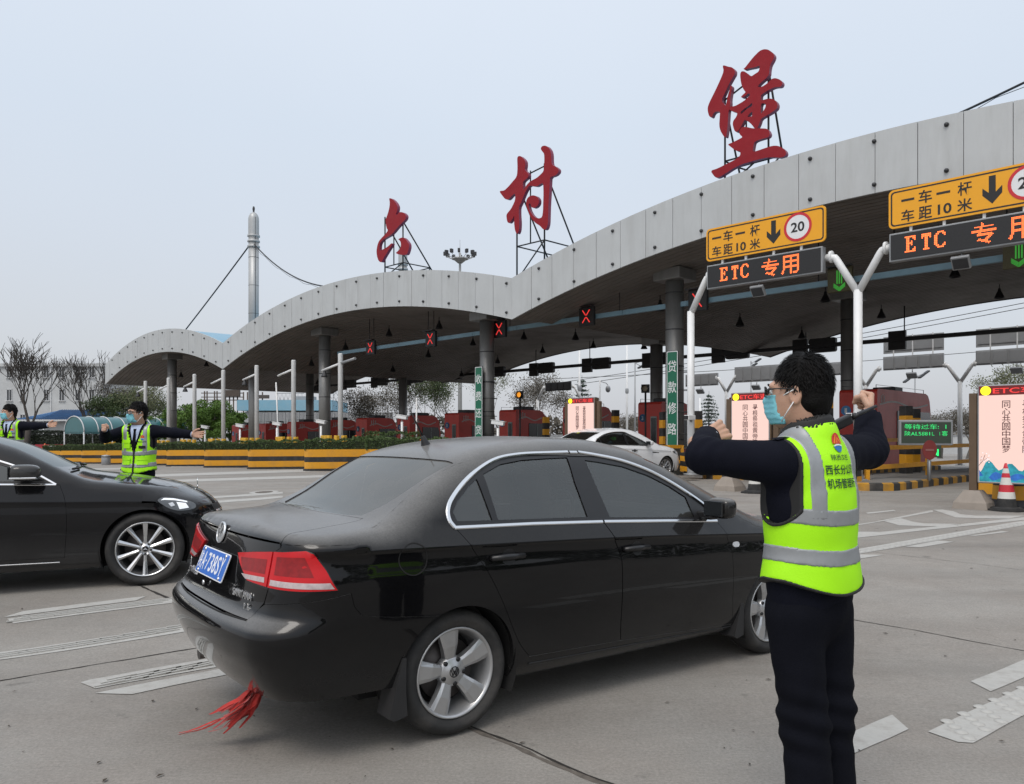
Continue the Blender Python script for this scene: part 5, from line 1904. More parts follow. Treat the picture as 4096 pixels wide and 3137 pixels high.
# ------------------------------------------------------------------ car materials
def car_paint(name, col, dust=.0, dustcol=(.30, .295, .285), rough=.12, low=.25, metal=0.):
 m = bpy.data.materials.new(name)
 m.use_nodes = True
 t = m.node_tree
 L = t.links.new
 b = t.nodes['Principled BSDF']
 b.inputs['Coat Weight'].default_value = 1.0
 b.inputs['Specular IOR Level'].default_value = .06
 b.inputs['Coat IOR'].default_value = 1.36
 b.inputs['Coat Roughness'].default_value = .035
 b.inputs['Metallic'].default_value = metal
 g = t.nodes.new('ShaderNodeNewGeometry')
 vt = t.nodes.new('ShaderNodeVectorTransform')
 vt.vector_type = 'NORMAL'
 vt.convert_from = 'WORLD'
 vt.convert_to = 'OBJECT'
 L(g.outputs['Normal'], vt.inputs['Vector'])
 s = t.nodes.new('ShaderNodeSeparateXYZ')
 L(vt.outputs['Vector'], s.inputs['Vector'])
 up = t.nodes.new('ShaderNodeMapRange')      # settled dust lies on what faces up
 up.inputs['From Min'].default_value = .42
 up.inputs['From Max'].default_value = .95
 L(s.outputs['Z'], up.inputs['Value'])
 tc_ = t.nodes.new('ShaderNodeTexCoord')
 sp = t.nodes.new('ShaderNodeSeparateXYZ')
 L(tc_.outputs['Object'], sp.inputs['Vector'])
 lw = t.nodes.new('ShaderNodeMapRange')      # road film low on the sides
 lw.inputs['From Min'].default_value = .55
 lw.inputs['From Max'].default_value = .22
 L(sp.outputs['Z'], lw.inputs['Value'])
 n1 = t.nodes.new('ShaderNodeTexNoise')
 n1.inputs['Scale'].default_value = 2.2
 n1.inputs['Detail'].default_value = 6
 n1.inputs['Roughness'].default_value = .65
 L(tc_.outputs['Object'], n1.inputs['Vector'])
 n2 = t.nodes.new('ShaderNodeTexNoise')
 n2.inputs['Scale'].default_value = 120
 n2.inputs['Detail'].default_value = 3
 L(tc_.outputs['Object'], n2.inputs['Vector'])
 def math_(op, a, c, cl=False):
  x = t.nodes.new('ShaderNodeMath')
  x.operation = op
  x.use_clamp = cl
  for i, q in enumerate((a, c)):
   if isinstance(q, (int, float)): x.inputs[i].default_value = q
   else: L(q, x.inputs[i])
  return x.outputs[0]
 f = math_('ADD', math_('MULTIPLY', up.outputs['Result'], dust), math_('MULTIPLY', lw.outputs['Result'], low * (1 if dust else .4)))
 f = math_('ADD', f, .006 * (dust > 0))
 f = math_('MULTIPLY', f, math_('ADD', math_('MULTIPLY', n1.outputs['Fac'], 1.1), .45))
 f = math_('MULTIPLY', f, math_('ADD', math_('MULTIPLY', n2.outputs['Fac'], .7), .65), True)
 mx = t.nodes.new('ShaderNodeMix')
 mx.data_type = 'RGBA'
 L(f, mx.inputs['Factor'])
 mx.inputs['A'].default_value = tuple(col) + (1,)
 mx.inputs['B'].default_value = tuple(dustcol) + (1,)
 L(mx.outputs['Result'], b.inputs['Base Color'])
 r = t.nodes.new('ShaderNodeMapRange')
 r.inputs['To Min'].default_value = rough
 r.inputs['To Max'].default_value = .95
 L(f, r.inputs['Value'])
 L(r.outputs['Result'], b.inputs['Roughness'])
 cw = math_('SUBTRACT', 1.0, math_('MULTIPLY', f, .6), True)
 L(cw, b.inputs['Coat Weight'])
 cr_ = math_('ADD', .03, math_('MULTIPLY', f, .30))
 L(cr_, b.inputs['Coat Roughness'])
 return m
def car_glass(name, tint=(.30, .33, .32), dust=0., frac=.75):
 m = bpy.data.materials.new(name)
 m.use_nodes = True
 t = m.node_tree
 L = t.links.new
 for n in list(t.nodes): t.nodes.remove(n)
 o = t.nodes.new('ShaderNodeOutputMaterial')
 tr = t.nodes.new('ShaderNodeBsdfTransparent')
 tr.inputs['Color'].default_value = tuple(tint) + (1,)
 gl = t.nodes.new('ShaderNodeBsdfGlossy')
 gl.inputs['Roughness'].default_value = .02
 gl.inputs['Color'].default_value = (.9, .95, .95, 1)
 lw = t.nodes.new('ShaderNodeFresnel')
 lw.inputs['IOR'].default_value = 1.9
 mx = t.nodes.new('ShaderNodeMixShader')
 L(lw.outputs[0], mx.inputs[0])
 L(tr.outputs[0], mx.inputs[1])
 L(gl.outputs[0], mx.inputs[2])
 out = mx.outputs[0]
 if dust:
  df = t.nodes.new('ShaderNodeBsdfDiffuse')
  df.inputs['Color'].default_value = (.26, .25, .235, 1)
  tc_ = t.nodes.new('ShaderNodeTexCoord')
  n1 = t.nodes.new('ShaderNodeTexNoise')
  n1.inputs['Scale'].default_value = 3
  n1.inputs['Detail'].default_value = 7
  L(tc_.outputs['Object'], n1.inputs['Vector'])
  mr = t.nodes.new('ShaderNodeMapRange')
  mr.inputs['From Min'].default_value = .25
  mr.inputs['From Max'].default_value = .75
  mr.inputs['To Min'].default_value = dust * .6
  mr.inputs['To Max'].default_value = dust * 1.3
  L(n1.outputs['Fac'], mr.inputs['Value'])
  m2 = t.nodes.new('ShaderNodeMixShader')
  L(mr.outputs['Result'], m2.inputs[0])
  L(out, m2.inputs[1])
  L(df.outputs[0], m2.inputs[2])
  out = m2.outputs[0]
 L(out, o.inputs['Surface'])
 return m
M['car_black'] = car_paint('car_black_dusty', (.0030, .0030, .0036), .50, low=.04)
M['car_black_clean'] = car_paint('car_black_clean', (.006, .006, .007), .06, low=.10)
M['car_white'] = car_paint('car_white', (.74, .75, .76), .05, rough=.25)
M['car_grey'] = car_paint('car_dark_grey', (.03, .032, .035), .2)
M['chrome'] = mat('chrome', (.78, .79, .80), .14, metal=1., var=.03)
M['alloy'] = mat('alloy_wheel', (.50, .505, .51), .32, metal=.75, var=.05, dirt=(.16, .15, .14), dscale=6, damt=.35)
M['alloy_bright'] = mat('alloy_bright', (.62, .63, .64), .22, metal=.9, var=.04)
M['tyre'] = mat('tyre_rubber', (.020, .020, .020), .78, var=.15, scale=12, bump=.15, bscale=60, dirt=(.095, .088, .08), dscale=4, damt=.6)
M['brake'] = mat('brake_disc', (.10, .09, .085), .5, metal=.7, var=.2)
M['trim_black'] = mat('trim_black', (.010, .010, .011), .35, var=.1)
M['plastic_dark'] = mat('plastic_dark', (.016, .016, .017), .6, var=.15)
M['interior'] = mat('interior_cloth', (.045, .043, .040), .9, var=.15)
M['liner'] = mat('arch_liner', (.008, .008, .008), .95, var=.1)
M['glass_side'] = car_glass('side_glass', (.46, .51, .49), .09)
M['glass_rear'] = car_glass('rear_glass', (.14, .15, .15), .30)
M['glass_dark_tint'] = car_glass('tinted_glass', (.06, .065, .065), .03)
M['lens_red'] = mat('lens_red', (.50, .006, .010), .3, var=.1, scale=12, coat=.25, spec=.25)
M['lens_red_dark'] = mat('lens_red_dark', (.24, .006, .008), .35, var=.25, scale=30, coat=.25, spec=.25)
M['lens_clear'] = mat('lens_clear', (.50, .42, .42), .3, var=.2, scale=40, coat=.4, metal=.2)
M['lamp_white'] = mat('lamp_white', (.75, .77, .80), .12, var=.1, scale=20, coat=1., metal=.2)
M['plate_blue'] = mat('plate_blue', (.012, .12, .50), .4, var=.05)
M['plate_white'] = mat('plate_white', (.75, .77, .80), .4, var=.03)
M['badge_chrome'] = mat('badge_chrome', (.70, .71, .72), .25, metal=.85, var=.05)
# ------------------------------------------------------------------ wheels
def make_wheel(root, x, y, z, r, rim_r, width, side, spokes, m_rim, style='five', name='wheel', steer=0.):
 """side -1 = right; part of root with tyre, rim and disc below it"""
 w = bpy.data.objects.new(name, None)
 COL.objects.link(w)
 w.parent = root
 w.location = (x, y, z)
 w.rotation_euler = (pi / 2, 0, steer) if side < 0 else (pi / 2, 0, pi + steer)
 h = width / 2
 mb = MB()
 prof = [(rim_r - .012, h * .62), (rim_r + .004, h * .80), (rim_r + .03, h * .97), ((r + rim_r) / 2, h * 1.02), (r - .030, h * .95), (r - .012, h * .82), (r - .002, h * .55), (r, 0), (r - .002, -h * .55), (r - .012, -h * .82), (r - .03, -h * .95), (rim_r + .03, -h * .97), (rim_r - .012, -h * .62)]
 mb.lathe(prof, 56)
 ty = mb.build('tyre', M['tyre'], w)
 mb = MB()
 mb.lathe([(rim_r - .012, h * .6), (rim_r + .003, h * .80), (rim_r + .001, h * .86), (rim_r - .006, h * .86), (rim_r - .014, h * .74), (rim_r - .03, h * .3), (rim_r - .04, -h * .6)], 56)
 rm = mb.build('rim', M[m_rim], w)
 mb = MB()
 mb.lathe([(.001, -h * .15), (rim_r * .70, -h * .15), (rim_r * .70, -h * .3), (.001, -h * .3)], 40)
 mb.build('brake_disc', M['brake'], w)
 mb = MB()
 mb.lathe([(.001, -h * .55), (rim_r - .03, -h * .55)], 32)
 mb.build('backing', M['liner'], w)
 n = spokes
 zo = h * .62
 if style == 'five':
  for i in range(n):
   a = 2 * pi * i / n + pi / 2 + radians(10)
   mb = MB()
   secs = []
   for rr, wd, zt, dp in ((.045, .060, zo - .016, .05), (.085, .064, zo - .004, .045), (.13, .084, zo + .008, .04), (rim_r - .012, .116, zo + .012, .035)):
    secs.append([(rr, -wd / 2, zt - dp), (rr, -wd / 2, zt - .008), (rr, -wd * .30, zt), (rr, wd * .30, zt), (rr, wd / 2, zt - .008), (rr, wd / 2, zt - dp)])
   vs = []
   for sec in secs:
    for p in sec:
     vs.append((p[0] * cos(a) - p[1] * sin(a), p[0] * sin(a) + p[1] * cos(a), p[2]))
   fs = []
   for j in range(3):
    for k in range(6):
     k2 = (k + 1) % 6
     fs.append((j * 6 + k, j * 6 + k2, (j + 1) * 6 + k2, (j + 1) * 6 + k))
   mb.add(vs, fs)
   mb.build('spoke', M[m_rim], w)
  mb = MB()
  mb.lathe([(.001, zo + .004), (.034, zo + .004), (.038, zo), (.06, zo - .006), (.075, zo - .014), (.078, zo - .05)], 30)
  hub = mb.build('hub', M[m_rim], w)
  for i in range(n):
   a = 2 * pi * (i + .5) / n + pi / 2 + radians(10)
   mb = MB()
   mb.lathe([(.001, zo - .004), (.0115, zo - .004), (.0125, zo - .02)], 12, (.062 * cos(a), .062 * sin(a), .001))
   mb.build('lug_recess', M['trim_black'], w)
  mb = MB()
  mb.lathe([(.024, zo + .0042), (.024, zo + .006), (.028, zo + .006), (.028, zo + .0042)], 24)
  for pl in ([(-.013, .020), (-.004, -.002), (.0, .004), (.004, -.002), (.013, .020)], [(-.020, .012), (-.009, -.018), (0, -.001), (.009, -.018), (.020, .012)]):
   for p, q in zip(pl[:-1], pl[1:]):
    d = Vector((q[0] - p[0], q[1] - p[1]))
    mb.box(((p[0] + q[0]) / 2, (p[1] + q[1]) / 2, zo + .006), (d.length + .003, .0045, .003), math.atan2(d.y, d.x))
  mb.build('emblem', M['trim_black'], w)
 else:
  for i in range(n):
   a0 = 2 * pi * i / n + pi / 2
   for da in (-.0,):
    a = a0
    mb = MB()
    secs = []
    for rr, wd, zt, dp in ((.05, .026, zo - .008, .04), (.12, .030, zo - .004, .03), (rim_r - .012, .046, zo + .014, .03)):
     secs.append([(rr, -wd / 2, zt - dp), (rr, -wd / 2, zt - .006), (rr, 0, zt + .004), (rr, wd / 2, zt - .006), (rr, wd / 2, zt - dp)])
    vs, fs = [], []
    for sec in secs:
     for p in sec:
      vs.append((p[0] * cos(a) - p[1] * sin(a), p[0] * sin(a) + p[1] * cos(a), p[2]))
    for j in range(2):
     for k in range(5):
      k2 = (k + 1) % 5
      fs.append((j * 5 + k, j * 5 + k2, (j + 1) * 5 + k2, (j + 1) * 5 + k))
    mb.add(vs, fs)
    mb.build('spoke', M[m_rim], w)
  mb = MB()
  mb.lathe([(.001, zo + .004), (.030, zo + .004), (.034, zo - .002), (.066, zo - .012), (.07, zo - .05)], 30)
  mb.build('hub', M[m_rim], w)
  for i in range(5):
   a = 2 * pi * (i + .5) / 5 + pi / 2
   mb = MB()
   mb.lathe([(.001, zo - .002), (.011, zo - .002), (.0125, zo - .02)], 12, (.054 * cos(a), .054 * sin(a), -.002))
   mb.build('lug_recess', M['trim_black'], w)
  mb = MB()
  mb.lathe([(.001, zo + .0045), (.028, zo + .0045)], 24)
  cap = mb.build('centre_cap', M['trim_black'], w)
  mb = MB()
  for k in range(3):
   a = pi / 2 + 2 * pi * k / 3
   mb.add([(.026 * cos(a), .026 * sin(a), zo + .006), (.005 * cos(a + pi / 3), .005 * sin(a + pi / 3), zo + .006), (0, 0, zo + .008), (.005 * cos(a - pi / 3), .005 * sin(a - pi / 3), zo + .006)], [(0, 1, 2), (0, 2, 3)])
  mb.build('emblem', M['chrome'], w)
 return w
def arc(cx, cz, r, a0, a1, n=18):
 return [(cx + r * cos(radians(a0 + (a1 - a0) * i / n)), cz + r * sin(radians(a0 + (a1 - a0) * i / n))) for i in range(n + 1)]
def build_sedan(D, root, paint, label_parts=None):
 sh = CarShape(D['shape'])
 kit = CarKit(sh, root)
 kit.lod = D.get('lod', 1.0)
 L = D['shape']['L']
 yr = pchip([p[0] for p in D['rail']], [p[1] for p in D['rail']])
 ca = lambda x: -math.degrees(math.atan2(float(sh.W(x)) * .985, 1.25 - x))
 fa = lambda x: -math.degrees(math.atan2(float(sh.W(x)) * .985, x - (L - 1.25)))
 P_ = M[paint]
 T = .0028
 def to_corner(pts, which='corner'):
  V, ok = sh.proj('right', np.array(pts))
  return [(abs(float(a)), float(z)) for a, z in sh.unproj(which, V)]
 xa, xb = D['xq'], D['xf_split']            # where the side sheet hands over to the rear and front corners
 def railz(xs, sg):
  q = np.array([(x, sg * float(yr(x))) for x in xs])
  V, ok = sh.proj('top', q)
  return [(x, float(v[2])) for x, v in zip(xs, V)]
 for sg, mode in ((-1, 'right'), (1, 'left')):
  xs = list(np.linspace(xa, xb, 70))
  rl = railz(xs, sg)
  aR, aF = D['arch_r'], D['arch_f']
  open_ = [p for p in D['dlo_open']]
  zq = D['bump_r'][-1][1]
  outer = list(rl)
  outer += [(xb, D['front_low'])]
  outer += arc(aF[0], aF[1], aF[2], D['arch_f_a'][0], D['arch_f_a'][1], 26)
  outer += D['sill_top']
  outer += arc(aR[0], aR[1], aR[2], D['arch_r_a'][0], D['arch_r_a'][1], 26)
  outer += [p for p in D['bump_side']]
  kit.part('body_side', [kit.patch(mode, outer, [open_], step=.045, bstep=.016)], P_, rim=.03)
  kit.part('sill', kit.patch(mode, D['sill'], step=.05), P_, rim=.02)
  kit.strip('sill_line', mode, D['sill_line'], .010, M['badge_chrome'] if D.get('sill_chrome') else M['plastic_dark'], 0, .004)
  for dn, dpoly in D['doors']:
   d = kit.part('door', kit.patch(mode, dpoly, ins=T, step=.045, bstep=.016), P_, rim=.03)
   for hx, hz, hl in D['handles'][dn]:
    V, ok = sh.proj(mode, np.array([(hx - hl / 2, hz), (hx + hl / 2, hz), (hx, hz), (hx + .015, hz)]))
    N = sh.grad(V)
    mb = MB()
    a, b = Vector(V[0] + N[0] * .022), Vector(V[1] + N[1] * .022)
    mb.tube([Vector(V[0] + N[0] * .004), a, a.lerp(b, .5) + Vector(N[2]) * .010, b, Vector(V[1] + N[1] * .004)], [.012, .015, .0165, .015, .012], 8)
    mb.build('handle', M['trim_black'] if not D.get('chrome_handle') else M['chrome'], d)
    c = [(hx + .015 + .046 * cos(2 * pi * i / 20), hz + .042 * sin(2 * pi * i / 20)) for i in range(20)]
    kit.part('handle_recess', kit.patch(mode, c, step=.02, bstep=.01, off=.0012), M['trim_black'], d)
  kit.part('door_light_block', kit.patch(mode, D['gap_sheet'], step=.09, bstep=.05, off=-.020), M['liner'])  # added dark sheet behind the doors, blocks light through the panel gaps
  panes = D['panes']
  kit.part('window_surround', kit.patch(mode, D['dlo_open_win'], [p for _, p in panes], step=.06, bstep=.02, off=-.004), M['trim_black'])
  for nm, p in panes:
   kit.part(nm, kit.patch(mode, p, step=.05, bstep=.02, off=-.010), M[D['glass']])
  for ln, w in D['chrome']:
   kit.strip('chrome_trim', mode, ln, w, M['chrome'], -.002, .010)
  for ln in D.get('seams', []):
   kit.seam('panel_gap', mode, ln, M['liner'])
  for (cx, cz, r) in (aR, aF):
   V = []
   n = 30
   for i in range(n + 1):
    a = radians(-25 + 230 * i / n)
    for yy in (.0, 1.):
     y_ = float(sh.side(np.array([cx]), np.array([.5]))[0]) - .012 - yy * .24
     V.append((cx + (r + .012) * cos(a), sg * y_, cz + (r + .012) * sin(a)))
   mb = MB()
   mb.add(V, [(2 * i, 2 * i + 1, 2 * i + 3, 2 * i + 2) for i in range(n)])
   mb.add([(cx + (r + .014) * cos(radians(-25 + 230 * i / n)), sg * (float(sh.W(cx)) - .25), cz + (r + .014) * sin(radians(-25 + 230 * i / n))) for i in range(n + 1)], [list(range(n + 1))])
   mb.build('arch_liner', M['liner'], root)
 def edge_rear(sgn, x0, x1, n, d=0.):
  return [(x, sgn * (float(yr(x)) - d)) for x in np.linspace(x0, x1, n)]
 bl = D['backlight']      # bottom x centre, bottom x corner, y corner, top x corner, top x centre
 ws = D['windshield']
 blg = []
 nb = 12
 yb = lambda x: float(yr(x)) - D.get('bl_edge', .018)
 xs = np.linspace(bl[1], bl[3], 16)
 y0 = bl[2]
 ye = lambda x: min(yb(x), y0 + (yb(bl[3]) - y0) * ((x - bl[1]) / (bl[3] - bl[1])) ** .7 + .0)
 blg = [(x, -ye(x)) for x in xs]
 blg += [(bl[3] + (bl[4] - bl[3]) * (1 - (2 * i / nb - 1) ** 2), -ye(bl[3]) + 2 * ye(bl[3]) * i / nb) for i in range(1, nb)]
 blg += [(x, ye(x)) for x in xs[::-1]]
 blg += [(bl[1] + (bl[0] - bl[1]) * (1 - (2 * i / nb - 1) ** 2), ye(bl[1]) - 2 * ye(bl[1]) * i / nb) for i in range(1, nb)]
 xw = np.linspace(ws[1], ws[3], 16)           # top corner x -> bottom corner x
 yw = lambda x: float(yr(x)) - .035
 wsg = [(x, yw(x)) for x in xw]
 wsg += [(ws[3] + (ws[4] - ws[3]) * (1 - (2 * i / nb - 1) ** 2), yw(ws[3]) - 2 * yw(ws[3]) * i / nb) for i in range(1, nb)]
 wsg += [(x, -yw(x)) for x in xw[::-1]]
 wsg += [(ws[1] + (ws[0] - ws[1]) * (1 - (2 * i / nb - 1) ** 2), -yw(ws[1]) + 2 * yw(ws[1]) * i / nb) for i in range(1, nb)]
 zcut = D['zcut']
 aR_ = -to_corner([(xa, zcut)])[0][0]
 angs = np.array(sorted(list(np.linspace(aR_, -aR_, 41)) + [-D['lid_ang'], D['lid_ang']]))
 Vc, ok = sh.proj('corner', np.stack([angs, np.full(len(angs), zcut)], 1))
 rear_curve = [(float(v[0]), float(v[1])) for v in Vc]
 zf = D['zcut_f']
 aF_ = -to_corner([(xb, zf)], 'fcorner')[0][0]
 angf = np.array(sorted(list(np.linspace(aF_, -aF_, 41)) + [-D['hood_ang'], D['hood_ang']]))
 Vf, ok = sh.proj('fcorner', np.stack([angf, np.full(len(angf), zf)], 1))
 front_curve = [(float(v[0]), float(v[1])) for v in Vf]
 lf_, ls_ = D['lid_front'], D['lid_side_top']   # front edge from the middle outwards; side seam going back
 hf_, hs_ = D['hood_rear'], D['hood_side_top']
 mir = lambda l: [(x, -y) for x, y in l]
 lid_rear = [p for p, a in zip(rear_curve, angs) if abs(a) < D['lid_ang'] + 1e-6]
 lidp = mir(lf_[1:] + ls_) + lid_rear + (lf_[1:] + ls_)[::-1] + [lf_[0]]
 hood_front = [p for p, a in zip(front_curve, angf) if abs(a) < D['hood_ang'] + 1e-6]
 if hood_front[0][1] > 0: hood_front = hood_front[::-1]
 hoodp = mir(hf_[1:] + hs_) + hood_front + (hf_[1:] + hs_)[::-1] + [hf_[0]]
 if lid_rear[0][1] > 0: lidp = mir(lf_[1:] + ls_) + lid_rear[::-1] + (lf_[1:] + ls_)[::-1] + [lf_[0]]
 def rail_y(x0, x1, n, sgn): return [(x, sgn * float(yr(x))) for x in np.linspace(x0, x1, n)]
 x1_, x2_ = lf_[-1][0], hf_[-1][0]
 roof = rail_y(x1_, x2_, 50, -1) + mir(hf_[1:])[::-1] + hf_ + rail_y(x2_, x1_, 50, 1) + lf_[1:][::-1] + [lf_[0]] + mir(lf_[1:])
 kit.part('roof', kit.patch('top', roof, [blg, wsg], step=.05, bstep=.018), P_, rim=.02)
 for sg in (-1, 1):
  rc = sorted([p for p in rear_curve if p[1] * sg > 0 and abs(p[1]) > max(abs(q[1]) for q in lid_rear) - 1e-6], key=lambda p: abs(p[1]))
  q = [(x, sg * y) for x, y in [lf_[-1]] + ls_] + rc + rail_y(xa, x1_, 14, sg)
  kit.part('quarter_top', kit.patch('top', q, step=.05, bstep=.018), P_)
  fc = sorted([p for p in front_curve if p[1] * sg > 0 and abs(p[1]) > max(abs(q[1]) for q in hood_front) - 1e-6], key=lambda p: abs(p[1]))
  q = [(x, sg * y) for x, y in [hf_[-1]] + hs_] + fc + rail_y(xb, x2_, 14, sg)
  kit.part('fender_top', kit.patch('top', q, step=.05, bstep=.018), P_)
 lidt = kit.patch('top', lidp, ins=T, step=.04, bstep=.016)
 la = D['lid_ang'] - .25
 lidface = [(-la, zcut)] + [(-a, z) for a, z in D['lid_side']] + [(a, z) for a, z in D['lid_side'][::-1]] + [(la, zcut)]
 lf = kit.patch('corner', lidface, step=.03, bstep=.014)
 trunk = kit.part('boot_lid', [lidt, lf], P_, rim=.02)
 kit.part('boot_light_block', kit.patch('top', [(p[0] + .03, p[1] * 1.02) for p in lidp], step=.1, bstep=.06, off=-.03), M['liner'])  # dark layer added under the lid so its gaps let no light in
 hd = kit.part('bonnet', kit.patch('top', hoodp, ins=T, step=.05, bstep=.018), P_, rim=.02)
 kit.part('bonnet_light_block', kit.patch('top', [(p[0], p[1] * 1.02) for p in hoodp], step=.12, bstep=.08, off=-.035), M['liner'])  # added dark layer beneath the bonnet, keeps light out of its seams
 kit.part('rear_window', kit.patch('top', blg, step=.05, bstep=.02, off=-.006), M[D.get('glass_rear', 'glass_rear')])
 kit.part('windscreen', kit.patch('top', wsg, step=.06, bstep=.03, off=-.006), M[D['glass']])
 for sg in (-1, 1):
  bt = D['bump_r']                         # top edge of the rear bumper from lid outwards: (angle, z)
  edge = to_corner([(xa, z) for z in np.linspace(D['bump_side'][-1][1], zcut, 12)])
  q = [(D['lid_ang'] + .25, zcut)] + [(a, z) for a, z in D['lid_side_q']] + bt[:-1] + edge
  q = [(sg * a, z) for a, z in q]
  kit.part('rear_corner', kit.patch('corner', q, step=.03, bstep=.014), P_)
 bl_ = D['bump_low']
 aA = aR
 bt = D['bump_r']
 half = [(0, D['bump_mid'])] + [(a, z) for a, z in D['bump_under']] + bt[:-1]
 side_e = to_corner(D['bump_side_b'])
 half += side_e
 arcs = to_corner(arc(aA[0], aA[1], aA[2], D['arch_b_a'][0], D['arch_b_a'][1], 12))
 half += arcs
 half += [(arcs[-1][0], bl_), (0, bl_)]
 full = half[:-1] + [(-a, z) for a, z in half[::-1][1:] if a > 0]
 left = [(a, z) for a, z in half if True]
 poly = left[:-1] + [(0, bl_)] + [(-a, z) for a, z in left[::-1][1:-1]]
 kit.part('rear_bumper', kit.patch('corner', poly, ins=.0015, step=.03, bstep=.014), P_, rim=.02)
 q = [(sgn * a, z) for sgn in (1,) for a, z in [(-aF_, zf), (-aF_, D['front_low'])]]
 ff = to_corner([(xb, z) for z in np.linspace(zf, D['front_low'], 10)] + arc(aF[0], aF[1], aF[2], D['arch_fb_a'][0], D['arch_fb_a'][1], 10), 'fcorner')
 ff += [(ff[-1][0], .21)]
 poly = ff + [(-a, z) for a, z in ff[::-1]]
 kit.part('front_bumper', kit.patch('fcorner', poly, step=.035, bstep=.016), P_, rim=.02)
 mb = MB()
 mb.box((L / 2, 0, .24), (L * .74, 1.1, .10))
 mb.box((L * .5, 0, .5), (.9 * L * .55, 1.2, .5))  # dark box added inside to stop light leaking through the hollow body
 mb.build('underbody_light_block', M['liner'], root)
 seats(D, root)
 for x, r_, st_ in ((aR[0], 0, 0), (aF[0], 0, D.get('steer', 0.))):
  for sg in (-1, 1):
   make_wheel(root, x, sg * (D['track'] - D['tyre_w'] / 2), D['tyre_r'], D['tyre_r'], D['rim_r'], D['tyre_w'], sg, D['spokes'], D['rim_mat'], D['style'], steer=st_)
 return kit, trunk, hd
def seats(D, root):
 for (x, y) in D['seats']:
  mb = MB()
  R = Matrix.Rotation(radians(-14), 3, 'Y')
  mb.bbox((x + .25, y, .56), (.5, .5, .16), .05)
  mb.bbox((x - .05, y, .82), (.13, .46, .58), .05, mtx=R)
  st_ = mb.build('seat', M['interior'], root)
  mb = MB()
  mb.bbox((x - .14, y, 1.19 if x > 1.5 else 1.07), (.09, .25, .17), .035, mtx=R)
  mb.build('headrest', M['interior'], st_)
 mb = MB()
 mb.bbox((D['dash'][0], 0, D['dash'][1]), (.5, 1.25, .22), .06)
 mb.build('dashboard', M['plastic_dark'], root)
 mb = MB()
 mb.lathe([(.17 + .014 * cos(2 * pi * i / 8), .014 * sin(2 * pi * i / 8)) for i in range(9)], 24, (D['dash'][0] - .38, .36, D['dash'][1] + .04), mtx=Matrix.Rotation(radians(-65), 3, 'Y'))
 mb.build('steering_wheel', M['plastic_dark'], root)
SANT = dict(L=4.475,
 zc=[(-.05, 1.01), (.06, 1.036), (.13, 1.048), (.35, 1.070), (.55, 1.087), (.70, 1.145), (.95, 1.292), (1.15, 1.395), (1.35, 1.446), (1.6, 1.477), (1.85, 1.491), (2.1, 1.490), (2.4, 1.455), (2.66, 1.375), (2.9, 1.265), (3.2, 1.12), (3.40, 1.03), (3.52, .995), (3.9, .945), (4.2, .87), (4.4, .77), (4.475, .68)],
 W=[(-.05, .815), (.5, .838), (1.0, .853), (2, .856), (3, .853), (3.6, .845), (4.1, .82), (4.475, .78)],
 zcr=[(-.05, .955), (.5, .95), (1.05, .940), (2.06, .914), (3.1, .868), (3.7, .835), (4.475, .76)],
 zb=[(-.05, 1.035), (.9, 1.032), (2.0, 1.006), (3.0, .958), (3.6, .93), (4.475, .82)],
 low=[(.15, -.13), (.25, -.09), (.32, -.055), (.5, -.022), (.7, -.002), (.85, 0), (.955, -.014), (.985, -.013), (1.0, -.003)],
 tum=[(0, .42), (1, .46), (2, .50), (3, .50), (4.475, .5)],
 xr=[(.2, .15), (.28, .09), (.34, .045), (.42, .0), (.50, -.035), (.57, -.045), (.61, -.035), (.64, -.005), (.67, .032), (.70, .045), (.80, .062), (.90, .084), (.95, .094), (.985, .102), (1.02, .114), (1.06, .15), (1.5, .5)],
 xf=[(.2, 4.40), (.3, 4.45), (.45, 4.475), (.6, 4.46), (.7, 4.42), (.8, 4.35), (1.5, 4.35)],
 kst=[(-.05, .035), (.3, .045), (.5, .07), (.75, .12), (1.2, .15), (2.5, .14), (3.0, .12), (3.5, .08), (4.475, .08)],
 crown=.045, cr_r=.12, cr_p=2.9, cr_f=.28, kr=.20, kf=.2, zbot=.20)
SANT_LOC, SANT_ROT = (-1.546, 3.849, .0165), (0, .0165, .65)
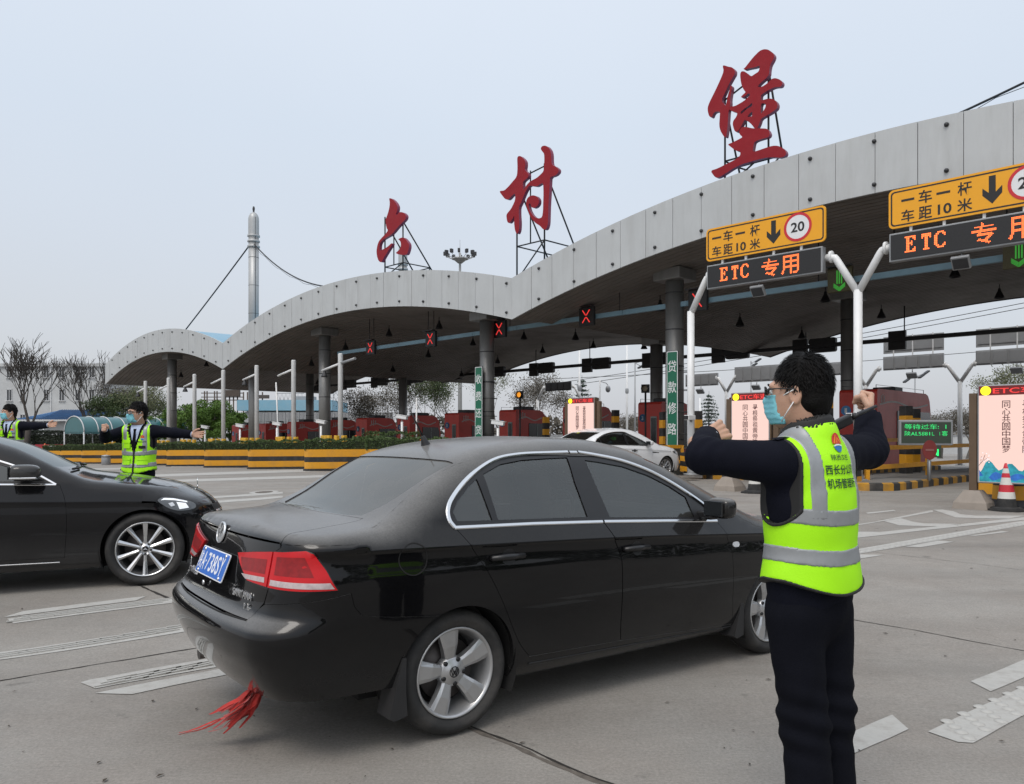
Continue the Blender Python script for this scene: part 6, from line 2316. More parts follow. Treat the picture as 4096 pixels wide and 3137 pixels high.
#BUILD
def _santana():
 top_r = [(.96, 1.032), (.94, 1.065), (.944, 1.113), (.987, 1.168), (1.094, 1.249), (1.221, 1.316), (1.359, 1.364), (1.522, 1.386), (1.698, 1.393), (1.884, 1.398)]
 top_f = [(1.966, 1.398), (2.093, 1.383), (2.293, 1.350), (2.492, 1.292), (2.65, 1.222), (2.787, 1.146), (2.922, 1.055), (2.973, .962)]
 tr_, tf_ = [tuple(p) for p in spline(top_r, 4)], [tuple(p) for p in spline(top_f, 4)]
 rd = [(1.025, .948), (1.093, .858), (1.164, .75), (1.232, .631), (1.310, .486), (1.367, .398), (1.437, .326)]
 rd = [tuple(p) for p in spline([(.96, 1.032)] + rd, 4)][1:]
 bs = [tuple(p) for p in spline([(1.964, 1.009), (2.012, .923), (2.065, .798), (2.08, .581), (2.095, .398), (2.115, .311)], 4)]
 fs = [tuple(p) for p in spline([(2.973, .962), (3.035, .874), (3.087, .737), (3.118, .465), (3.166, .266)], 4)]
 open_ = tr_ + tf_ + fs[1:] + [(2.115, .311)] + rd[::-1]
 D = dict(shape=SANT, xq=.5, xf_split=3.725,
  rail=[(.5, .745), (.6, .70), (.7, .645), (.8, .605), (.9, .588), (1.0, .585), (1.1, .589), (1.18, .593), (1.4, .598), (2.0, .60), (2.3, .60), (2.5, .61), (2.7, .64), (2.9, .675), (3.1, .71), (3.3, .735), (3.5, .74), (3.725, .735)],
  arch_r=(.995, .315, .335), arch_f=(3.603, .31, .345), front_low=.633,
  arch_f_a=(69.3, 192.5), sill_top=[(3.266, .235), (1.327, .274)], arch_r_a=(-7, 114.5), bump_side=[(.856, .62), (.75, .63), (.6, .645), (.5, .66)],
  dlo_open=open_, sill=[(1.33, .272), (3.266, .233), (3.29, .205), (1.33, .205)], sill_line=[(1.44, .285), (2.3, .268), (3.18, .25)],
  doors=[('rear', [(.96, 1.032)] + [(1.964, 1.009)] + bs[1:] + rd[::-1]), ('front', [(1.964, 1.009), (2.973, .962)] + fs[1:] + bs[1:][::-1])],
  handles={'rear': [(1.25, .868, .19)], 'front': [(2.185, .845, .19)]},
  gap_sheet=[(.93, 1.02), (2.99, .95), (3.2, .25), (1.42, .30), (1.30, .49), (1.1, .83)],
  dlo_open_win=tr_ + tf_,
  panes=[('quarter_window', [(.988, 1.060), (.974, 1.105), (1.012, 1.152), (1.11, 1.226), (1.172, 1.262), (1.200, 1.055)]),
   ('rear_door_window', [(1.222, 1.285), (1.36, 1.336), (1.522, 1.358), (1.698, 1.366), (1.862, 1.371), (1.85, 1.23), (1.860, 1.040), (1.236, 1.054)]),
   ('front_door_window', [(1.992, 1.355), (2.093, 1.344), (2.293, 1.314), (2.492, 1.256), (2.65, 1.186), (2.765, 1.118), (2.775, .995), (2.032, 1.030), (2.008, 1.2)])],
  glass='glass_side',
  chrome=[(tr_, .024), ([(1.895, 1.396)] + [(1.955, 1.396)], .024), (tf_[:-1], .024), ([(.955, 1.030), (1.45, 1.023), (1.955, 1.008)], .021), ([(1.968, 1.008), (2.5, .985), (2.978, .961)], .021)],
  backlight=(.515, .604, .505, 1.10, 1.07), bl_edge=.018, windshield=(2.60, 2.54, 0, 3.26, 3.38),
  lid_front=[(.498, 0.), (.525, .25), (.572, .46), (.590, .558)], lid_side_top=[(.482, .572), (.333, .600), (.215, .606)],
  lid_ang=30.0, zcut=.985, lid_side=[(30.0, .97), (28.6, .952), (28.2, .801), (27.3, .727), (26.2, .703), (24.2, .650)],
  lid_side_q=[(30.2, .97), (28.85, .952), (28.45, .801), (27.6, .727)],
  bump_r=[(27.7, .722), (39.6, .753), (44.5, .774), (45.1, .712), (46.3, .672), (47.7, .66)],
  bump_side_b=[(.5, .66), (.6, .645), (.75, .63), (.856, .62)], arch_b_a=(114.5, 196), bump_low=.30, bump_mid=.645, bump_under=[(24.0, .645), (26.0, .698)],
  hood_rear=[(3.46, 0.), (3.42, .4), (3.34, .64)], hood_side_top=[(3.45, .70), (3.7, .705), (4.0, .685)], hood_ang=31., zcut_f=.80, arch_fb_a=(69.3, -15),
  seats=[(1.95, .36), (1.95, -.36), (1.02, .36), (1.02, -.36)], dash=(2.98, .90), track=.80, tyre_w=.195, tyre_r=.31, rim_r=.222, spokes=5, rim_mat='alloy', style='five')
 root = thing('car', 'dusty black saloon in the foreground with a red rag under its bumper', 'car', SANT_LOC, rot=SANT_ROT)
 kit, trunk, hood = build_sedan(D, root, 'car_black')
 sh = kit.s
 TL = [(-12.9, .912), (-21.067, .934), (-28.435, .952), (-36.5, .966), (-38.0, .955), (-40.3, .88), (-42.5, .792), (-36.287, .790), (-29.076, .792), (-20.341, .800), (-15.19, .870)]
 for sg in (1, -1):
  f = lambda l: [(a * sg, z) for a, z in l]
  inner = [(-13.1, .909), (-21.067, .931), (-28.25, .948), (-27.95, .797), (-20.4, .803), (-15.3, .868)]
  outer = [(-28.75, .949), (-36.4, .962), (-37.8, .952), (-40.1, .878), (-42.2, .795), (-36.2, .793), (-28.5, .796)]
  kit.part('tail_lamp_seat', kit.patch('corner', f(TL), step=.03, bstep=.012, off=.0012), M['trim_black'])
  for par, pl, refl, dark in ((trunk, inner, [(-17.3, .826), (-27.0, .834), (-27.2, .812), (-19.6, .808)], [(-15.5, .895), (-26.9, .912), (-26.9, .848), (-17.2, .842)]),
         (root, outer, [(-29.1, .830), (-41.0, .826), (-41.75, .801), (-29.0, .806)], [(-29.9, .930), (-36.2, .936), (-38.2, .850), (-29.9, .852)])):
   t = kit.part('tail_lamp', kit.patch('corner', f(pl), step=.025, bstep=.01, off=.010), M['lens_red'], par, rim=.012)
   kit.part('reflector', kit.patch('corner', f(dark), step=.03, bstep=.012, off=.0108), M['lens_red_dark'], t)
   kit.part('clear_strip', kit.patch('corner', f(refl), step=.03, bstep=.012, off=.0112), M['lens_clear'], t)
 pl = bpy.data.objects.new('number_plate', None)
 COL.objects.link(pl)
 pl.parent = trunk
 pl.location = (.046, .0, .826)
 pl.rotation_euler = (0, radians(20), 0)
 mb = MB()
 mb.prism(rrect(-.22, -.07, .22, .07, .012), -.004, .0, 'yz')
 mb.build('plate_edge', M['plate_white'], pl)
 mb = MB()
 mb.prism(rrect(-.214, -.064, .214, .064, .010), -.0055, -.0042, 'yz')
 mb.build('plate_field', M['plate_blue'], pl)
 RR = (pi / 2, 0, -pi / 2)
 x = .185
 for c, w in (('陕', .05), ('A', .044), ('·', .012), ('7', .040), ('3', .040), ('8', .042), ('S', .042), ('Y', .044)):
  h = .09 if c not in '·' else .012
  obj('plate_character', fit_text(c, w, h, .012 if c != '陕' else .004, .0004), M['plate_white'], pl, (-.0062, x, 0), RR)
  x -= .054 if c not in '·A' else (.034 if c == 'A' else .036)
 for yy, zz in ((.17, .055), (-.17, .055), (.17, -.055), (-.17, -.055)):
  mb = MB()
  mb.lathe([(.001, -.006), (.008, -.005), (.009, 0)], 10, (-.0055, yy, zz), mtx=Matrix.Rotation(-pi / 2, 3, 'Y') @ Matrix.Rotation(pi, 3, 'X'))
  mb.build('screw', M['badge_chrome'], pl)
 q = np.array([[0.03, .975]])
 V, ok = sh.proj('rear', q)
 N = sh.grad(V)[0]
 bd = bpy.data.objects.new('badge', None)
 COL.objects.link(bd)
 bd.parent = trunk
 bd.location = tuple(V[0] + N * .004)
 bd.rotation_euler = Vector(N).to_track_quat('Z', 'Y').to_euler()
 mb = MB()
 mb.lathe([(.054, 0), (.054, .008), (.046, .010), (.045, 0)], 36)
 mb.build('ring', M['badge_chrome'], bd)
 mb = MB()
 mb.lathe([(.001, .001), (.046, .001)], 30)
 mb.build('disc', M['trim_black'], bd)
 mb = MB()
 for pl_ in ([(-.020, .040), (-.006, .002), (0, .006), (.006, .002), (.020, .040)], [(-.042, .016), (-.018, -.040), (0, .0), (.018, -.040), (.042, .016)]):
  for a, b in zip(pl_[:-1], pl_[1:]):
   d = Vector((b[0] - a[0], b[1] - a[1]))
   mb.box(((a[0] + b[0]) / 2, (a[1] + b[1]) / 2, .005), (d.length + .004, .009, .008), math.atan2(d.y, d.x))
 mb.build('emblem', M['badge_chrome'], bd)
 def rear_text(s, y, z, w, h, bold):
  V, ok = sh.proj('rear', np.array([[y, z]]))
  N = sh.grad(V)[0]
  n = Vector((N[0], N[1], 0)).normalized()
  rot = Matrix((Vector((0, 0, 1)).cross(n), Vector((0, 0, 1)), n)).transposed().to_euler()
  obj('lettering', fit_text(s, w, h, bold, .003), M['badge_chrome'], trunk, tuple(V[0] + N * .004), rot)
 rear_text('SANTANA', -.40, .735, .20, .034, .004)
 rear_text('1.6', -.475, .690, .055, .030, .004)
 rear_text('上海大众', .42, .735, .16, .034, .006)
 mb = MB()
 mb.lathe([(.001, .0), (.012, 0), (.013, -.006)], 12, (.030, .12, .715), mtx=Matrix.Rotation(-pi / 2, 3, 'Y'))
 mb.build('lock', M['badge_chrome'], trunk)
 fl = [(.713 + .074 * cos(2 * pi * i / 40), .900 + .074 * sin(2 * pi * i / 40)) for i in range(41)]
 kit.seam('fuel_flap', 'right', fl, M['liner'], .006, .0014)
 for mode in ('right', 'left'):
  ind = [tuple(p) for p in spline([(3.10, .802), (3.112, .818), (3.155, .818), (3.168, .802), (3.155, .786), (3.112, .786)], 3, True)]
  kit.part('side_indicator', kit.patch(mode, ind, step=.02, bstep=.008, off=.005), M['lamp_white'], rim=.006)
  sg = -1 if mode == 'right' else 1
  V, ok = sh.proj(mode, np.array([(2.86, 1.02)]))
  b = Vector(V[0])
  bm = bmesh.new()
  bmesh.ops.create_uvsphere(bm, u_segments=20, v_segments=12, radius=1)
  for v in bm.verts:
   p = v.co
   e = .62
   v.co = Vector((math.copysign(abs(p.x) ** e, p.x) * .062, math.copysign(abs(p.y) ** e, p.y) * .092, math.copysign(abs(p.z) ** e, p.z) * .066))
   v.co.x += .03 * (1 - abs(p.y))
  me = bpy.data.meshes.new('mirror')
  bm.to_mesh(me)
  bm.free()
  me.polygons.foreach_set('use_smooth', [True] * len(me.polygons))
  mi = obj('mirror', me, M['car_black'], root, tuple(b + Vector((.0, sg * .135, .035))))
  mb = MB()
  mb.bbox((0, -sg * .10, -.05), (.08, .14, .05), .012)
  mb.build('mirror_foot', M['trim_black'], mi)
  mb = MB()
  mb.bbox((-.056, 0, 0), (.012, .14, .095), .004)
  mb.build('mirror_glass', M['glass_dark'], mi)
  for xx, zz, dx in ((.66, .34, -.05), (3.22, .36, -.06)):
   mb = MB()
   y0 = sg * (.70)
   mb.prism([(xx + .03, zz + .10), (xx + .01, zz + .10), (xx - .02, zz - .02), (xx + dx - .005, zz - .17), (xx + dx + .02, zz - .185), (xx + dx + .09, zz - .17), (xx + .03, zz - .05)], y0, y0 + sg * .125)
   mb.build('mud_flap', M['plastic_dark'], root)
 V, ok = sh.proj('top', np.array([[1.27, 0.]]))
 b = Vector(V[0])
 mb = MB()
 mb.lathe([(.03, 0), (.022, .02), (.014, .05), (.008, .06)], 12, b, mtx=Matrix.Rotation(radians(-22), 3, 'Y'))
 mb.tube([b + Vector((-.02, 0, .05)), b + Vector((-.115, 0, .215))], [.006, .003], 6)
 mb.build('aerial', M['trim_black'], root)
 mb = MB()
 mb.tube([(.1, .42, .27), (.35, .42, .28)], .03, 12)
 mb.build('exhaust', M['brake'], root)
 kit.seam('panel_gap', 'corner', [(24.2, .646), (12, .640), (0, .638), (-12, .640), (-24.2, .646)], M['liner'], .008)
 return root, kit
SANT_ROOT, SANT_KIT = _santana()
# red rags tied under the bumper
rg = thing('red_rag', 'torn red cloth strips tied under the rear bumper of the dusty black car', 'rag', (0, 0, 0))
M['rag'] = mat('rag_red', (.42, .022, .016), .8, var=.3, scale=14, sheen=.3)
_mw = Matrix.LocRotScale(Vector(SANT_LOC), __import__('mathutils').Euler(SANT_ROT), Vector((1, 1, 1)))
_k = _mw @ Vector((.17, -.36, .31))
rg.location = _k
rnd = random.Random(5)
for i in range(30):
 az = rnd.uniform(0, 6.28)
 tail = i < 3
 ln = .33 if tail else rnd.uniform(.13, .23)
 w = rnd.uniform(.005, .010) if tail else rnd.uniform(.008, .019)
 out = rnd.uniform(.02, .16)
 n = 14
 vs = []
 ph = rnd.uniform(0, 6)
 tw0, tw1 = rnd.uniform(0, 3.1), rnd.uniform(-1.4, 1.4)
 for j in range(n + 1):
  u = j / n
  c = Vector((cos(az) * out * (u ** .8) * .55 - (.30 if tail else .11) * u * u - .03 * u, sin(az) * out * (u ** .8) * .55, -ln * u * (1 - (.25 if tail else .0) * u)))
  c += Vector((.010 * sin(u * 8 + ph), .010 * cos(u * 7 + ph), .006 * sin(u * 15 + ph))) * u
  ww = w * min(1, .25 + u * 1.8) * (1 - .45 * max(0, u - .85) / .15)
  a_ = tw0 + tw1 * u
  sd_ = Vector((cos(a_), sin(a_), .15 * sin(u * 9 + ph)))
  nn = Vector((-sin(a_), cos(a_), 0))
  vs += [c - sd_ * ww, c - sd_ * ww * .35 + nn * ww * .35 * sin(u * 11 + ph), c + sd_ * ww * .35 - nn * ww * .35 * sin(u * 13 + ph), c + sd_ * ww]
 fs_ = [(j * 4 + k, j * 4 + k + 1, j * 4 + k + 5, j * 4 + k + 4) for j in range(n) for k in range(3)]
 obj('strip', npmesh('strip', vs, fs_, True), M['rag'], rg)
mb = MB()
mb.sphere((0, 0, -.005), .022, 10, 6, (1, 1, .8))
mb.tube([(0, 0, 0), (.03, .01, .10)], .006, 6)
mb.build('knot', M['rag'], rg)
# ================================================================== the other cars share one recipe
def sedan_dict(shape, wr, wf, ra, tyre_r, rim_r, tyre_w, track, xC, xB, xA, dlo0, dlo1, bl, ws, halfroof, hood_x, lid_x, extra):
 sh = CarShape(shape)
 L = shape['L']
 W = lambda x: float(sh.W(x))
 xa, xb = .52, L - .80
 rail = [(xa, W(xa) - .10), (bl[1], W(xa) - .13), ((bl[1] + bl[3]) / 2, halfroof + .05), (bl[3], halfroof), ((bl[3] + ws[1]) / 2, halfroof + .008), (ws[1], halfroof + .012), ((ws[1] + ws[3]) / 2, halfroof + .06), (ws[3], W(ws[3]) - .15), (hood_x, W(hood_x) - .12), (xb, W(xb) - .11)]
 yr = pchip([p[0] for p in rail], [p[1] for p in rail])
 def railz(x):
  V, ok = sh.proj('top', np.array([(x, -float(yr(x)))]))
  return float(V[0, 2])
 zb = lambda x: float(sh.zb(x))
 n = 16
 xs = np.linspace(dlo0, dlo1, n)
 top = []
 for x in xs:
  u = (x - dlo0) / (dlo1 - dlo0)
  h = railz(x) - .055 - zb(x)
  e0 = min(1, (u / .22)) ** .6
  e1 = min(1, (1 - u) / .42) ** .8
  top.append((float(x), zb(x) + max(.0, min(h, (railz(dlo0 + .5 * (dlo1 - dlo0)) - .055 - zb(x)) * min(e0, e1 * 1.02)))))
 top[0] = (dlo0, zb(dlo0))
 top[-1] = (dlo1, zb(dlo1))
 top = [tuple(p) for p in spline(top, 3)]
 zs = .275
 az = wr[1]
 rd = [tuple(p) for p in spline([(xC, zb(xC)), (xC + .06, .86), (wr[0] + ra * .80, az + ra * .80), (wr[0] + ra * 1.10, az + .06), (wr[0] + ra * 1.2, zs + .05)], 4)]
 bs = [tuple(p) for p in spline([(xB, zb(xB)), (xB + .05, .85), (xB + .09, .55), (xB + .10, zs + .045)], 3)]
 fs = [tuple(p) for p in spline([(xA, zb(xA)), (xA + .05, .84), (xA + .06, .60), (xA + .04, zs + .04)], 3)]
 rdb = rd[1:]
 tr_ = [(xC, zb(xC))] if xC > dlo0 + .01 else []
 open_ = top + ([(xA, zb(xA))] if xA > dlo1 else []) + fs[1:] + [bs[-1]] + rdb[::-1] + tr_
 bx = xB
 tz = lambda x: float(np.interp(x, [p[0] for p in top], [p[1] for p in top]))
 def pane(x0, x1):
  x0_, x1_ = max(x0, dlo0 + .05), min(x1, dlo1 - .10)
  xs = np.linspace(x0_, x1_, 10)
  return [(float(x), max(zb(x) + .035, tz(x) - .028)) for x in xs] + [(x1_, zb(x1_) + .028), (x0_, zb(x0_) + .028)]
 xq = dlo0 + .26
 th = math.degrees(math.acos(min(1, max(-1, (xb - wf[0]) / ra))))
 zf_low = wf[1] + ra * sin(radians(th))
 tb = 118
 bz = az + ra * sin(radians(tb))
 bxx = wr[0] + ra * cos(radians(tb))
 D = dict(shape=shape, xq=xa, xf_split=xb, rail=rail, arch_r=(wr[0], wr[1], ra), arch_f=(wf[0], wf[1], ra), front_low=zf_low,
  arch_f_a=(th, 192), sill_top=[(wf[0] - ra * .975, zs - .03), (wr[0] + ra * .985, zs - .01)], arch_r_a=(-11, tb), bump_side=[(bxx, bz), ((bxx + xa) / 2, bz + .01), (xa, bz + .02)],
  dlo_open=open_, sill=[(wr[0] + ra, zs - .012), (wf[0] - ra, zs - .032), (wf[0] - ra, .20), (wr[0] + ra, .20)], sill_line=[(wr[0] + ra * 1.2, zs + .01), (xA, zs)],
  doors=[('rear', ([(xC, zb(xC))] + [(xB, zb(xB))] + bs[1:] + rdb[::-1])), ('front', [(xB, zb(xB)), (xA, zb(xA))] + fs[1:] + bs[1:][::-1])],
  handles={'rear': [(xC + .32, zb(xC) - .155, .19)], 'front': [(xB + .22, zb(xB) - .155, .19)]},
  gap_sheet=[(xC - .03, zb(xC) - .02), (xA + .02, zb(xA) - .02), (xA + .06, zs + .02), (wr[0] + ra * 1.18, zs + .02), (wr[0] + ra * 1.05, az + .15), (wr[0] + ra * .8, az + ra * .85)],
  dlo_open_win=top, panes=[('quarter_window', pane(dlo0 + .03, xq)), ('rear_door_window', pane(xq + .035, bx - .045)), ('front_door_window', pane(bx + .045, dlo1 - .06))],
  glass='glass_dark_tint', glass_rear='glass_dark_tint', chrome=[(top, .022), ([(dlo0, zb(dlo0)), ((dlo0 + dlo1) / 2, zb((dlo0 + dlo1) / 2)), (dlo1, zb(dlo1))], .020)],
  backlight=bl, bl_edge=.03, windshield=ws,
  lid_front=[(lid_x, 0.), (lid_x + .03, .25), (lid_x + .07, .48), (lid_x + .085, .58)], lid_side_top=[(lid_x - .05, .60), (lid_x - .2, .62), (.26, .625)],
  lid_ang=31., zcut=.985, lid_side=[(31, .97), (29.5, .95), (29, .80), (28, .74), (26, .68), (24, .64)], lid_side_q=[(31.2, .97), (29.75, .95), (29.25, .80), (28.3, .74)],
  bump_r=[(28.4, .735), (38, .745), (43, .76), (44.5, .72), (45.5, bz + .03), (46, bz + .02)], bump_side_b=[(xa, bz + .02), ((bxx + xa) / 2, bz + .01), (bxx, bz)], arch_b_a=(tb, 196), bump_low=.28, bump_mid=.635, bump_under=[(24, .635), (26.2, .675)],
  hood_rear=[(hood_x + .10, 0.), (hood_x + .06, .4), (hood_x, .62)], hood_side_top=[(hood_x + .1, .70), (hood_x + .35, .725), (L - .62, .70)], hood_ang=33., zcut_f=.80, arch_fb_a=(th, -15),
  seats=[((xB - .02), .36), ((xB - .02), -.36), (wr[0] + .08, .36), (wr[0] + .08, -.36)], dash=(ws[3] - .35, .90), track=track, tyre_w=tyre_w, tyre_r=tyre_r, rim_r=rim_r, spokes=10, rim_mat='alloy_bright', style='ten')
 D.update(extra)
 return D
def mirror_part(kit, root, x, paint, mode='right', sc=(.07, .11, .075), out=.16, up=.06, chrome=False):
 sg = -1 if mode == 'right' else 1
 zb = float(kit.s.zb(x))
 V, ok = kit.s.proj(mode, np.array([(x, zb + .03)]))
 b = Vector(V[0])
 bm = bmesh.new()
 bmesh.ops.create_uvsphere(bm, u_segments=18, v_segments=12, radius=1)
 for v in bm.verts:
  p = v.co
  e = .65
  v.co = Vector((math.copysign(abs(p.x) ** e, p.x) * sc[0] * (1.5 if p.x > 0 else 1), math.copysign(abs(p.y) ** e, p.y) * sc[1], math.copysign(abs(p.z) ** e, p.z) * sc[2]))
 me = bpy.data.meshes.new('mirror')
 bm.to_mesh(me)
 bm.free()
 me.polygons.foreach_set('use_smooth', [True] * len(me.polygons))
 mi = obj('mirror', me, M[paint], root, tuple(b + Vector((0, sg * out, up))))
 mb = MB()
 mb.bbox((0, -sg * out * .6, -sc[2] * .75), (.09, out * .9, .04), .012)
 mb.build('mirror_foot', M['trim_black'], mi)
 if chrome:
  mb = MB()
  mb.bbox((.02, 0, -sc[2] * .62), (sc[0] * 2.1, sc[1] * 1.9, .018), .006)
  mb.build('chrome_line', M['chrome'], mi)
 mb = MB()
 mb.bbox((-sc[0] * .93, 0, 0), (.012, sc[1] * 1.6, sc[2] * 1.5), .004)
 mb.build('mirror_glass', M['glass_dark'], mi)
def lamp_patch(kit, name, mode, poly, m, parent=None, off=.006, rim=.01):
 return kit.part(name, kit.patch(mode, poly, step=.03, bstep=.012, off=off), M[m], parent, rim=rim)
# ------------------------------------------------------------------ black limousine at the left edge
LIMO = dict(L=5.07,
 zc=[(0, .98), (.1, 1.06), (.6, 1.11), (1.0, 1.20), (1.6, 1.40), (2.1, 1.49), (2.5, 1.503), (2.85, 1.47), (3.15, 1.39), (3.4, 1.275), (3.65, 1.15), (3.82, 1.085), (4.0, 1.062), (4.3, 1.02), (4.6, .955), (4.8, .885), (4.95, .79), (5.03, .70), (5.07, .6)],
 W=[(0, .86), (.6, .92), (1.2, .945), (2.5, .955), (3.6, .955), (4.3, .95), (4.7, .93), (5.07, .88)],
 zcr=[(0, .90), (3, .86), (3.65, .84), (4.3, .82), (5.07, .72)], zb=[(0, 1.04), (2, 1.035), (3.2, 1.021), (3.58, .997), (4.0, .97), (5.07, .80)],
 low=[(.15, -.13), (.25, -.09), (.32, -.05), (.5, -.022), (.7, -.004), (.85, 0), (.955, -.004), (1.0, -.001)],
 tum=[(0, .44), (5.07, .48)], shoulder=.34,
 xr=[(.2, .1), (.5, 0), (.9, .06), (.985, .10), (1.06, .15), (1.5, .5)],
 xf=[(.2, 4.97), (.35, 5.04), (.5, 5.07), (.65, 5.06), (.75, 5.02), (.82, 4.95), (.9, 4.8), (1.5, 4.3)],
 kst=[(0, .05), (1, .12), (3, .14), (3.8, .08), (5.07, .08)], crown=.05, cr_r=.2, cr_f=.30, kr=.2, kf=.25, zbot=.18)
def _limo():
 D = sedan_dict(LIMO, (1.2, .356), (4.30, .356), .388, .356, .262, .255, .94, 1.30, 2.28, 3.58, 1.02, 3.55, (.72, .80, .58, 1.45, 1.40), (2.85, 2.78, 0, 3.52, 3.66), .60, 3.62, .70,
  dict(sill_chrome=True, chrome_handle=False, handles={'rear': [(1.62, .88, .2)], 'front': [(2.5, .875, .2)]}))
 yaw = .42
 c, s_ = cos(yaw), sin(yaw)
 wx, wy = (145.2 - 512) / 775 * 7.48, 7.48
 root = thing('car', 'clean black limousine entering from the left edge, star on its bonnet', 'car', (wx - (4.30 * c + .94 * s_), wy - (4.30 * s_ - .94 * c), gz(7.3)), yaw)
 kit, trunk, hood = build_sedan(D, root, 'car_black_clean')
 sh = kit.s
 for sg in (1, -1):
  f = lambda l: [(a * sg, z) for a, z in l]
  hl = [tuple(p) for p in spline([(-57.8, .822), (-54.8, .848), (-50, .838), (-43, .80), (-40, .765), (-41, .725), (-48, .712), (-52.5, .735), (-55.5, .775)], 3, True)]
  h = lamp_patch(kit, 'headlight', 'fcorner', f(hl), 'lamp_dark', off=.005)
  lamp_patch(kit, 'headlight_brow', 'fcorner', f([(-56.4, .822), (-54.6, .839), (-50, .830), (-44, .798), (-44, .786), (-50, .814), (-54.5, .824)]), 'lamp_glow', h, .0085, .004)
  lamp_patch(kit, 'headlight_lens', 'fcorner', f([(-53.5, .792), (-51.4, .798), (-50.6, .768), (-52.4, .758)]), 'lamp_white', h, .0085, .004)
  lamp_patch(kit, 'headlight_lens', 'fcorner', f([(-49.5, .796), (-45.2, .780), (-44.2, .735), (-48.8, .728)]), 'lamp_glow', h, .0085, .004)
  mirror_part(kit, root, 3.30, 'car_black_clean', 'right' if sg > 0 else 'left', (.10, .115, .075), .17, .075, True)
  tl = [(-22, .90), (-40, .93), (-47, .88), (-45, .80), (-24, .82)]
  lamp_patch(kit, 'tail_lamp', 'corner', f(tl), 'lens_red')
 lamp_patch(kit, 'grille', 'fcorner', [(-27, .74), (27, .74), (24, .48), (-24, .48)], 'trim_black', None, .004)
 for z in (.53, .60, .67):
  kit.strip('grille_bar', 'fcorner', [(a, z) for a in np.linspace(-25, 25, 14)], .016, M['chrome'], .004, .006)
 V, ok = sh.proj('top', np.array([[4.80, 0]]))
 b = Vector(V[0])
 mb = MB()
 mb.tube([b, b + Vector((0, 0, .035))], .005, 6)
 star = mb.build('bonnet_star', M['chrome'], hood)
 mb = MB()
 c0 = b + Vector((0, 0, .072))
 mb.tube([c0 + Vector((0, .036 * cos(2 * pi * i / 24), .036 * sin(2 * pi * i / 24))) for i in range(25)], .0035, 6)
 for k in range(3):
  a = pi / 2 + 2 * pi * k / 3
  mb.tube([c0, c0 + Vector((0, .034 * cos(a), .034 * sin(a)))], [.005, .002], 6)
 mb.build('star_ring', M['chrome'], star)
 for y0, y1 in ((-.62, -.1), (-.05, .5)):
  V, ok = sh.proj('top', np.array([(3.66, y0), (3.70, (y0 + y1) / 2), (3.66, y1)]))
  mb = MB()
  mb.tube([Vector(v) + Vector((0, 0, .02)) for v in V], .012, 6)
  mb.build('wiper', M['trim_black'], root)
 return root
M['lamp_dark'] = mat('lamp_housing', (.10, .105, .11), .12, var=.25, scale=18, coat=1., metal=.4)
M['lamp_glow'] = mat('lamp_glow', (.85, .87, .9), .15, var=.05, coat=1., emit=(.9, .95, 1.0), estr=.35)
_limo()
# ------------------------------------------------------------------ white saloon in the middle distance
WHITE = dict(L=4.70,
 zc=[(0, .99), (.1, 1.07), (.5, 1.11), (.75, 1.18), (1.1, 1.32), (1.45, 1.42), (1.8, 1.475), (2.15, 1.485), (2.5, 1.455), (2.8, 1.37), (3.1, 1.24), (3.4, 1.09), (3.55, 1.035), (3.8, 1.00), (4.1, .945), (4.35, .87), (4.55, .77), (4.66, .66), (4.70, .55)],
 W=[(0, .83), (.6, .885), (1.2, .905), (2.5, .912), (3.6, .905), (4.2, .88), (4.70, .82)],
 zcr=[(0, .93), (1.05, .92), (2.06, .90), (3.1, .86), (4.7, .74)], zb=[(0, 1.03), (.9, 1.02), (2.0, 1.00), (3.0, .965), (3.6, .93), (4.7, .8)],
 low=[(.15, -.13), (.25, -.09), (.32, -.055), (.5, -.022), (.7, -.002), (.85, 0), (.955, -.008), (1.0, -.002)],
 tum=[(0, .42), (1, .46), (4.7, .48)], shoulder=.42,
 xr=[(.2, .13), (.36, .02), (.5, 0), (.62, .0), (.70, .04), (.90, .06), (.985, .10), (1.06, .15), (1.5, .5)],
 xf=[(.2, 4.62), (.3, 4.67), (.45, 4.70), (.6, 4.68), (.7, 4.64), (.8, 4.56), (1.5, 4.2)],
 kst=[(0, .04), (.5, .07), (1.2, .14), (2.5, .14), (3.4, .08), (4.7, .08)], crown=.045, cr_r=.18, cr_f=.28, kr=.22, kf=.2, zbot=.19)
def sedan_at(shape, root, paint, ws_, lamps=True, wheel='alloy'):
 D = sedan_dict(shape, (1.02, .325), (3.74, .325), .35, .325, .235, .2, .86, 1.12, 2.10, 3.02, .78, 3.05, (.58, .66, .56, 1.30, 1.26), (2.55, 2.48, 0, 3.20, 3.34), .60, 3.32, .56, dict(rim_mat=wheel, spokes=10, lod=2.0))
 kit, trunk, hood = build_sedan(D, root, paint)
 for sg in (1, -1):
  f = lambda l: [(a * sg, z) for a, z in l]
  h = lamp_patch(kit, 'headlight', 'fcorner', f([(-58, .80), (-52, .815), (-42, .77), (-34, .735), (-36, .69), (-48, .70), (-55, .745)]), 'lamp_dark')
  lamp_patch(kit, 'headlight_lens', 'fcorner', f([(-52, .785), (-44, .765), (-43, .725), (-50, .73)]), 'lamp_white', h, .009, .004)
  lamp_patch(kit, 'tail_lamp', 'corner', f([(-12, .90), (-30, .93), (-46, .92), (-46, .84), (-28, .80), (-14, .82)]), 'lens_red')
  mirror_part(kit, root, 2.86, paint, 'right' if sg > 0 else 'left', (.065, .10, .07), .15, .05)
  kit.part('fender_vent', kit.patch('right' if sg > 0 else 'left', [(3.06, .80), (3.38, .775), (3.36, .755), (3.10, .765)], step=.05, off=.004), M['trim_black'])
 lamp_patch(kit, 'grille', 'fcorner', [(-26, .66), (26, .66), (20, .45), (-20, .45)], 'trim_black', None, .004)
 return kit
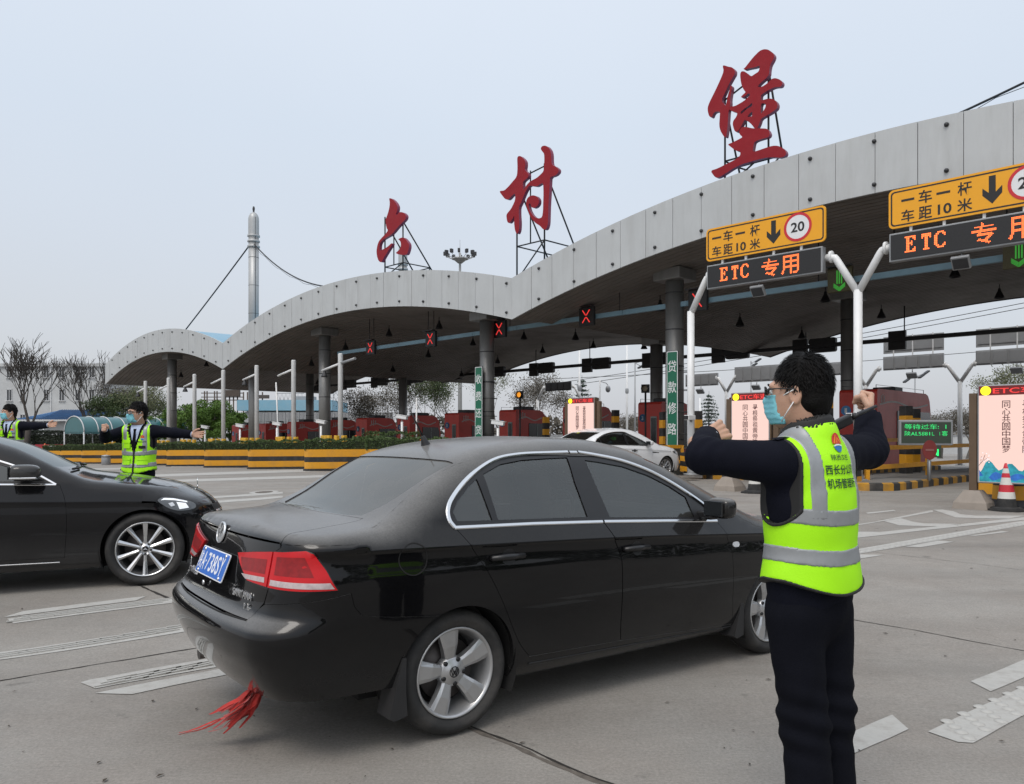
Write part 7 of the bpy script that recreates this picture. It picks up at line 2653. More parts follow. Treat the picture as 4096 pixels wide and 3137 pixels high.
yaw = .68
c, s_ = cos(yaw), sin(yaw)
wy = 24.2
wx = (666 - 512) / 775 * wy
KS = 1.06
root = thing('car', 'white saloon driving away towards the booths, roof level with the light box foot', 'car', (wx - KS * (3.74 * c + .86 * s_), wy - KS * (3.74 * s_ - .86 * c), gz(wy - 1.0) + .04), yaw)
root.scale = (KS,) * 3
WK = sedan_at(WHITE, root, 'car_white', None)
# a dark car waiting at the far booths, only its roof in view: same body, other paint
dk = copy_tree(root)
dk.scale = (1, 1, 1)
dk.location = ((427 - 512) / 775 * 35.5, 35.5, gz(36))
dk.rotation_euler = (0, 0, .78)
tag(dk, 'dark car waiting at the far booths, only its roof showing over the hedge')
def _repaint(o):
 for ch in kids(o):
  for sl in ch.material_slots:
   if sl.material == M['car_white']:
    sl.link = 'OBJECT'
    sl.material = M['car_grey']
  _repaint(ch)
_repaint(dk)
# ================================================================== people, modelled as smooth distance fields
def smin(a, b, k):
 h = np.maximum(k - np.abs(a - b), 0) / k
 return np.minimum(a, b) - h * h * k / 4
def cone_sd(p, a, b, ra, rb):
 a, b = np.array(a, float), np.array(b, float)
 d = b - a
 L2 = (d * d).sum()
 t = np.clip(((p - a) @ d) / max(L2, 1e-9), 0, 1)
 return np.linalg.norm(p - a - t[:, None] * d, axis=1) - (ra + (rb - ra) * t)
def ell_sd(p, c, r, R=None):
 q = p - np.array(c, float)
 if R is not None: q = q @ R
 r = np.array(r, float)
 k0 = np.linalg.norm(q / r, axis=1)
 k1 = np.linalg.norm(q / (r * r), axis=1)
 return k0 * (k0 - 1.0) / np.maximum(k1, 1e-6)
def rotz(a):
 return np.array([[cos(a), -sin(a), 0], [sin(a), cos(a), 0], [0, 0, 1]])
def waves(p, seed, f, n=5):
 rnd = random.Random(seed)
 o = np.zeros(len(p))
 for i in range(n):
  d = np.array([rnd.gauss(0, 1), rnd.gauss(0, 1), rnd.gauss(0, 1)])
  d = d / np.linalg.norm(d) * f * rnd.uniform(.6, 1.6)
  o += np.sin(p @ d + rnd.uniform(0, 6.28) + 1.5 * np.sin(p @ d[[1, 2, 0]] * .6))
 return o / n
def surface_nets(fn, lo, hi, res):
 lo, hi = np.array(lo, float), np.array(hi, float)
 n = np.ceil((hi - lo) / res).astype(int) + 1
 ax = [lo[i] + res * np.arange(n[i]) for i in range(3)]
 st4 = 5
 v = np.empty(n)
 nb = -(-n // st4)
 cen = [lo[i] + res * (np.arange(nb[i]) * st4 + (st4 - 1) / 2) for i in range(3)]
 C = np.stack(np.meshgrid(*cen, indexing='ij'), -1).reshape(-1, 3)
 cv = fn(C).reshape(nb)
 full = np.repeat(np.repeat(np.repeat(cv, st4, 0), st4, 1), st4, 2)[:n[0], :n[1], :n[2]]
 near = np.abs(full) < res * st4 * 1.9 + .012
 v[:] = full
 I = np.argwhere(near)
 for i in range(0, len(I), 300000):
  J_ = I[i:i + 300000]
  v[J_[:, 0], J_[:, 1], J_[:, 2]] = fn(lo + res * J_)
 ins = v < 0
 c = np.zeros(n - 1, int)
 for dx in (0, 1):
  for dy in (0, 1):
   for dz in (0, 1):
    c += ins[dx:n[0] - 1 + dx, dy:n[1] - 1 + dy, dz:n[2] - 1 + dz]
 act = (c > 0) & (c < 8)
 idx = -np.ones(n - 1, int)
 cells = np.argwhere(act)
 idx[act] = np.arange(len(cells))
 acc = np.zeros((len(cells), 3))
 cnt = np.zeros(len(cells))
 cor = [(0, 0, 0), (1, 0, 0), (0, 1, 0), (1, 1, 0), (0, 0, 1), (1, 0, 1), (0, 1, 1), (1, 1, 1)]
 ed = [(0, 1), (2, 3), (4, 5), (6, 7), (0, 2), (1, 3), (4, 6), (5, 7), (0, 4), (1, 5), (2, 6), (3, 7)]
 vals = [v[cells[:, 0] + a, cells[:, 1] + b, cells[:, 2] + d] for a, b, d in cor]
 for i, j in ed:
  a, b = vals[i], vals[j]
  m = (a < 0) != (b < 0)
  t = np.where(m, a / np.where(a - b == 0, 1, a - b), 0)
  p = np.array(cor[i]) + t[:, None] * (np.array(cor[j]) - np.array(cor[i]))
  acc[m] += p[m]
  cnt[m] += 1
 V = lo + res * (cells + acc / np.maximum(cnt, 1)[:, None])
 F = []
 for axis in range(3):
  o = [1, 2] if axis == 0 else ([0, 2] if axis == 1 else [0, 1])
  a = ins
  sl0 = [slice(None)] * 3
  sl1 = [slice(None)] * 3
  sl0[axis] = slice(0, n[axis] - 1)
  sl1[axis] = slice(1, n[axis])
  ch = a[tuple(sl0)] != a[tuple(sl1)]
  e = np.argwhere(ch)
  ok = (e[:, o[0]] > 0) & (e[:, o[1]] > 0) & (e[:, o[0]] < n[o[0]] - 1) & (e[:, o[1]] < n[o[1]] - 1)
  e = e[ok]
  if not len(e): continue
  def cid(d0, d1):
   q = e.copy()
   q[:, o[0]] += d0
   q[:, o[1]] += d1
   return idx[q[:, 0], q[:, 1], q[:, 2]]
  q = np.stack([cid(-1, -1), cid(0, -1), cid(0, 0), cid(-1, 0)], 1)
  fl = a[tuple(e.T)]
  if axis == 1: fl = ~fl
  q[~fl] = q[~fl][:, ::-1]
  F.append(q)
 return V, np.concatenate(F) if F else np.zeros((0, 4), int)
def sdf_obj(name, parts, m, parent, smooth=True):
 """parts: list of (fn, lo, hi, res) joined into one mesh"""
 VV, FF, b = [], [], 0
 for fn, lo, hi, res in parts:
  V, F = surface_nets(fn, lo, hi, res)
  if not len(F): continue
  e = res * .3
  g = np.stack([fn(V + np.eye(3)[i] * e) - fn(V - np.eye(3)[i] * e) for i in range(3)], 1) / (2 * e)
  gl = np.maximum(np.linalg.norm(g, axis=1), .3)
  st_ = np.clip(fn(V) / gl, -res * .5, res * .5)
  V = V - g / gl[:, None] * st_[:, None]
  VV.append(V)
  FF.append(F + b)
  b += len(V)
 me = npmesh(name, np.concatenate(VV), np.concatenate(FF), smooth)
 return obj(name, me, m, parent)
M['skin'] = mat('skin', (.50, .30, .21), .5, var=.07, scale=14, bump=.12, bscale=160, spec=.4)
M['skin'].node_tree.nodes['Principled BSDF'].inputs['Subsurface Weight'].default_value = .15
M['skin'].node_tree.nodes['Principled BSDF'].inputs['Subsurface Radius'].default_value = (.012, .005, .003)
M['hair'] = mat('hair_black', (.0045, .004, .0038), .62, var=.3, scale=40, bump=.5, bscale=180, spec=.14)
M['navy'] = mat('jacket_navy', (.0050, .0058, .0115), .85, var=.14, scale=9, bump=.25, bscale=260, spec=.12)
M['trouser'] = mat('trouser_navy', (.0050, .0056, .0092), .88, var=.14, scale=9, bump=.25, bscale=260, spec=.10)
M['vest'] = mat('vest_fluorescent', (.40, .92, .0), .62, var=.04, scale=5, bump=.12, bscale=220, emit=(.35, .80, .0), estr=.06)
M['vest'].node_tree.nodes['Principled BSDF'].inputs['Emission Strength'].default_value = 0.0
M['reflect'] = mat('reflective_tape', (.30, .315, .325), .42, metal=.25, var=.06, scale=30)
M['piping'] = mat('vest_piping', (.012, .012, .012), .7, var=.1)
M['print_dark'] = mat('print_dark_green', (.006, .035, .022), .6, var=0)
M['mask_blue'] = mat('mask_blue', (.19, .52, .60), .8, var=.06, scale=20, bump=.2, bscale=120)
M['mask_white'] = mat('mask_strap', (.75, .76, .76), .7, var=.03)
M['shirt'] = mat('shirt_blue', (.42, .50, .66), .7, var=.05)
M['shoe'] = mat('shoe_black', (.012, .012, .012), .35, var=.1)
M['lens'] = car_glass('spectacle_lens', (.80, .84, .84))
def person(name_label, loc, rz, scale, J, group=None, res=1.0, hero=False, hair_col='hair', bare=None, cat='person'):
 root = thing('person', name_label, cat, loc, rz, group)
 root.scale = (scale,) * 3
 A = {k: np.array(v, float) for k, v in J.items() if k not in ('hyaw', 'handL', 'handR', 'lean')}
 hy = J.get('hyaw', 0)
 lean = J.get('lean', (0, 0))
 HR = rotz(hy)
 hc = A['head']
 hd = lambda q: hc + HR @ np.array(q, float)      # head frame: y forward, x right
 def head_fn(p):
  q = (p - hc) @ HR
  d = ell_sd(q, (0, -.016, .030), (.074, .093, .101))
  d = smin(d, ell_sd(q, (0, .018, -.035), (.066, .078, .085)), .05)
  d = smin(d, ell_sd(q, (0, .056, -.083), (.038, .036, .032)), .045)          # chin
  d = smin(d, cone_sd(q, (0, .088, .012), (0, .106, -.022), .009, .0145), .02)    # nose
  d = smin(d, ell_sd(q, (0, .078, .030), (.055, .020, .014)), .025)             # brow
  for s in (-1, 1):
   d = -smin(-d, ell_sd(q, (s * .031, .099, .010), (.021, .017, .012)), .014)  # eye sockets
   e = ell_sd(q, (s * .079, -.012, -.006), (.009, .021, .033))
   e = -smin(-e, ell_sd(q, (s * .088, -.010, -.004), (.007, .013, .022)), .008)
   d = smin(d, e, .010)
  d = smin(d, cone_sd(q, (0, .100, -.052), (.0, .100, -.060), .012, .012), .02)   # lips
  d = smin(d, cone_sd(p, hc + HR @ np.array([0, -.022, -.07]), A['neck'] + np.array([0, -.01, -.03]), .055, .060), .04)
  return d
 def hand_fn(side):
  w, k = A['wrist' + side], A['hand' + side + '_dir']
  k = k / np.linalg.norm(k)
  nrm = A['hand' + side + '_nrm']              # palm normal
  nrm = nrm - k * (nrm @ k)
  nrm = nrm / np.linalg.norm(nrm)
  lat = np.cross(k, nrm)                       # across the knuckles
  pose = J['hand' + side]
  P0 = lambda a, b, c: w + k * a + lat * b + nrm * c
  thumb_s = 1 if side == 'R' else -1
  segs = [(P0(-.06, 0, 0), P0(.01, 0, 0), .026, .028)]
  for b, b2 in ((-.026, -.032), (-.009, -.011), (.009, .011), (.026, .032)):
   segs.append((P0(.012, b * .7, 0), P0(.085, b2, -.002), .0155, .0115))
  lens = (.060, .076, .082, .072) if thumb_s > 0 else (.072, .082, .076, .060)
  for i, b in enumerate((-.032, -.011, .011, .032)):
   L_ = lens[i]
   p = P0(.088, b, -.002)
   if pose == 'fist':
    p1 = p + (k * .22 + nrm * .95) * L_ * .46
    p2 = p1 + (-k * .85 + nrm * .18) * L_ * .36
    p3 = p2 + (-k * .35 - nrm * .8) * L_ * .26
   else:
    c = .10 + .05 * i
    sp = b * .9
    p1 = p + (k + nrm * c + lat * sp * 2) * L_ * .46
    p2 = p1 + (k + nrm * (c + .15) + lat * sp * 2) * L_ * .30
    p3 = p2 + (k + nrm * (c + .3) + lat * sp * 2) * L_ * .24
   segs += [(p, p1, .0102, .0092), (p1, p2, .0092, .0084), (p2, p3, .0084, .0074)]
  tb = P0(.025, .030 * thumb_s, .006)
  if pose == 'fist':
   t1 = P0(.062, .040 * thumb_s, .030)
   t2 = P0(.075, .018 * thumb_s, .050)
   t3 = P0(.068, -.004 * thumb_s, .054)
  else:
   t1 = P0(.055, .052 * thumb_s, .012)
   t2 = P0(.082, .062 * thumb_s, .016)
   t3 = P0(.100, .064 * thumb_s, .018)
  segs += [(tb, t1, .0150, .0125), (t1, t2, .0125, .0105), (t2, t3, .0105, .0088)]
  def fn(p):
   d = None
   for a, b, ra, rb in segs:
    e = cone_sd(p, a, b, ra, rb)
    d = e if d is None else smin(d, e, .006)
   return d
  pts = np.array([s[0] for s in segs] + [s[1] for s in segs])
  return fn, pts.min(0) - .03, pts.max(0) + .03
 shL, shR = A['shL'], A['shR']
 hip = A['hip']
 zsh = (shL[2] + shR[2]) / 2
 def torso(p, inf):
  d = ell_sd(p, hip + np.array([0, .0, .03]), (.170 + inf, .114 + inf, .17 + inf))
  d = smin(d, ell_sd(p, hip + np.array([lean[0] * .4, -.003, .22]), (.158 + inf, .104 + inf, .22 + inf)), .055)
  d = smin(d, ell_sd(p, np.array([(shL[0] + shR[0]) / 2, shL[1] * .5 + shR[1] * .5 - .008, zsh - .13]), (.178 + inf, .108 + inf, .19 + inf)), .055)
  d = smin(d, cone_sd(p, shL * .82 + shR * .18 + np.array([0, 0, -.005]), shR * .82 + shL * .18 + np.array([0, 0, -.005]), .068 + inf, .068 + inf), .045)
  d = smin(d, cone_sd(p, (shL + shR) / 2 + np.array([0, -.012, .01]), A['neck'] + np.array([0, -.012, -.012]), .078 + inf, .062 + inf), .05)
  return d
 def arm(p, s, inf):
  a, b, c = A['sh' + s], A['elb' + s], A['wrist' + s]
  d = cone_sd(p, a, b, .066 + inf, .052 + inf)
  d = smin(d, cone_sd(p, b, c, .053 + inf, .040 + inf), .035)
  return d
 hands = [hand_fn('L'), hand_fn('R')]
 def body_fn(p):
  d = smin(torso(p, -.022), head_fn(p), .02)
  for s_, (hf, hl, hh) in zip('LR', hands):
   d = smin(d, arm(p, s_, -.014), .03)
   near = ((p > hl - .05) & (p < hh + .05)).all(1)
   e = np.full(len(p), .2)
   if near.any(): e[near] = hf(p[near])
   d = smin(d, e, .012)
   k, f = A['knee' + s_], A['foot' + s_]
   h0 = hip + np.array([(-.088 if s_ == 'L' else .088), 0, -.06])
   d = smin(smin(d, cone_sd(p, h0, k, .078, .055), .03), cone_sd(p, k, f + np.array([0, 0, .06]), .055, .045), .03)
  return d
 bl_ = np.array([A[k] for k in ('shL', 'shR', 'elbL', 'elbR', 'footL', 'footR')] + [h[1] for h in hands] + [h[2] for h in hands] + [hc - .16, hc + .17])
 sdf_obj('body', [(body_fn, bl_.min(0) - .13, bl_.max(0) + .13, .0048 if hero else .008)], M['skin'], root)
 seed = int(abs(loc[0] * 100)) % 97
 def jacket(p):
  d = torso(p, .010)
  wr = waves(p, seed, 24) * .0065 + waves(p, seed + 1, 58) * .0026
  for s in 'LR':
   d = smin(d, arm(p, s, .008), .045)
   q = p - A['elb' + s]
   wr = wr + .004 * np.exp(-(q * q).sum(1) / .006) * np.sin(q @ (A['wrist' + s] - A['sh' + s]) / .30 * 150)
  d = d + wr
  d = np.maximum(d, A['hem'][2] - p[:, 2])                      # open below the hem
  for s in 'LR':                                               # sleeves end at the wrist
   dr = A['wrist' + s] - A['elb' + s]
   dr = dr / np.linalg.norm(dr)
   e = (p - A['wrist' + s]) @ dr
   near = np.linalg.norm(p - A['wrist' + s], axis=1) < .16
   d = np.where(near, np.maximum(d, e + .001), d)
  nk = p[:, 2] - (A['neck'][2] + .012) - (p[:, 1] - A['neck'][1]) * -.25
  nk = np.where(np.linalg.norm(p[:, :2] - A['neck'][:2], axis=1) < .15, nk, -1)
  return np.maximum(d, nk)
 pts = np.array([A[k] for k in ('shL', 'shR', 'elbL', 'elbR', 'wristL', 'wristR', 'hip', 'neck')])
 jk = sdf_obj('jacket', [(jacket, np.minimum(pts.min(0) - .10, [-.26, -.2, A['hem'][2] - .03]), np.maximum(pts.max(0) + .10, [.26, .2, 0]), (.0105 if hero else .015) * res)], M['navy'], root)
 for s in 'LR':
  dr = A['wrist' + s] - A['elb' + s]
  dr = dr / np.linalg.norm(dr)
  w = Vector(A['wrist' + s])
  mb = MB()
  mb.tube([w - Vector(dr) * .05, w - Vector(dr) * .004, w + Vector(dr) * .010], [.036, .034, .032], 18)
  mb.build('shirt_cuff', M['shirt'], jk)
 def trousers(p):
  d = ell_sd(p, hip + np.array([0, .0, -.02]), (.165, .118, .16))
  for s in 'LR':
   k, f = A['knee' + s], A['foot' + s]
   h0 = hip + np.array([(-.088 if s == 'L' else .088), 0, -.06])
   d = smin(d, cone_sd(p, h0, k, .097, .077), .035)
   d = smin(d, cone_sd(p, k, f + np.array([0, 0, .05]), .078, .072), .04)
  wr = waves(p, seed + 5, 20) * .005 + waves(p * np.array([1, 1, .4]), seed + 6, 40) * .0065 + .006 * np.exp(-((p[:, 2] - .5) / .12) ** 2) * np.sin(p[:, 2] * 75 + p[:, 0] * 25)
  d = d + wr
  return np.maximum(np.maximum(d, .035 - p[:, 2]), p[:, 2] - A['hem'][2] - .10)
 fp = np.array([A['footL'], A['footR']])
 sdf_obj('trousers', [(trousers, [min(-.24, fp[:, 0].min() - .12), min(-.2, fp[:, 1].min() - .15), 0], [max(.24, fp[:, 0].max() + .12), max(.2, fp[:, 1].max() + .15), A['hem'][2] + .12], (.0115 if hero else .018) * res)], M['trouser'], root)
 for s in 'LR':
  f = A['foot' + s]
  fn = lambda p, f=f: np.maximum(smin(smin(ell_sd(p, f + np.array([0, -.03, .045]), (.040, .055, .05)), ell_sd(p, f + np.array([0, .08, .032]), (.047, .10, .036)), .04), ell_sd(p, f + np.array([0, .03, .06]), (.036, .06, .05)), .03), .002 - p[:, 2])
  sdf_obj('shoe', [(fn, f + np.array([-.08, -.14, -.02]), f + np.array([.08, .24, .15]), .011 * res)], M['shoe'], root)
 vh = A['vest_hem']        # (front rise, side rise, z)
 def hemz(p): return vh[2] + .05 * np.clip(np.abs(p[:, 0]) / .2, 0, 1) ** 2
 cut_r = .107
 def hole(p, s):
  """distance inside the armhole: a fat cylinder along the upper arm"""
  a = A['sh' + s] + np.array([(-.035 if s == 'L' else .035), 0, -.045])
  q = p - a
  sx = -q[:, 0] if s == 'L' else q[:, 0]
  r = np.sqrt((q[:, 1] / .112) ** 2 + ((q[:, 2] + .02) / .140) ** 2)
  return np.where(sx > -.06, (1 - r) * .112, -1 - 0 * r), sx
 def vestcut(p):
  c = hemz(p) - p[:, 2]
  for s in 'LR':
   h, sx = hole(p, s)
   c = np.maximum(c, np.where(sx > -.06, np.minimum(h, sx + .05), -.05))
  c = np.maximum(c, .088 - np.linalg.norm((p - (A['neck'] + np.array([0, .012, -.01]))) * np.array([1, .95, .62]), axis=1))
  if J.get('front_open'):
   v = np.abs(p[:, 0] - .0) - np.clip((p[:, 2] - (zsh - .26)) * .30, .004, 1)
   c = np.maximum(c, np.where(p[:, 1] > 0, -v, -1))
  return c
 fold = lambda p: waves(p * np.array([1., 1., .5]), seed + 9, 16) * .0065 + waves(p * np.array([.7, .7, 1.]), seed + 10, 42) * .0026
 def vest_base(p): return torso(p, .025) + fold(p) - .012 * np.clip((1.2 - p[:, 2]) / .25, 0, 1)
 def vest(p): return np.maximum(vest_base(p), vestcut(p))
 lo, hi = np.array([-.30, -.24, vh[2] - .04]), np.array([.30, .24, zsh + .16])
 vr = (.0085 if hero else .0135) * res
 vo = sdf_obj('safety_vest', [(vest, lo, hi, vr)], M['vest'], root)
 def pip(p):
  c = vestcut(p)
  return np.maximum(np.maximum(vest_base(p) - .006, c - .001), -(c + .0075))
 tag(sdf_obj('piping', [(pip, lo, hi, (.0048 if hero else .011) * res)], M['piping'], vo), kind='stuff')
 def band(zf):
  def fn(p):
   return np.maximum(np.maximum(vest_base(p) - .0025, vestcut(p) + .004), zf(p))
  return fn
 sag = lambda p: .018 * np.clip(np.abs(p[:, 0]) / .2, 0, 1) ** 2
 for z0 in J['bands']:
  sdf_obj('reflective_band', [(band(lambda p, z0=z0: np.abs(p[:, 2] - z0 - sag(p)) - .027), np.array([lo[0], lo[1], z0 - .06]), np.array([hi[0], hi[1], z0 + .09]), (.0062 if hero else .011) * res)], M['reflect'], vo)
 for s in (-1, 1):
  xs_ = .115
  top = np.maximum
  sdf_obj('reflective_strap', [(band(lambda p, s=s: np.maximum(np.abs(p[:, 0] - s * xs_ - s * .0 * p[:, 2]) - .026, J['bands'][0] - p[:, 2])), np.array([s * xs_ - .05, lo[1], J['bands'][0] - .02]), np.array([s * xs_ + .05, hi[1], hi[2]]), (.0062 if hero else .011) * res)], M['reflect'], vo)
 def hair(p):
  q = (p - hc) @ HR
  d = ell_sd(q, (0, -.019, .040), (.081, .097, .105))
  d = smin(d, ell_sd(q, (0, -.052, -.03), (.064, .055, .075)), .05)
  w = waves(q, seed + 20, 60, 7) * .0035 + waves(q * np.array([1, .5, .45]), seed + 22, 230, 6) * .0028
  d = d + w
  front = q[:, 1] - (.050 + .55 * np.clip(q[:, 2] - .06, -.2, .1) - .25 * np.abs(q[:, 0]))
  front = np.where(q[:, 2] > .062 - .3 * np.abs(q[:, 0]), q[:, 1] - .082 - w * 2, front)
  d = np.maximum(d, front)
  low = -.085 + .9 * np.clip(q[:, 1] + .02, -.03, .05) + .02 * (np.abs(q[:, 0]) < .05)
  d = np.maximum(d, (low - q[:, 2]) * .8)
  for s in (-1, 1):
   d = np.maximum(d, .030 - np.linalg.norm((q - np.array([s * .082, .002, -.016])) * np.array([.6, 1.1, .75]), axis=1))
  return d
 ho = sdf_obj('hair', [(hair, hc + np.array([-.15, -.16, -.15]), hc + np.array([.15, .16, .16]), (.0052 if hero else .009) * res)], M[hair_col], root)
 if True:
  rnd = random.Random(3)
  mb = MB()
  for i in range(2600 if hero else 700):
   u, th = rnd.uniform(-.45, 1), rnd.uniform(0, 2 * pi)
   r = sqrt(max(0, 1 - u * u))
   dd = np.array([r * cos(th), r * sin(th), u])
   q = np.array([0, -.019, .040]) + dd * np.array([.081, .097, .105])
   P_ = hc + HR @ q
   if hair(P_[None] )[0] > .012: continue
   nn = HR @ (dd / np.array([.081, .097, .105]))
   nn /= np.linalg.norm(nn)
   tng = HR @ np.array([rnd.uniform(-.25, .25), (.55 if q[1] > -.02 else -.3) + rnd.uniform(-.25, .25), -.9 if u < .75 else -.1])
   tng -= nn * (tng @ nn)
   tng /= max(1e-6, np.linalg.norm(tng))
   ln = rnd.uniform(.012, .026) * (1 if hero else 1.7)
   a = P_ + nn * .002
   b = a + tng * ln * .6 + nn * rnd.uniform(.003, .008)
   c = b + tng * ln * .6 + nn * rnd.uniform(-.004, .003)
   sd_ = np.cross(tng, nn) * (.0022 if hero else .006)
   mb.add([a - sd_, a + sd_, b + sd_ * .7, b - sd_ * .7, c], [(0, 1, 2, 3), (3, 2, 4)])
  tag(mb.build('locks', M[hair_col], ho), kind='stuff')
 def mask(p):
  q = (p - hc) @ HR
  d = head_fn(p) - .005 - .003 * np.exp(-((q[:, 0]) / .03) ** 2)
  d = d + .0006 * np.sin(q[:, 2] * 320)
  box = np.maximum(np.maximum(np.abs(q[:, 0]) - .060, np.abs(q[:, 2] + .055 - .25 * 0) - .052), .030 - q[:, 1])
  return np.maximum(np.maximum(d, box), -(head_fn(p) + .001))
 mk = sdf_obj('face_mask', [(mask, hc + np.array([-.14, -.14, -.13]), hc + np.array([.14, .14, .03]), (.0038 if hero else .0075) * res)], M['mask_blue'], root)
 for s in (-1, 1):
  for z0, z1 in ((-.010, .012), (-.098, -.03)):
   mb = MB()
   mb.tube([Vector(hd((s * .066, .040, z0))), Vector(hd((s * .082, .015, (z0 + z1) / 2))), Vector(hd((s * .086, -.008, z1)))], .0022 if hero else .003, 5)
   mb.build('ear_loop', M['mask_white'], mk)
 if J.get('glasses') is not None and J['glasses']:
  gl = None
  mb = MB()
  for s in (-1, 1):
   cx = s * .033
   ring = [Vector(hd((cx + .026 * math.copysign(abs(cos(a)) ** .7, cos(a)), .112 - .012 * (abs(cx + .026 * cos(a)) / .06) ** 2, .010 + .018 * math.copysign(abs(sin(a)) ** .7, sin(a))))) for a in [2 * pi * i / 20 for i in range(21)]]
   mb.tube(ring, .0022 if hero else .0024, 6)
   mb.tube([Vector(hd((s * .060, .100, .016))), Vector(hd((s * .080, .06, .018))), Vector(hd((s * .086, -.01, .016))), Vector(hd((s * .085, -.022, .004)))], .0026 if hero else .0035, 6)
  mb.tube([Vector(hd((-.008, .113, .014))), Vector(hd((0, .115, .017))), Vector(hd((.008, .113, .014)))], .002, 6)
  gl = mb.build('glasses', M['trim_black'], root)
  for s in (-1, 1):
   cx = s * .033
   mb = MB()
   mb.add([Vector(hd((cx + .024 * math.copysign(abs(cos(a)) ** .7, cos(a)), .111 - .012 * (abs(cx + .024 * cos(a)) / .06) ** 2, .010 + .016 * math.copysign(abs(sin(a)) ** .7, sin(a))))) for a in [2 * pi * i / 20 for i in range(20)]], [list(range(20))])
   mb.build('lens', M['lens'], gl)
 for s in (-1, 1):
  mb = MB()
  c = hd((s * .031, .084, .010))
  mb.sphere(c, .0100, 10, 6)
  ey = mb.build('eye', M['mask_white'], root)
  mb = MB()
  mb.sphere(hd((s * .031, .0905, .010)), .0055, 8, 6)
  mb.build('iris', M['trim_black'], ey)
  mb = MB()
  mb.tube([Vector(hd((s * .014, .099, .031))), Vector(hd((s * .030, .098, .036))), Vector(hd((s * .050, .083, .030)))], [.003, .0042, .002], 6)
  mb.build('eyebrow', M[hair_col], root)
 return dict(root=root, vest=vest_base, vobj=vo, head=head_fn, A=A, jacket=jacket, jobj=jk, hc=hc, HR=HR, cut=vestcut)
def project_flat(me, fn, origin, ax, up, d, parent, m, name, off=.003, sub=.012):
 """lay a flat x-y drawing onto a cloth surface, looking along d"""
 bm = bmesh.new()
 bm.from_mesh(me)
 bmesh.ops.triangulate(bm, faces=bm.faces[:])
 for _ in range(3):
  el = [e for e in bm.edges if e.calc_length() > sub]
  if not el: break
  bmesh.ops.subdivide_edges(bm, edges=el, cuts=1)
  bmesh.ops.triangulate(bm, faces=[f for f in bm.faces if len(f.verts) > 3])
 origin, ax, up, d = (np.array(v, float) for v in (origin, ax, up, d))
 P_ = np.array([origin + ax * v.co.x + up * v.co.y for v in bm.verts])
 t = np.zeros(len(P_))
 for _ in range(60):
  t += np.clip(fn(P_ + d * t[:, None]), -.05, .05) * .8
 Q = P_ + d * (t - off)[:, None]
 for v, q in zip(bm.verts, Q): v.co = q
 m2 = bpy.data.meshes.new(name)
 bm.to_mesh(m2)
 bm.free()
 return obj(name, m2, m, parent)
# ------------------------------------------------------------------ the officer in the foreground
NEAR = dict(head=(-.017, .033, 1.632), neck=(-.004, .0, 1.497), hyaw=radians(19), shL=(-.188, .0, 1.392), shR=(.188, .01, 1.412),
 elbL=(-.332, .189, 1.415), wristL=(-.160, .330, 1.478), elbR=(.425, .035, 1.425), wristR=(.520, .095, 1.565),
 handL='fist', handR='fist', handL_dir=(.93, -.16, .34), handL_nrm=(-.1, .9, -.6), handR_dir=(.60, .35, .72), handR_nrm=(-.5, .6, .1),
 hip=(.0, 0, .92), kneeL=(-.060, -.02, .49), kneeR=(.114, -.002, .49), footL=(-.030, -.042, 0), footR=(.132, -.018, 0), hem=(0, 0, .855), vest_hem=(0, 0, .945), bands=[1.205, 1.07], glasses=True)
NR = person('officer seen from behind in a yellow-green vest, arms raised, in the foreground', (1.053, 2.74, gz(2.74)), radians(34), 1.0, NEAR, hero=True)
def back_text(s, x, z, w, h, bold=.01, m='print_dark', P_=NR, front=False):
 me = fit_text(s, w, h, bold, 0)
 sg = 1 if front else -1
 return project_flat(me, P_['vest'], (x, sg * .5, z), (-sg, 0, 0), (0, 0, 1), (0, -sg, 0), P_['vobj'], M[m], 'lettering', .0035)
def flat_mesh(polys):
 mb = MB()
 for p in polys:
  tri = geometry.tessellate_polygon([[Vector((q[0], q[1], 0)) for q in p]])
  mb.add([(q[0], q[1], 0) for q in p], [tuple(t) for t in tri])
 return mb.mesh('print', False)
M['logo_red'] = mat('logo_red', (.55, .03, .02), .5, var=0)
M['logo_orange'] = mat('logo_orange', (.75, .20, .01), .5, var=0)
M['logo_blue'] = mat('logo_blue', (.02, .16, .42), .5, var=0)
def logo(P_, x, z, k, front=False):
 sg = 1 if front else -1
 def put(polys, m, off):
  project_flat(flat_mesh([[(a * k, b * k) for a, b in p] for p in polys]), P_['vest'], (x, sg * .5, z), (-sg, 0, 0), (0, 0, 1), (0, -sg, 0), P_['vobj'], M[m], 'logo', off, .02)
 e = lambda a0, a1, r=1., n=20: [(.72 * r * cos(radians(a0 + (a1 - a0) * i / n)), r * sin(radians(a0 + (a1 - a0) * i / n))) for i in range(n + 1)]
 put([e(-8, 188)], 'logo_red', .0035)
 put([[(-.62, -.1), (-.15, .80), (-.02, .72), (-.40, -.1)], [(-.22, -.02), (.10, .60), (.62, -.05), (.40, -.08), (.10, .35), (-.02, -.05)]], 'logo_orange', .0042)
 put([e(200, 340)], 'logo_blue', .0035)
 put([[(-.62, -.30), (-.2, -.16), (.2, -.16), (.62, -.30), (.60, -.42), (.2, -.30), (-.2, -.30), (-.60, -.42)]], 'mask_white', .0042)
logo(NR, -.005, 1.462, .033)
back_text('陕西交控', -.005, 1.412, .095, .020, .006)
back_text('西长分公司', -.005, 1.370, .158, .034, .014)
back_text('机场管理所', -.005, 1.324, .160, .034, .014)
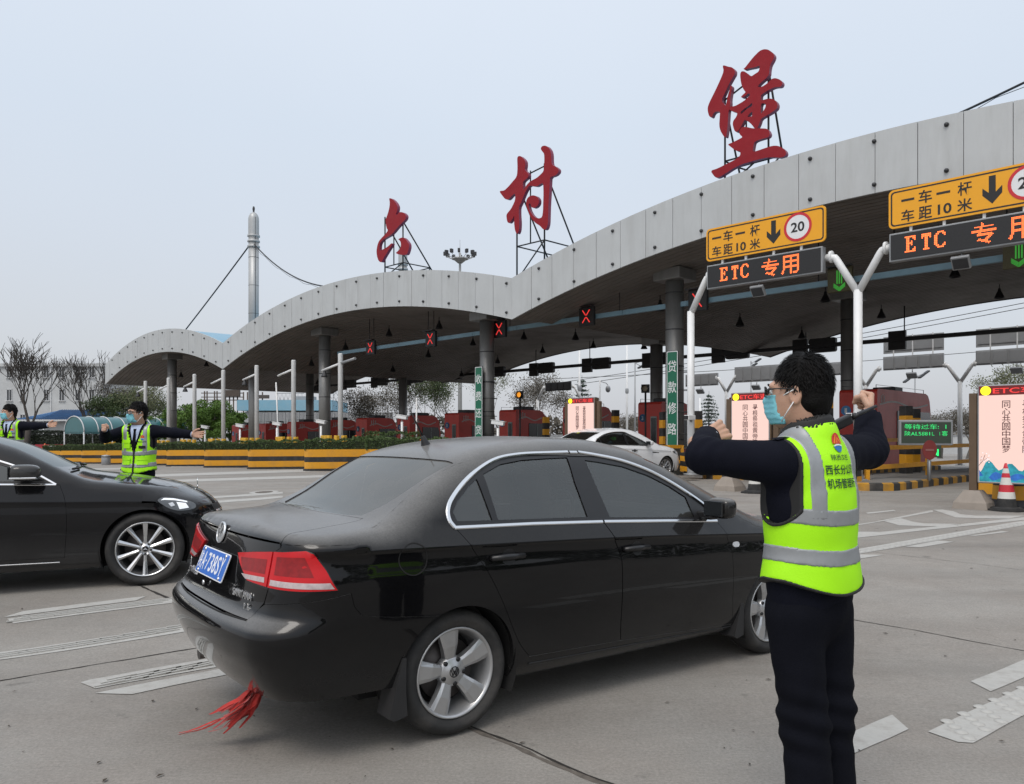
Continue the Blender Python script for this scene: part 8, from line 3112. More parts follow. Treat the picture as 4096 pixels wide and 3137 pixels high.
# cuff buttons
for i, (a, b) in enumerate(((.03, 0), (.045, .02))):
 w, e_ = NEAR['wristL'], NEAR['elbL']
 mb = MB()
 c = Vector(w) * .86 + Vector(e_) * .14 + Vector((-.02 + .02 * i, -.045, .002 + .018 * i))
 mb.sphere(c, .011, 12, 6, (1, .5, 1))
 mb.build('cuff_button', M['badge_chrome'], NR['jobj'])
# watch on the left wrist
mb = MB()
w, e_ = Vector(NEAR['wristL']), Vector(NEAR['elbL'])
dr = (w - e_).normalized()
mb.tube([w + dr * .000, w + dr * .022], .0375, 20)
mb.build('watch_strap', M['trim_black'], NR['root'])
# jacket shoulder strap
project_flat(flat_mesh([[(-.022, -.05), (.022, -.05), (.022, .05), (0, .062), (-.022, .05)]]), NR['jacket'], (-.155, .0, 1.75), (0, 1, 0), (1, 0, 0), (0, 0, -1), NR['jobj'], M['navy'], 'shoulder_strap', .006)
# two-way radio on the front of the right shoulder
rd_ = thing('two_way_radio', 'black two-way radio with thick aerial beyond the right shoulder of the near officer', 'radio', (1.275, 2.97, gz(2.74) + 1.535), radians(20))
mb = MB()
R = Matrix.Rotation(radians(-22), 3, 'Y')
mb.bbox((-.02, 0, -.004), (.10, .03, .040), .008, mtx=R)
mb.bbox((-.068, -.005, -.03), (.04, .03, .04), .008, mtx=R)
mb.build('case', M['trim_black'], rd_)
mb = MB()
mb.tube([(.035, 0, .016), (.07, 0, .033), (.155, 0, .064)], [.0085, .008, .0065], 10)
mb.build('aerial', M['trim_black'], rd_)
mb = MB()
mb.lathe([(.008, 0), (.008, .012), (.001, .013)], 10, (.036, -.012, .024), mtx=R)
mb.build('knob', M['dark_metal'], rd_)
# ------------------------------------------------------------------ two officers on the apron, facing the camera
def front_details(P_, tie=True):
 A = P_['A']
 project_flat(flat_mesh([[(-.065, .13), (.065, .13), (.045, .02), (0, -.16), (-.045, .02)]]), P_['jacket'], (0, .5, 1.40), (-1, 0, 0), (0, 0, 1), (0, -1, 0), P_['jobj'], M['shirt'], 'shirt_front', .004)
 if tie:
  project_flat(flat_mesh([[(-.018, .075), (.018, .075), (.012, .045), (.024, -.10), (0, -.16), (-.024, -.10), (-.012, .045)]]), P_['jacket'], (0, .5, 1.40), (-1, 0, 0), (0, 0, 1), (0, -1, 0), P_['jobj'], M['trouser'], 'tie', .008)
 project_flat(flat_mesh([[(-.008, .15), (.008, .15), (.008, -.15), (-.008, -.15)]]), P_['vest'], (0, .5, 1.08), (-1, 0, 0), (0, 0, 1), (0, -1, 0), P_['vobj'], M['piping'], 'zip', .006)
 for x, z, w, h in ((.085, 1.29, .085, .085), (.095, 1.095, .11, .075), (-.095, 1.095, .11, .075)):
  project_flat(flat_mesh([[(-w / 2, -h / 2), (w / 2, -h / 2), (w / 2, h / 2), (-w / 2, h / 2)]]), P_['vest'], (x, .5, z), (-1, 0, 0), (0, 0, 1), (0, -1, 0), P_['vobj'], M['vest'], 'pocket', .012)
  project_flat(flat_mesh([[(-w / 2 - .004, -.022), (w / 2 + .004, -.022), (w / 2 + .004, .015), (-w / 2 - .004, .015)]]), P_['vest'], (x, .5, z + h / 2), (-1, 0, 0), (0, 0, 1), (0, -1, 0), P_['vobj'], M['vest'], 'pocket_flap', .017)
 project_flat(flat_mesh([[(-.036, -.016), (.036, -.016), (.036, .016), (-.036, .016)]]), P_['vest'], (-.092, .5, 1.262), (-1, 0, 0), (0, 0, 1), (0, -1, 0), P_['vobj'], M['piping'], 'name_tag', .007)
 me = fit_text('陕西交控', .085, .02, .006, 0)
 project_flat(me, P_['vest'], (-.092, .5, 1.325), (-1, 0, 0), (0, 0, 1), (0, -1, 0), P_['vobj'], M['print_dark'], 'lettering', .005)
 logo(P_, -.092, 1.372, .030, True)
G2 = dict(head=(.006, .03, 1.652), neck=(0, .0, 1.525), hyaw=radians(-38), shL=(-.188, .0, 1.445), shR=(.188, .0, 1.44),
 elbR=(.320, .14, 1.375), wristR=(.245, .305, 1.465), elbL=(-.425, .02, 1.425), wristL=(-.635, .035, 1.41),
 handR='fist', handL='open', handR_dir=(-.25, .85, .2), handR_nrm=(-1, -.2, .1), handL_dir=(-1, .12, -.03), handL_nrm=(.1, .9, .15),
 hip=(0, 0, .93), kneeL=(-.10, .015, .49), kneeR=(.10, .015, .49), footL=(-.11, 0, 0), footR=(.11, 0, 0), hem=(0, 0, .855), vest_hem=(0, 0, .955), bands=[1.185, 1.045], glasses=True, front_open=True)
P2 = person('officer with glasses standing behind the black limousine bonnet, one arm stretched out', ((139 - 512) / 775 * 9.3, 9.3, gz(9.3)), pi, 1.02, G2, 'officers directing traffic on the apron')
front_details(P2)
G1 = dict(G2, hyaw=radians(-34), elbR=(.36, .10, 1.36), wristR=(.135, .27, 1.39), handR='open', handR_dir=(-1, .1, .02), handR_nrm=(0, -.3, -1), elbL=(-.43, .05, 1.44), wristL=(-.65, .08, 1.455), handL_dir=(-1, .1, .08), handL_nrm=(.1, .9, .15), glasses=False)
P1_ = person('officer at the left edge with one hand before his chest and one arm out', ((10.5 - 512) / 775 * 13.2, 13.2, gz(13.2)), pi, 1.06, G1, 'officers directing traffic on the apron')
front_details(P1_)
# ------------------------------------------------------------------ small distant workers
def worker(u, y, h, label, top, legs, cap=None, z0=0.):
 x = (u - 512) / 775 * y
 th = thing('person', label, 'person', (x, y, gz(y) + z0), .4)
 k = h / 1.75
 def body(p):
  q = p / k
  d = cone_sd(q, (0, 0, 1.0), (0, 0, 1.38), .15, .17)
  for s in (-1, 1):
   d = smin(d, cone_sd(q, (s * .2, 0, 1.4), (s * .29, -.08, 1.08), .06, .05), .05)
   d = smin(d, cone_sd(q, (s * .29, -.08, 1.08), (s * .24, -.25, .92), .05, .045), .03)
  return d * k
 sdf_obj('jacket', [(body, np.array([-.42, -.36, .75]) * k, np.array([.42, .26, 1.65]) * k, .03)], M[top], th)
 def legs_(p):
  q = p / k
  d = cone_sd(q, (-.09, 0, .95), (-.12, .05, .05), .10, .07)
  return smin(d, cone_sd(q, (.09, 0, .95), (.12, -.06, .05), .10, .07), .04) * k
 sdf_obj('trousers', [(legs_, np.array([-.3, -.25, -.05]) * k, np.array([.3, .25, 1.15]) * k, .03)], M[legs], th)
 def hd_(p):
  q = p / k
  return smin(ell_sd(q, (0, 0, 1.63), (.085, .10, .12)), cone_sd(q, (0, 0, 1.4), (0, 0, 1.55), .06, .055), .03) * k
 sdf_obj('body', [(hd_, np.array([-.15, -.16, 1.3]) * k, np.array([.15, .16, 1.8]) * k, .022)], M['skin'], th)
 def hr(p):
  q = p / k
  return np.maximum(ell_sd(q, (0, .01, 1.655), (.097, .112, .115)), 1.63 - q[:, 2] - .3 * q[:, 1]) * k
 sdf_obj('cap' if cap else 'hair', [(hr, np.array([-.15, -.16, 1.5]) * k, np.array([.15, .16, 1.85]) * k, .022)], M[cap or 'hair'], th)
M['pink'] = mat('coat_pink', (.50, .10, .09), .8)
M['hi_orange'] = mat('hi_orange', (.62, .10, .02), .7)
worker(34, 78, 1.62, 'far person in a pink coat before the red banner wall', 'pink', 'trouser')
worker(44.8, 78.5, 1.70, 'far worker in orange overalls and cap beside the red banner wall', 'hi_orange', 'hi_orange', 'hi_orange')
worker(212, 52, 1.70, 'far worker in a bright vest behind the hedge near the lane posts', 'vest', 'trouser')
worker(356, 41, 1.70, 'far worker in an orange cap between the booths', 'trouser', 'trouser', 'hi_orange')
worker(246, 49, 1.68, 'far worker bending in dark clothes behind the hedge', 'navy', 'trouser')
# ================================================================== planters, hedges, trees, buildings and masts behind
def leaf_mat(name, a, b, rough=.6):
 m = bpy.data.materials.new(name)
 m.use_nodes = True
 t = m.node_tree
 bs = t.nodes['Principled BSDF']
 bs.inputs['Roughness'].default_value = rough
 bs.inputs['Specular IOR Level'].default_value = .3
 tc_ = t.nodes.new('ShaderNodeTexCoord')
 n = t.nodes.new('ShaderNodeTexNoise')
 n.inputs['Scale'].default_value = 2.3
 n.inputs['Detail'].default_value = 6
 n.inputs['Roughness'].default_value = .75
 t.links.new(tc_.outputs['Object'], n.inputs['Vector'])
 mr = t.nodes.new('ShaderNodeMapRange')
 mr.inputs['From Min'].default_value = .3
 mr.inputs['From Max'].default_value = .7
 t.links.new(n.outputs['Fac'], mr.inputs['Value'])
 mx = t.nodes.new('ShaderNodeMix')
 mx.data_type = 'RGBA'
 t.links.new(mr.outputs['Result'], mx.inputs['Factor'])
 mx.inputs['A'].default_value = tuple(a) + (1,)
 mx.inputs['B'].default_value = tuple(b) + (1,)
 t.links.new(mx.outputs['Result'], bs.inputs['Base Color'])
 return m
M['hedge'] = leaf_mat('hedge_leaf', (.035, .065, .020), (.085, .125, .040))
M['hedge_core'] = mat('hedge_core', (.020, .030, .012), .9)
M['hedge_grey'] = leaf_mat('hedge_grey', (.030, .042, .030), (.055, .065, .048))
M['leaf_green'] = leaf_mat('leaf_bright', (.045, .105, .015), (.11, .19, .03))
M['leaf_dark'] = leaf_mat('leaf_dark', (.035, .06, .02), (.07, .10, .035))
M['leaf_spring'] = leaf_mat('leaf_spring', (.085, .10, .045), (.17, .18, .09))
M['leaf_brown'] = leaf_mat('leaf_brown', (.085, .075, .058), (.15, .135, .11))
M['needle'] = leaf_mat('needle', (.025, .045, .035), (.06, .085, .065))
M['bark'] = mat('bark', (.060, .052, .045), .9, var=.25, scale=5, bump=.4, bscale=20)
M['bark_pale'] = mat('bark_pale', (.13, .12, .105), .9, var=.2, scale=5)
def leaves_mesh(name, pts, size, seed, flat=.0):
 """a cloud of small folded leaf faces"""
 rnd = np.random.RandomState(seed)
 P_ = np.asarray(pts)
 n = len(P_)
 d = rnd.normal(size=(n, 3))
 d /= np.linalg.norm(d, axis=1)[:, None]
 e = rnd.normal(size=(n, 3))
 e -= d * (e * d).sum(1)[:, None]
 e /= np.linalg.norm(e, axis=1)[:, None]
 s = size * rnd.uniform(.6, 1.35, n)[:, None]
 V = np.stack([P_ - d * s, P_ + e * s * .55, P_ + d * s, P_ - e * s * .55], 1).reshape(-1, 3)
 F = np.arange(n * 4).reshape(-1, 4)
 me = bpy.data.meshes.new(name)
 me.vertices.add(n * 4)
 me.vertices.foreach_set('co', V.ravel())
 me.loops.add(n * 4)
 me.loops.foreach_set('vertex_index', F.ravel())
 me.polygons.add(n)
 me.polygons.foreach_set('loop_start', np.arange(0, n * 4, 4))
 me.polygons.foreach_set('loop_total', np.full(n, 4))
 me.update(calc_edges=True)
 return me
def box_cloud(n, l, w, z0, z1, seed):
 r = np.random.RandomState(seed)
 p = r.uniform(-1, 1, (n, 3))
 k = r.randint(0, 3, n)
 top = r.uniform(0, 1, n) < .4
 p[:, 0] *= l / 2
 p[:, 1] *= w / 2
 side = r.uniform(0, 1, n) < .55
 p[side & ~top, 1] = np.sign(p[side & ~top, 1]) * (w / 2 - r.uniform(0, .06, (side & ~top).sum()))
 p[~side & ~top, 0] = np.sign(p[~side & ~top, 0]) * (l / 2 - r.uniform(0, .06, (~side & ~top).sum()))
 z = r.uniform(z0, z1, n)
 z[top] = z1 - r.uniform(-.05, .06, top.sum())
 p[:, 2] = z + .035 * np.sin(p[:, 0] * 5) + .03 * np.sin(p[:, 0] * 11 + 1)
 return p
# striped planters with clipped box hedges
PUX = [44, 62, 83, 107.7, 136, 168, 205.5, 249, 305, 366]
PLB = ['farthest striped planter, beside the red banner wall', 'second farthest striped planter with a low hedge', 'striped planter left of the grey bin', 'striped planter just left of the officer with glasses', 'striped planter hidden behind the officer with glasses', 'striped planter right of the officer with glasses', 'striped planter below the fingertips of the officer', 'striped planter left of the two nearest ones', 'second nearest striped planter, meeting the roof of the black car', 'nearest striped planter, mostly behind the black car']
def make_planter():
 th = thing('planter', None, 'planter', (0, 0, 0), radians(14))
 L_, W_, Hp = 3.25, 1.0, .95
 zz = [(0, .11, 'black_stripe', .05), (.11, .40, 'yellow', 0), (.40, .62, 'black_stripe', 0), (.62, .95, 'yellow', 0)]
 for a, b, mm, e in zz:
  mb = MB()
  r = .22
  mb.prism(rrect(-L_ / 2 - e, -W_ / 2 - e, L_ / 2 + e, W_ / 2 + e, r + e, 5), a, b - .004, 'xy')
  mb.build('band', M[mm], th)
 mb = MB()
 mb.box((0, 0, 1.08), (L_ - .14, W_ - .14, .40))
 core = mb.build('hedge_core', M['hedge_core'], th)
 tag(obj('hedge_leaves', leaves_mesh('hedge_leaves', box_cloud(5200, L_ - .02, W_ - .02, .92, 1.36, 2), .034, 3), M['hedge'], th), kind='stuff')
 return th
pp = make_planter()
for i, u in enumerate(PUX):
 y = 17.6 * 1096 / (u + 263)
 o = pp if i == 0 else copy_tree(pp)
 x = (u - 512) / 775 * y
 o.location = (x + 1.55, y + .4, gz(y))
 tag(o, PLB[i], 'planter', 'striped planters along the island noses')
# wilder hedges behind the nearest planter
for i, (u, y, w, h) in enumerate(((370, 36, 1.4, 1.5), (392, 38, 2.8, 1.75), (488, 34, 1.5, 1.3))):
 x = (u - 512) / 775 * y
 th = thing('clipped_shrub', ['small clipped shrub between the hedge and the booths', 'longer clipped hedge behind the car aerial', 'little shrub at the foot of the left green sign'][i], 'shrub', (x, y, gz(y)), -.3)
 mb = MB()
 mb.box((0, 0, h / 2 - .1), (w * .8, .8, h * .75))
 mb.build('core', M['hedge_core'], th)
 tag(obj('leaves', leaves_mesh('leaves', box_cloud(2600, w, 1.0, .05, h, 20 + i), .045, 5 + i), M['hedge'], th), kind='stuff')
# grey waste bin
th = thing('waste_bin', 'small grey bin on the apron before the striped planters', 'bin', ((106 - 512) / 775 * 50, 50, gz(50)), 0)
mb = MB()
mb.lathe([(.24, 0), (.27, .05), (.27, .55), (.24, .62), (.001, .66)], 14)
mb.build('drum', M['grey_metal'], th)
mb = MB()
mb.lathe([(.28, .50), (.285, .53), (.28, .56)], 14)
mb.build('rim', M['dark_metal'], th)
# ------------------------------------------------------------------ trees
def branch_tree(seed, h, trunk_r, fork, spread, depth, tip, up=.25):
 rnd = random.Random(seed)
 mb = MB()
 tips = []
 def grow(p, d, L, r, lev):
  n = 3
  pts = [p]
  rs = [r]
  q = p.copy()
  dd = d.copy()
  for i in range(n):
   dd = (dd + Vector((rnd.uniform(-.16, .16), rnd.uniform(-.16, .16), rnd.uniform(-.05, .12)))).normalized()
   q = q + dd * (L / n)
   pts.append(q.copy())
   rs.append(r * (1 - .45 * (i + 1) / n))
  mb.tube(pts, rs, 7 if lev == 0 else (5 if lev < 3 else 3), False)
  tips.append((pts[-1], lev))
  if lev >= 3:
   tips.append((pts[1], lev))
   tips.append((pts[2], lev))
  if lev >= depth: return
  k = rnd.choice(fork)
  a0 = rnd.uniform(0, 6.28)
  for i in range(k):
   a = a0 + 2 * pi * i / k + rnd.uniform(-.5, .5)
   sp = spread * rnd.uniform(.65, 1.25)
   side = Vector((cos(a), sin(a), 0))
   nd = (dd * cos(sp) + (side - dd * side.dot(dd)).normalized() * sin(sp) + Vector((0, 0, up))).normalized()
   start = pts[-1] if i < 2 else pts[2]
   grow(start, nd, L * rnd.uniform(.66, .86), max(tip, rs[-1] * rnd.uniform(.62, .82)), lev + 1)
 grow(Vector((0, 0, -.2)), Vector((rnd.uniform(-.06, .06), rnd.uniform(-.06, .06), 1)), h * .24, trunk_r, 0)
 return mb, tips
def tree(u, y, h, label, kind, seed, w=1.0, base=None):
 x = (u - 512) / 775 * y
 th = thing('tree', label, 'tree', (x, y, gz(y) if base is None else base), seed * 1.3, 'trees behind the toll plaza')
 if kind == 'bare':
  mb, tips = branch_tree(seed, h, .30, [3, 3, 4], .47, 5, .026, .30)
  o = mb.build('trunk', M['bark'], th)
  zmax = max(v.co.z for v in o.data.vertices)
  o.scale = (w * h / zmax,) * 2 + (h / zmax,)
 elif kind == 'sparse':
  mb, tips = branch_tree(seed, h, .16, [2, 3, 3], .45, 5, .010, .3)
  o = mb.build('trunk', M['bark_pale'], th)
  zmax = max(v.co.z for v in o.data.vertices)
  sc = (w * h / zmax,) * 2 + (h / zmax,)
  o.scale = sc
  r = np.random.RandomState(seed)
  P_ = np.array([list(t) for t, l in tips if l >= 2])
  P_ = np.repeat(P_, 7, 0) + r.normal(size=(len(P_) * 7, 3)) * .28
  c = obj('crown', leaves_mesh('crown', P_ * np.array(sc), .085, seed), M[['leaf_spring', 'leaf_brown', 'leaf_dark'][seed % 3]], th)
 elif kind == 'full':
  mb, tips = branch_tree(seed, h * .9, .18, [3, 3], .6, 4, .02, .15)
  o = mb.build('trunk', M['bark'], th)
  zmax = max(v.co.z for v in o.data.vertices)
  o.scale = (w * h * .85 / zmax,) * 2 + (h * .85 / zmax,)
  r = np.random.RandomState(seed)
  cl = []
  for i in range(60):
   a, e, q = r.uniform(0, 6.28), r.uniform(-.35, 1.3), r.uniform(.55, 1.0)
   c = np.array([cos(a) * cos(e) * .46 * w * q, sin(a) * cos(e) * .46 * w * q, .52 + .42 * sin(e) * q]) * h
   m_ = int(r.uniform(180, 420))
   d = r.normal(size=(m_, 3))
   d /= np.linalg.norm(d, axis=1)[:, None]
   cl.append(c + d * (r.uniform(.55, 1.05, m_)[:, None]) * h * .105 * np.array([1, 1, .75]))
  obj('crown', leaves_mesh('crown', np.concatenate(cl), .105, seed), M[['leaf_green', 'leaf_dark'][seed % 2]], th)
 elif kind == 'conifer':
  mb = MB()
  mb.tube([(0, 0, 0), (.03, 0, h * .5), (0, .02, h)], [.16, .09, .015], 7)
  mb.build('trunk', M['bark'], th)
  r = np.random.RandomState(seed)
  P_ = []
  bb = MB()
  nl = 17
  for i in range(nl):
   z = h * (.12 + .86 * i / nl)
   R_ = h * .30 * w * (1 - i / nl) ** .8 + .1
   for j in range(7):
    a = j * 2 * pi / 7 + i * .8 + r.uniform(-.3, .3)
    L_ = R_ * r.uniform(.6, 1.1)
    e = Vector((cos(a) * L_, sin(a) * L_, z - L_ * r.uniform(.12, .32)))
    bb.tube([(0, 0, z), e * .5 + Vector((0, 0, z * .5 + .03)), e], [.022, .014, .005], 4, False)
    m_ = int(34 * L_ / (h * .2)) + 8
    t = r.uniform(.15, 1.05, m_)[:, None]
    P_.append(np.array([0, 0, z]) + t * (np.array(e) - np.array([0, 0, z])) + r.normal(size=(m_, 3)) * np.array([.12, .12, .06]))
  bb.build('limbs', M['bark'], th)
  obj('crown', leaves_mesh('crown', np.concatenate(P_), .10, seed), M['needle'], th)
 return th
def ztop(u, y, py): return CAM_H + (434 - py) * y / 775
def tree_to(u, y, py, label, kind, seed, w=1.0):
 b = gz(min(y, 95)) if y < 200 else -2
 return tree(u, y, ztop(u, y, py) - b, label, kind, seed, w, b)
tree_to(24, 84, 328, 'large bare tree before the white building at the left edge', 'bare', 11, 1.15)
tree_to(80, 92, 346, 'smaller bare tree beside the left end of the canopy', 'bare', 14, 1.0)
tree_to(112, 100, 378, 'thin bare tree with a few brown leaves beyond the left canopy bay', 'sparse', 16, 1.25)
tree_to(128, 96, 386, 'grey brown bushy tree under the left canopy bay', 'full', 3, 1.3)
tree_to(152, 92, 379, 'tree with fresh leaves seen between the two left lane posts', 'sparse', 18, 1.2)
tree_to(205, 86, 397, 'round bright green tree under the left bay', 'full', 4, 1.25)
tree_to(180, 89, 404, 'lower green tree left of the round one', 'full', 6, 1.35)
tree_to(222, 88, 408, 'low green tree at the right of the round one', 'full', 8, 1.3)
tree_to(362, 82, 388, 'sparse tree over the corrugated fence', 'sparse', 22, 1.0)
tree_to(396, 86, 371, 'tall loose tree behind the middle columns', 'sparse', 25, 1.0)
tree_to(432, 84, 366, 'tall loose brown tree left of the left green sign', 'sparse', 26, 1.1)
tree_to(462, 88, 362, 'tall leafy tree behind the left green sign', 'sparse', 27, 1.1)
tree_to(500, 90, 360, 'tall spring green tree right of the left green sign', 'sparse', 30, 1.15)
tree_to(524, 86, 375, 'lower tree behind the amber lamp', 'sparse', 31, 1.2)
tree_to(552, 92, 384, 'pale twiggy tree behind the dark display', 'sparse', 28, 1.1)
tree_to(582, 80, 375, 'small dark conifer behind the left light box', 'conifer', 5, 1.0)
tree_to(709, 96, 391, 'small conifer between the right green sign and the light box', 'conifer', 7, 1.15)
tree_to(628, 120, 416, 'low twiggy tree above the red booth roofs', 'sparse', 34, 1.6)
tree_to(940, 105, 412, 'low grey tree behind the message board', 'sparse', 37, 1.8)
tree_to(968, 100, 409, 'grey tree right of the message board', 'sparse', 40, 1.6)
tree_to(1020, 80, 362, 'leafy tree above the near light box at the right edge', 'sparse', 42, 1.1)
tree_to(1060, 84, 350, 'tree beyond the right edge', 'sparse', 45, 1.2)
# ------------------------------------------------------------------ left side: wall, hedge, sheds, white building
M['wall_red'] = mat('banner_red', (.30, .018, .030), .6, var=.12, scale=.6)
M['banner_yellow'] = mat('banner_yellow', (.70, .42, .02), .6, var=0)
M['wall_white'] = mat('wall_white', (.46, .475, .48), .8, var=.06, scale=.4, dirt=(.33, .33, .32), dscale=.35, damt=.5)
M['roof_blue_tile'] = mat('roof_blue_sheet', (.035, .115, .26), .5, var=.12, scale=1.5)
M['teal'] = mat('teal_sheet', (.030, .125, .135), .3, var=.12, scale=.8, coat=.4)
M['win_dark'] = mat('window_dark', (.05, .055, .06), .15, var=.2, scale=2)
M['win_frame'] = mat('window_frame', (.55, .56, .57), .6)
def at(u, y): return (u - 512) / 775 * y
YB = 82.
wl = thing('banner_wall', 'long low red banner wall with yellow ornament behind the planters', 'wall', (at(20, YB), YB, gz(YB)), 0)
wz = ztop(0, YB, 444.5) - gz(YB)
wl_w = at(132, YB) - at(20, YB)
mb = MB()
mb.box((wl_w / 2, .15, wz / 2), (wl_w + 4, .3, wz))
mb.build('panel', M['wall_red'], wl)
mb = MB()
mb.box((wl_w / 2, -.15, .22), (wl_w + 4, .35, .44))
mb.build('plinth', M['wall_red'], wl)
k = YB / 775
for (a, b, c, d) in ((25.5, 457, 28, 453.5), (28, 453.5, 31.5, 450), (25.5, 450.5, 28, 454), (24.5, 453, 27.5, 457), (31.8, 450, 29, 458)):
 mb = MB()
 mb.tube([(at(a, YB) - at(20, YB), -.02, CAM_H + (434 - b) * k - gz(YB)), (at(c, YB) - at(20, YB), -.02, CAM_H + (434 - d) * k - gz(YB))], .12, 5)
 mb.build('ornament', M['banner_yellow'], wl)
for i, c in enumerate('高速公路'):
 obj('lettering', fit_text(c, 1.15, 1.1, .02, .01), M['sign_white'], wl, (at(53.5 + i * 9.5, YB) - at(20, YB), -.01, CAM_H + (434 - 449.6) * k - gz(YB)), FRONT)
hg = thing('hedge', 'long dark clipped hedge above the red banner wall', 'hedge', (at(66, 86), 86, gz(86)), 0)
hz = ztop(0, 86, 431.5) - gz(86)
hw = at(126, 86) - at(14, 86)
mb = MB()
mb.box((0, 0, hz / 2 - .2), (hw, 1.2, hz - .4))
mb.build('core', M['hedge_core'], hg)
tag(obj('leaves', leaves_mesh('leaves', box_cloud(26000, hw + .4, 1.6, .4, hz, 44), .10, 9), M['hedge_grey'], hg), kind='stuff')
# blue roofed shed
YS = 96.
sd_ = thing('shed', 'low shed with a ribbed blue hip roof', 'shed', (at(66, YS), YS, gz(90)), 0)
ez, rz_ = ztop(0, YS, 419.5) - gz(90), ztop(0, YS, 409.0) - gz(90)
x0, x1 = at(14, YS) - at(66, YS), at(119, YS) - at(66, YS)
r0, r1 = at(40, YS) - at(66, YS), at(92, YS) - at(66, YS)
dpt = 9.
P_ = [(x0, 0, ez), (x1, 0, ez), (x1, dpt, ez), (x0, dpt, ez), (r0, dpt / 2, rz_), (r1, dpt / 2, rz_)]
mb = MB()
mb.add(P_, [(0, 1, 5, 4), (1, 2, 5), (2, 3, 4, 5), (3, 0, 4)])
rf = mb.build('roof', M['roof_blue_tile'], sd_)
mb = MB()
n = 46
for i in range(n + 1):
 u = i / n
 xb = x0 + (x1 - x0) * u
 xt = min(max(xb, r0), r1)
 tz = 1.0 if r0 <= xb <= r1 else ((xb - x0) / (r0 - x0) if xb < r0 else (x1 - xb) / (x1 - r1))
 mb.tube([(xb, -.03, ez + .04), (xb + (xt - xb) * tz, dpt / 2 * tz, ez + (rz_ - ez) * tz + .05)], .055, 4)
tag(mb.build('roof_rib', M['roof_blue_tile'], rf), kind='stuff')
mb = MB()
mb.box(((x0 + x1) / 2, .05, ez - .09), (x1 - x0, .1, .2))
mb.build('fascia', M['win_frame'], sd_)
mb = MB()
mb.box(((x0 + x1) / 2, 4.5, (ez - .2) / 2), (x1 - x0 - 2, 7, ez - .2))
mb.build('wall', M['wall_white'], sd_)
for i in range(6):
 mb = MB()
 mb.box((x0 + 1.6 + i * 1.9, .96, ez * .55), (1.1, .06, 1.3))
 w_ = mb.build('window', M['win_dark'], sd_)
 mb = MB()
 mb.box((x0 + 1.6 + i * 1.9, .93, ez * .55 - .72), (1.3, .12, .08))
 mb.build('sill', M['win_frame'], w_)
for i in range(5):
 mb = MB()
 mb.cyl((x0 + .6 + i * (x1 - x0 - 1.2) / 4, .2, 0), (x0 + .6 + i * (x1 - x0 - 1.2) / 4, .2, ez - .1), .09, 8)
 mb.build('post', M['win_frame'], sd_)
# teal barrel canopy over a walkway
YT = 80.
tn = thing('walkway_canopy', 'teal barrel vaulted walkway canopy with white ribs', 'canopy', (at(74, YT), YT, gz(80)), radians(58))
TL_ = 15.
zt_, zb_ = ztop(0, YT, 416.5) - gz(80), ztop(0, YT, 432) - gz(80)
rad = zt_ - zb_
m_ = 14
for i in range(10):
 a0, a1 = TL_ * i / 10, TL_ * (i + 1) / 10
 vs = []
 for q in (a0 + .02, a1 - .02):
  for j in range(m_ + 1):
   t = pi * j / m_
   vs.append((q, -rad * 1.15 * cos(t), zb_ + rad * sin(t)))
 mb = MB()
 mb.add(vs, [(j, j + 1, m_ + 2 + j, m_ + 1 + j) for j in range(m_)], True)
 mb.build('panel', M['teal'], tn)
mb = MB()
mb.prism([(-rad * 1.15 * cos(pi * j / m_), zb_ + rad * sin(pi * j / m_)) for j in range(m_ + 1)], .03, .06, 'yz')
mb.build('end_sheet', M['teal'], tn)
for i in range(11):
 q = TL_ * i / 10
 mb = MB()
 mb.tube([(q, -rad * 1.17 * cos(pi * j / m_), zb_ + rad * 1.02 * sin(pi * j / m_)) for j in range(m_ + 1)], .06, 5)
 mb.build('rib', M['win_frame'], tn)
 if i % 2 == 0:
  for sg in (-1, 1):
   mb = MB()
   mb.cyl((q, sg * rad * 1.15, 0), (q, sg * rad * 1.15, zb_), .07, 7)
   mb.build('post', M['win_frame'], tn)
mb = MB()
mb.box((TL_ / 2, 0, zb_ - .1), (TL_, rad * 2.4, .12))
mb.build('gutter', M['teal'], tn)
# white building
YW = 128.
wb = thing('building', 'white three storey building behind the bare trees', 'building', (at(-30, YW), YW, -2.2), 0)
ww = at(103, YW) - at(-30, YW)
wzt = ztop(0, YW, 366) + 2.2
mb = MB()
mb.box((ww / 2, 6, wzt / 2), (ww, 12, wzt))
mb.build('wall', M['wall_white'], wb)
mb = MB()
mb.box((ww / 2, 5.9, wzt + .15), (ww + .5, 12.6, .5))
mb.build('parapet', M['wall_white'], wb)
mb = MB()
mb.box((at(51, YW) - at(-30, YW), -.06, wzt / 2), (.14, .1, wzt))
mb.build('downpipe', M['win_frame'], wb)
for zz in (395, 372, 420):
 for u in (-20, -6, 9.5, 23, 46.5, 62, 78, 92):
  xx = at(u, YW) - at(-30, YW)
  zc = ztop(0, YW, zz) + 2.2
  f = bpy.data.objects.new('window', None)
  COL.objects.link(f)
  f.parent = wb
  f.location = (xx, -.02, zc)
  mb = MB()
  mb.box((0, .01, 0), (.78 if zz != 372 else .7, .06, 1.75))
  mb.build('pane', M['win_dark'], f)
  mb = MB()
  for sx_ in (-.42, 0, .42):
   mb.box((sx_, -.03, 0), (.07, .08, 1.9))
  mb.box((0, -.03, .92), (.9, .08, .09))
  mb.build('frame', M['win_frame'], f)
  mb = MB()
  mb.box((0, -.1, -.98), (1.15, .26, .12))
  mb.build('sill', M['win_frame'], f)
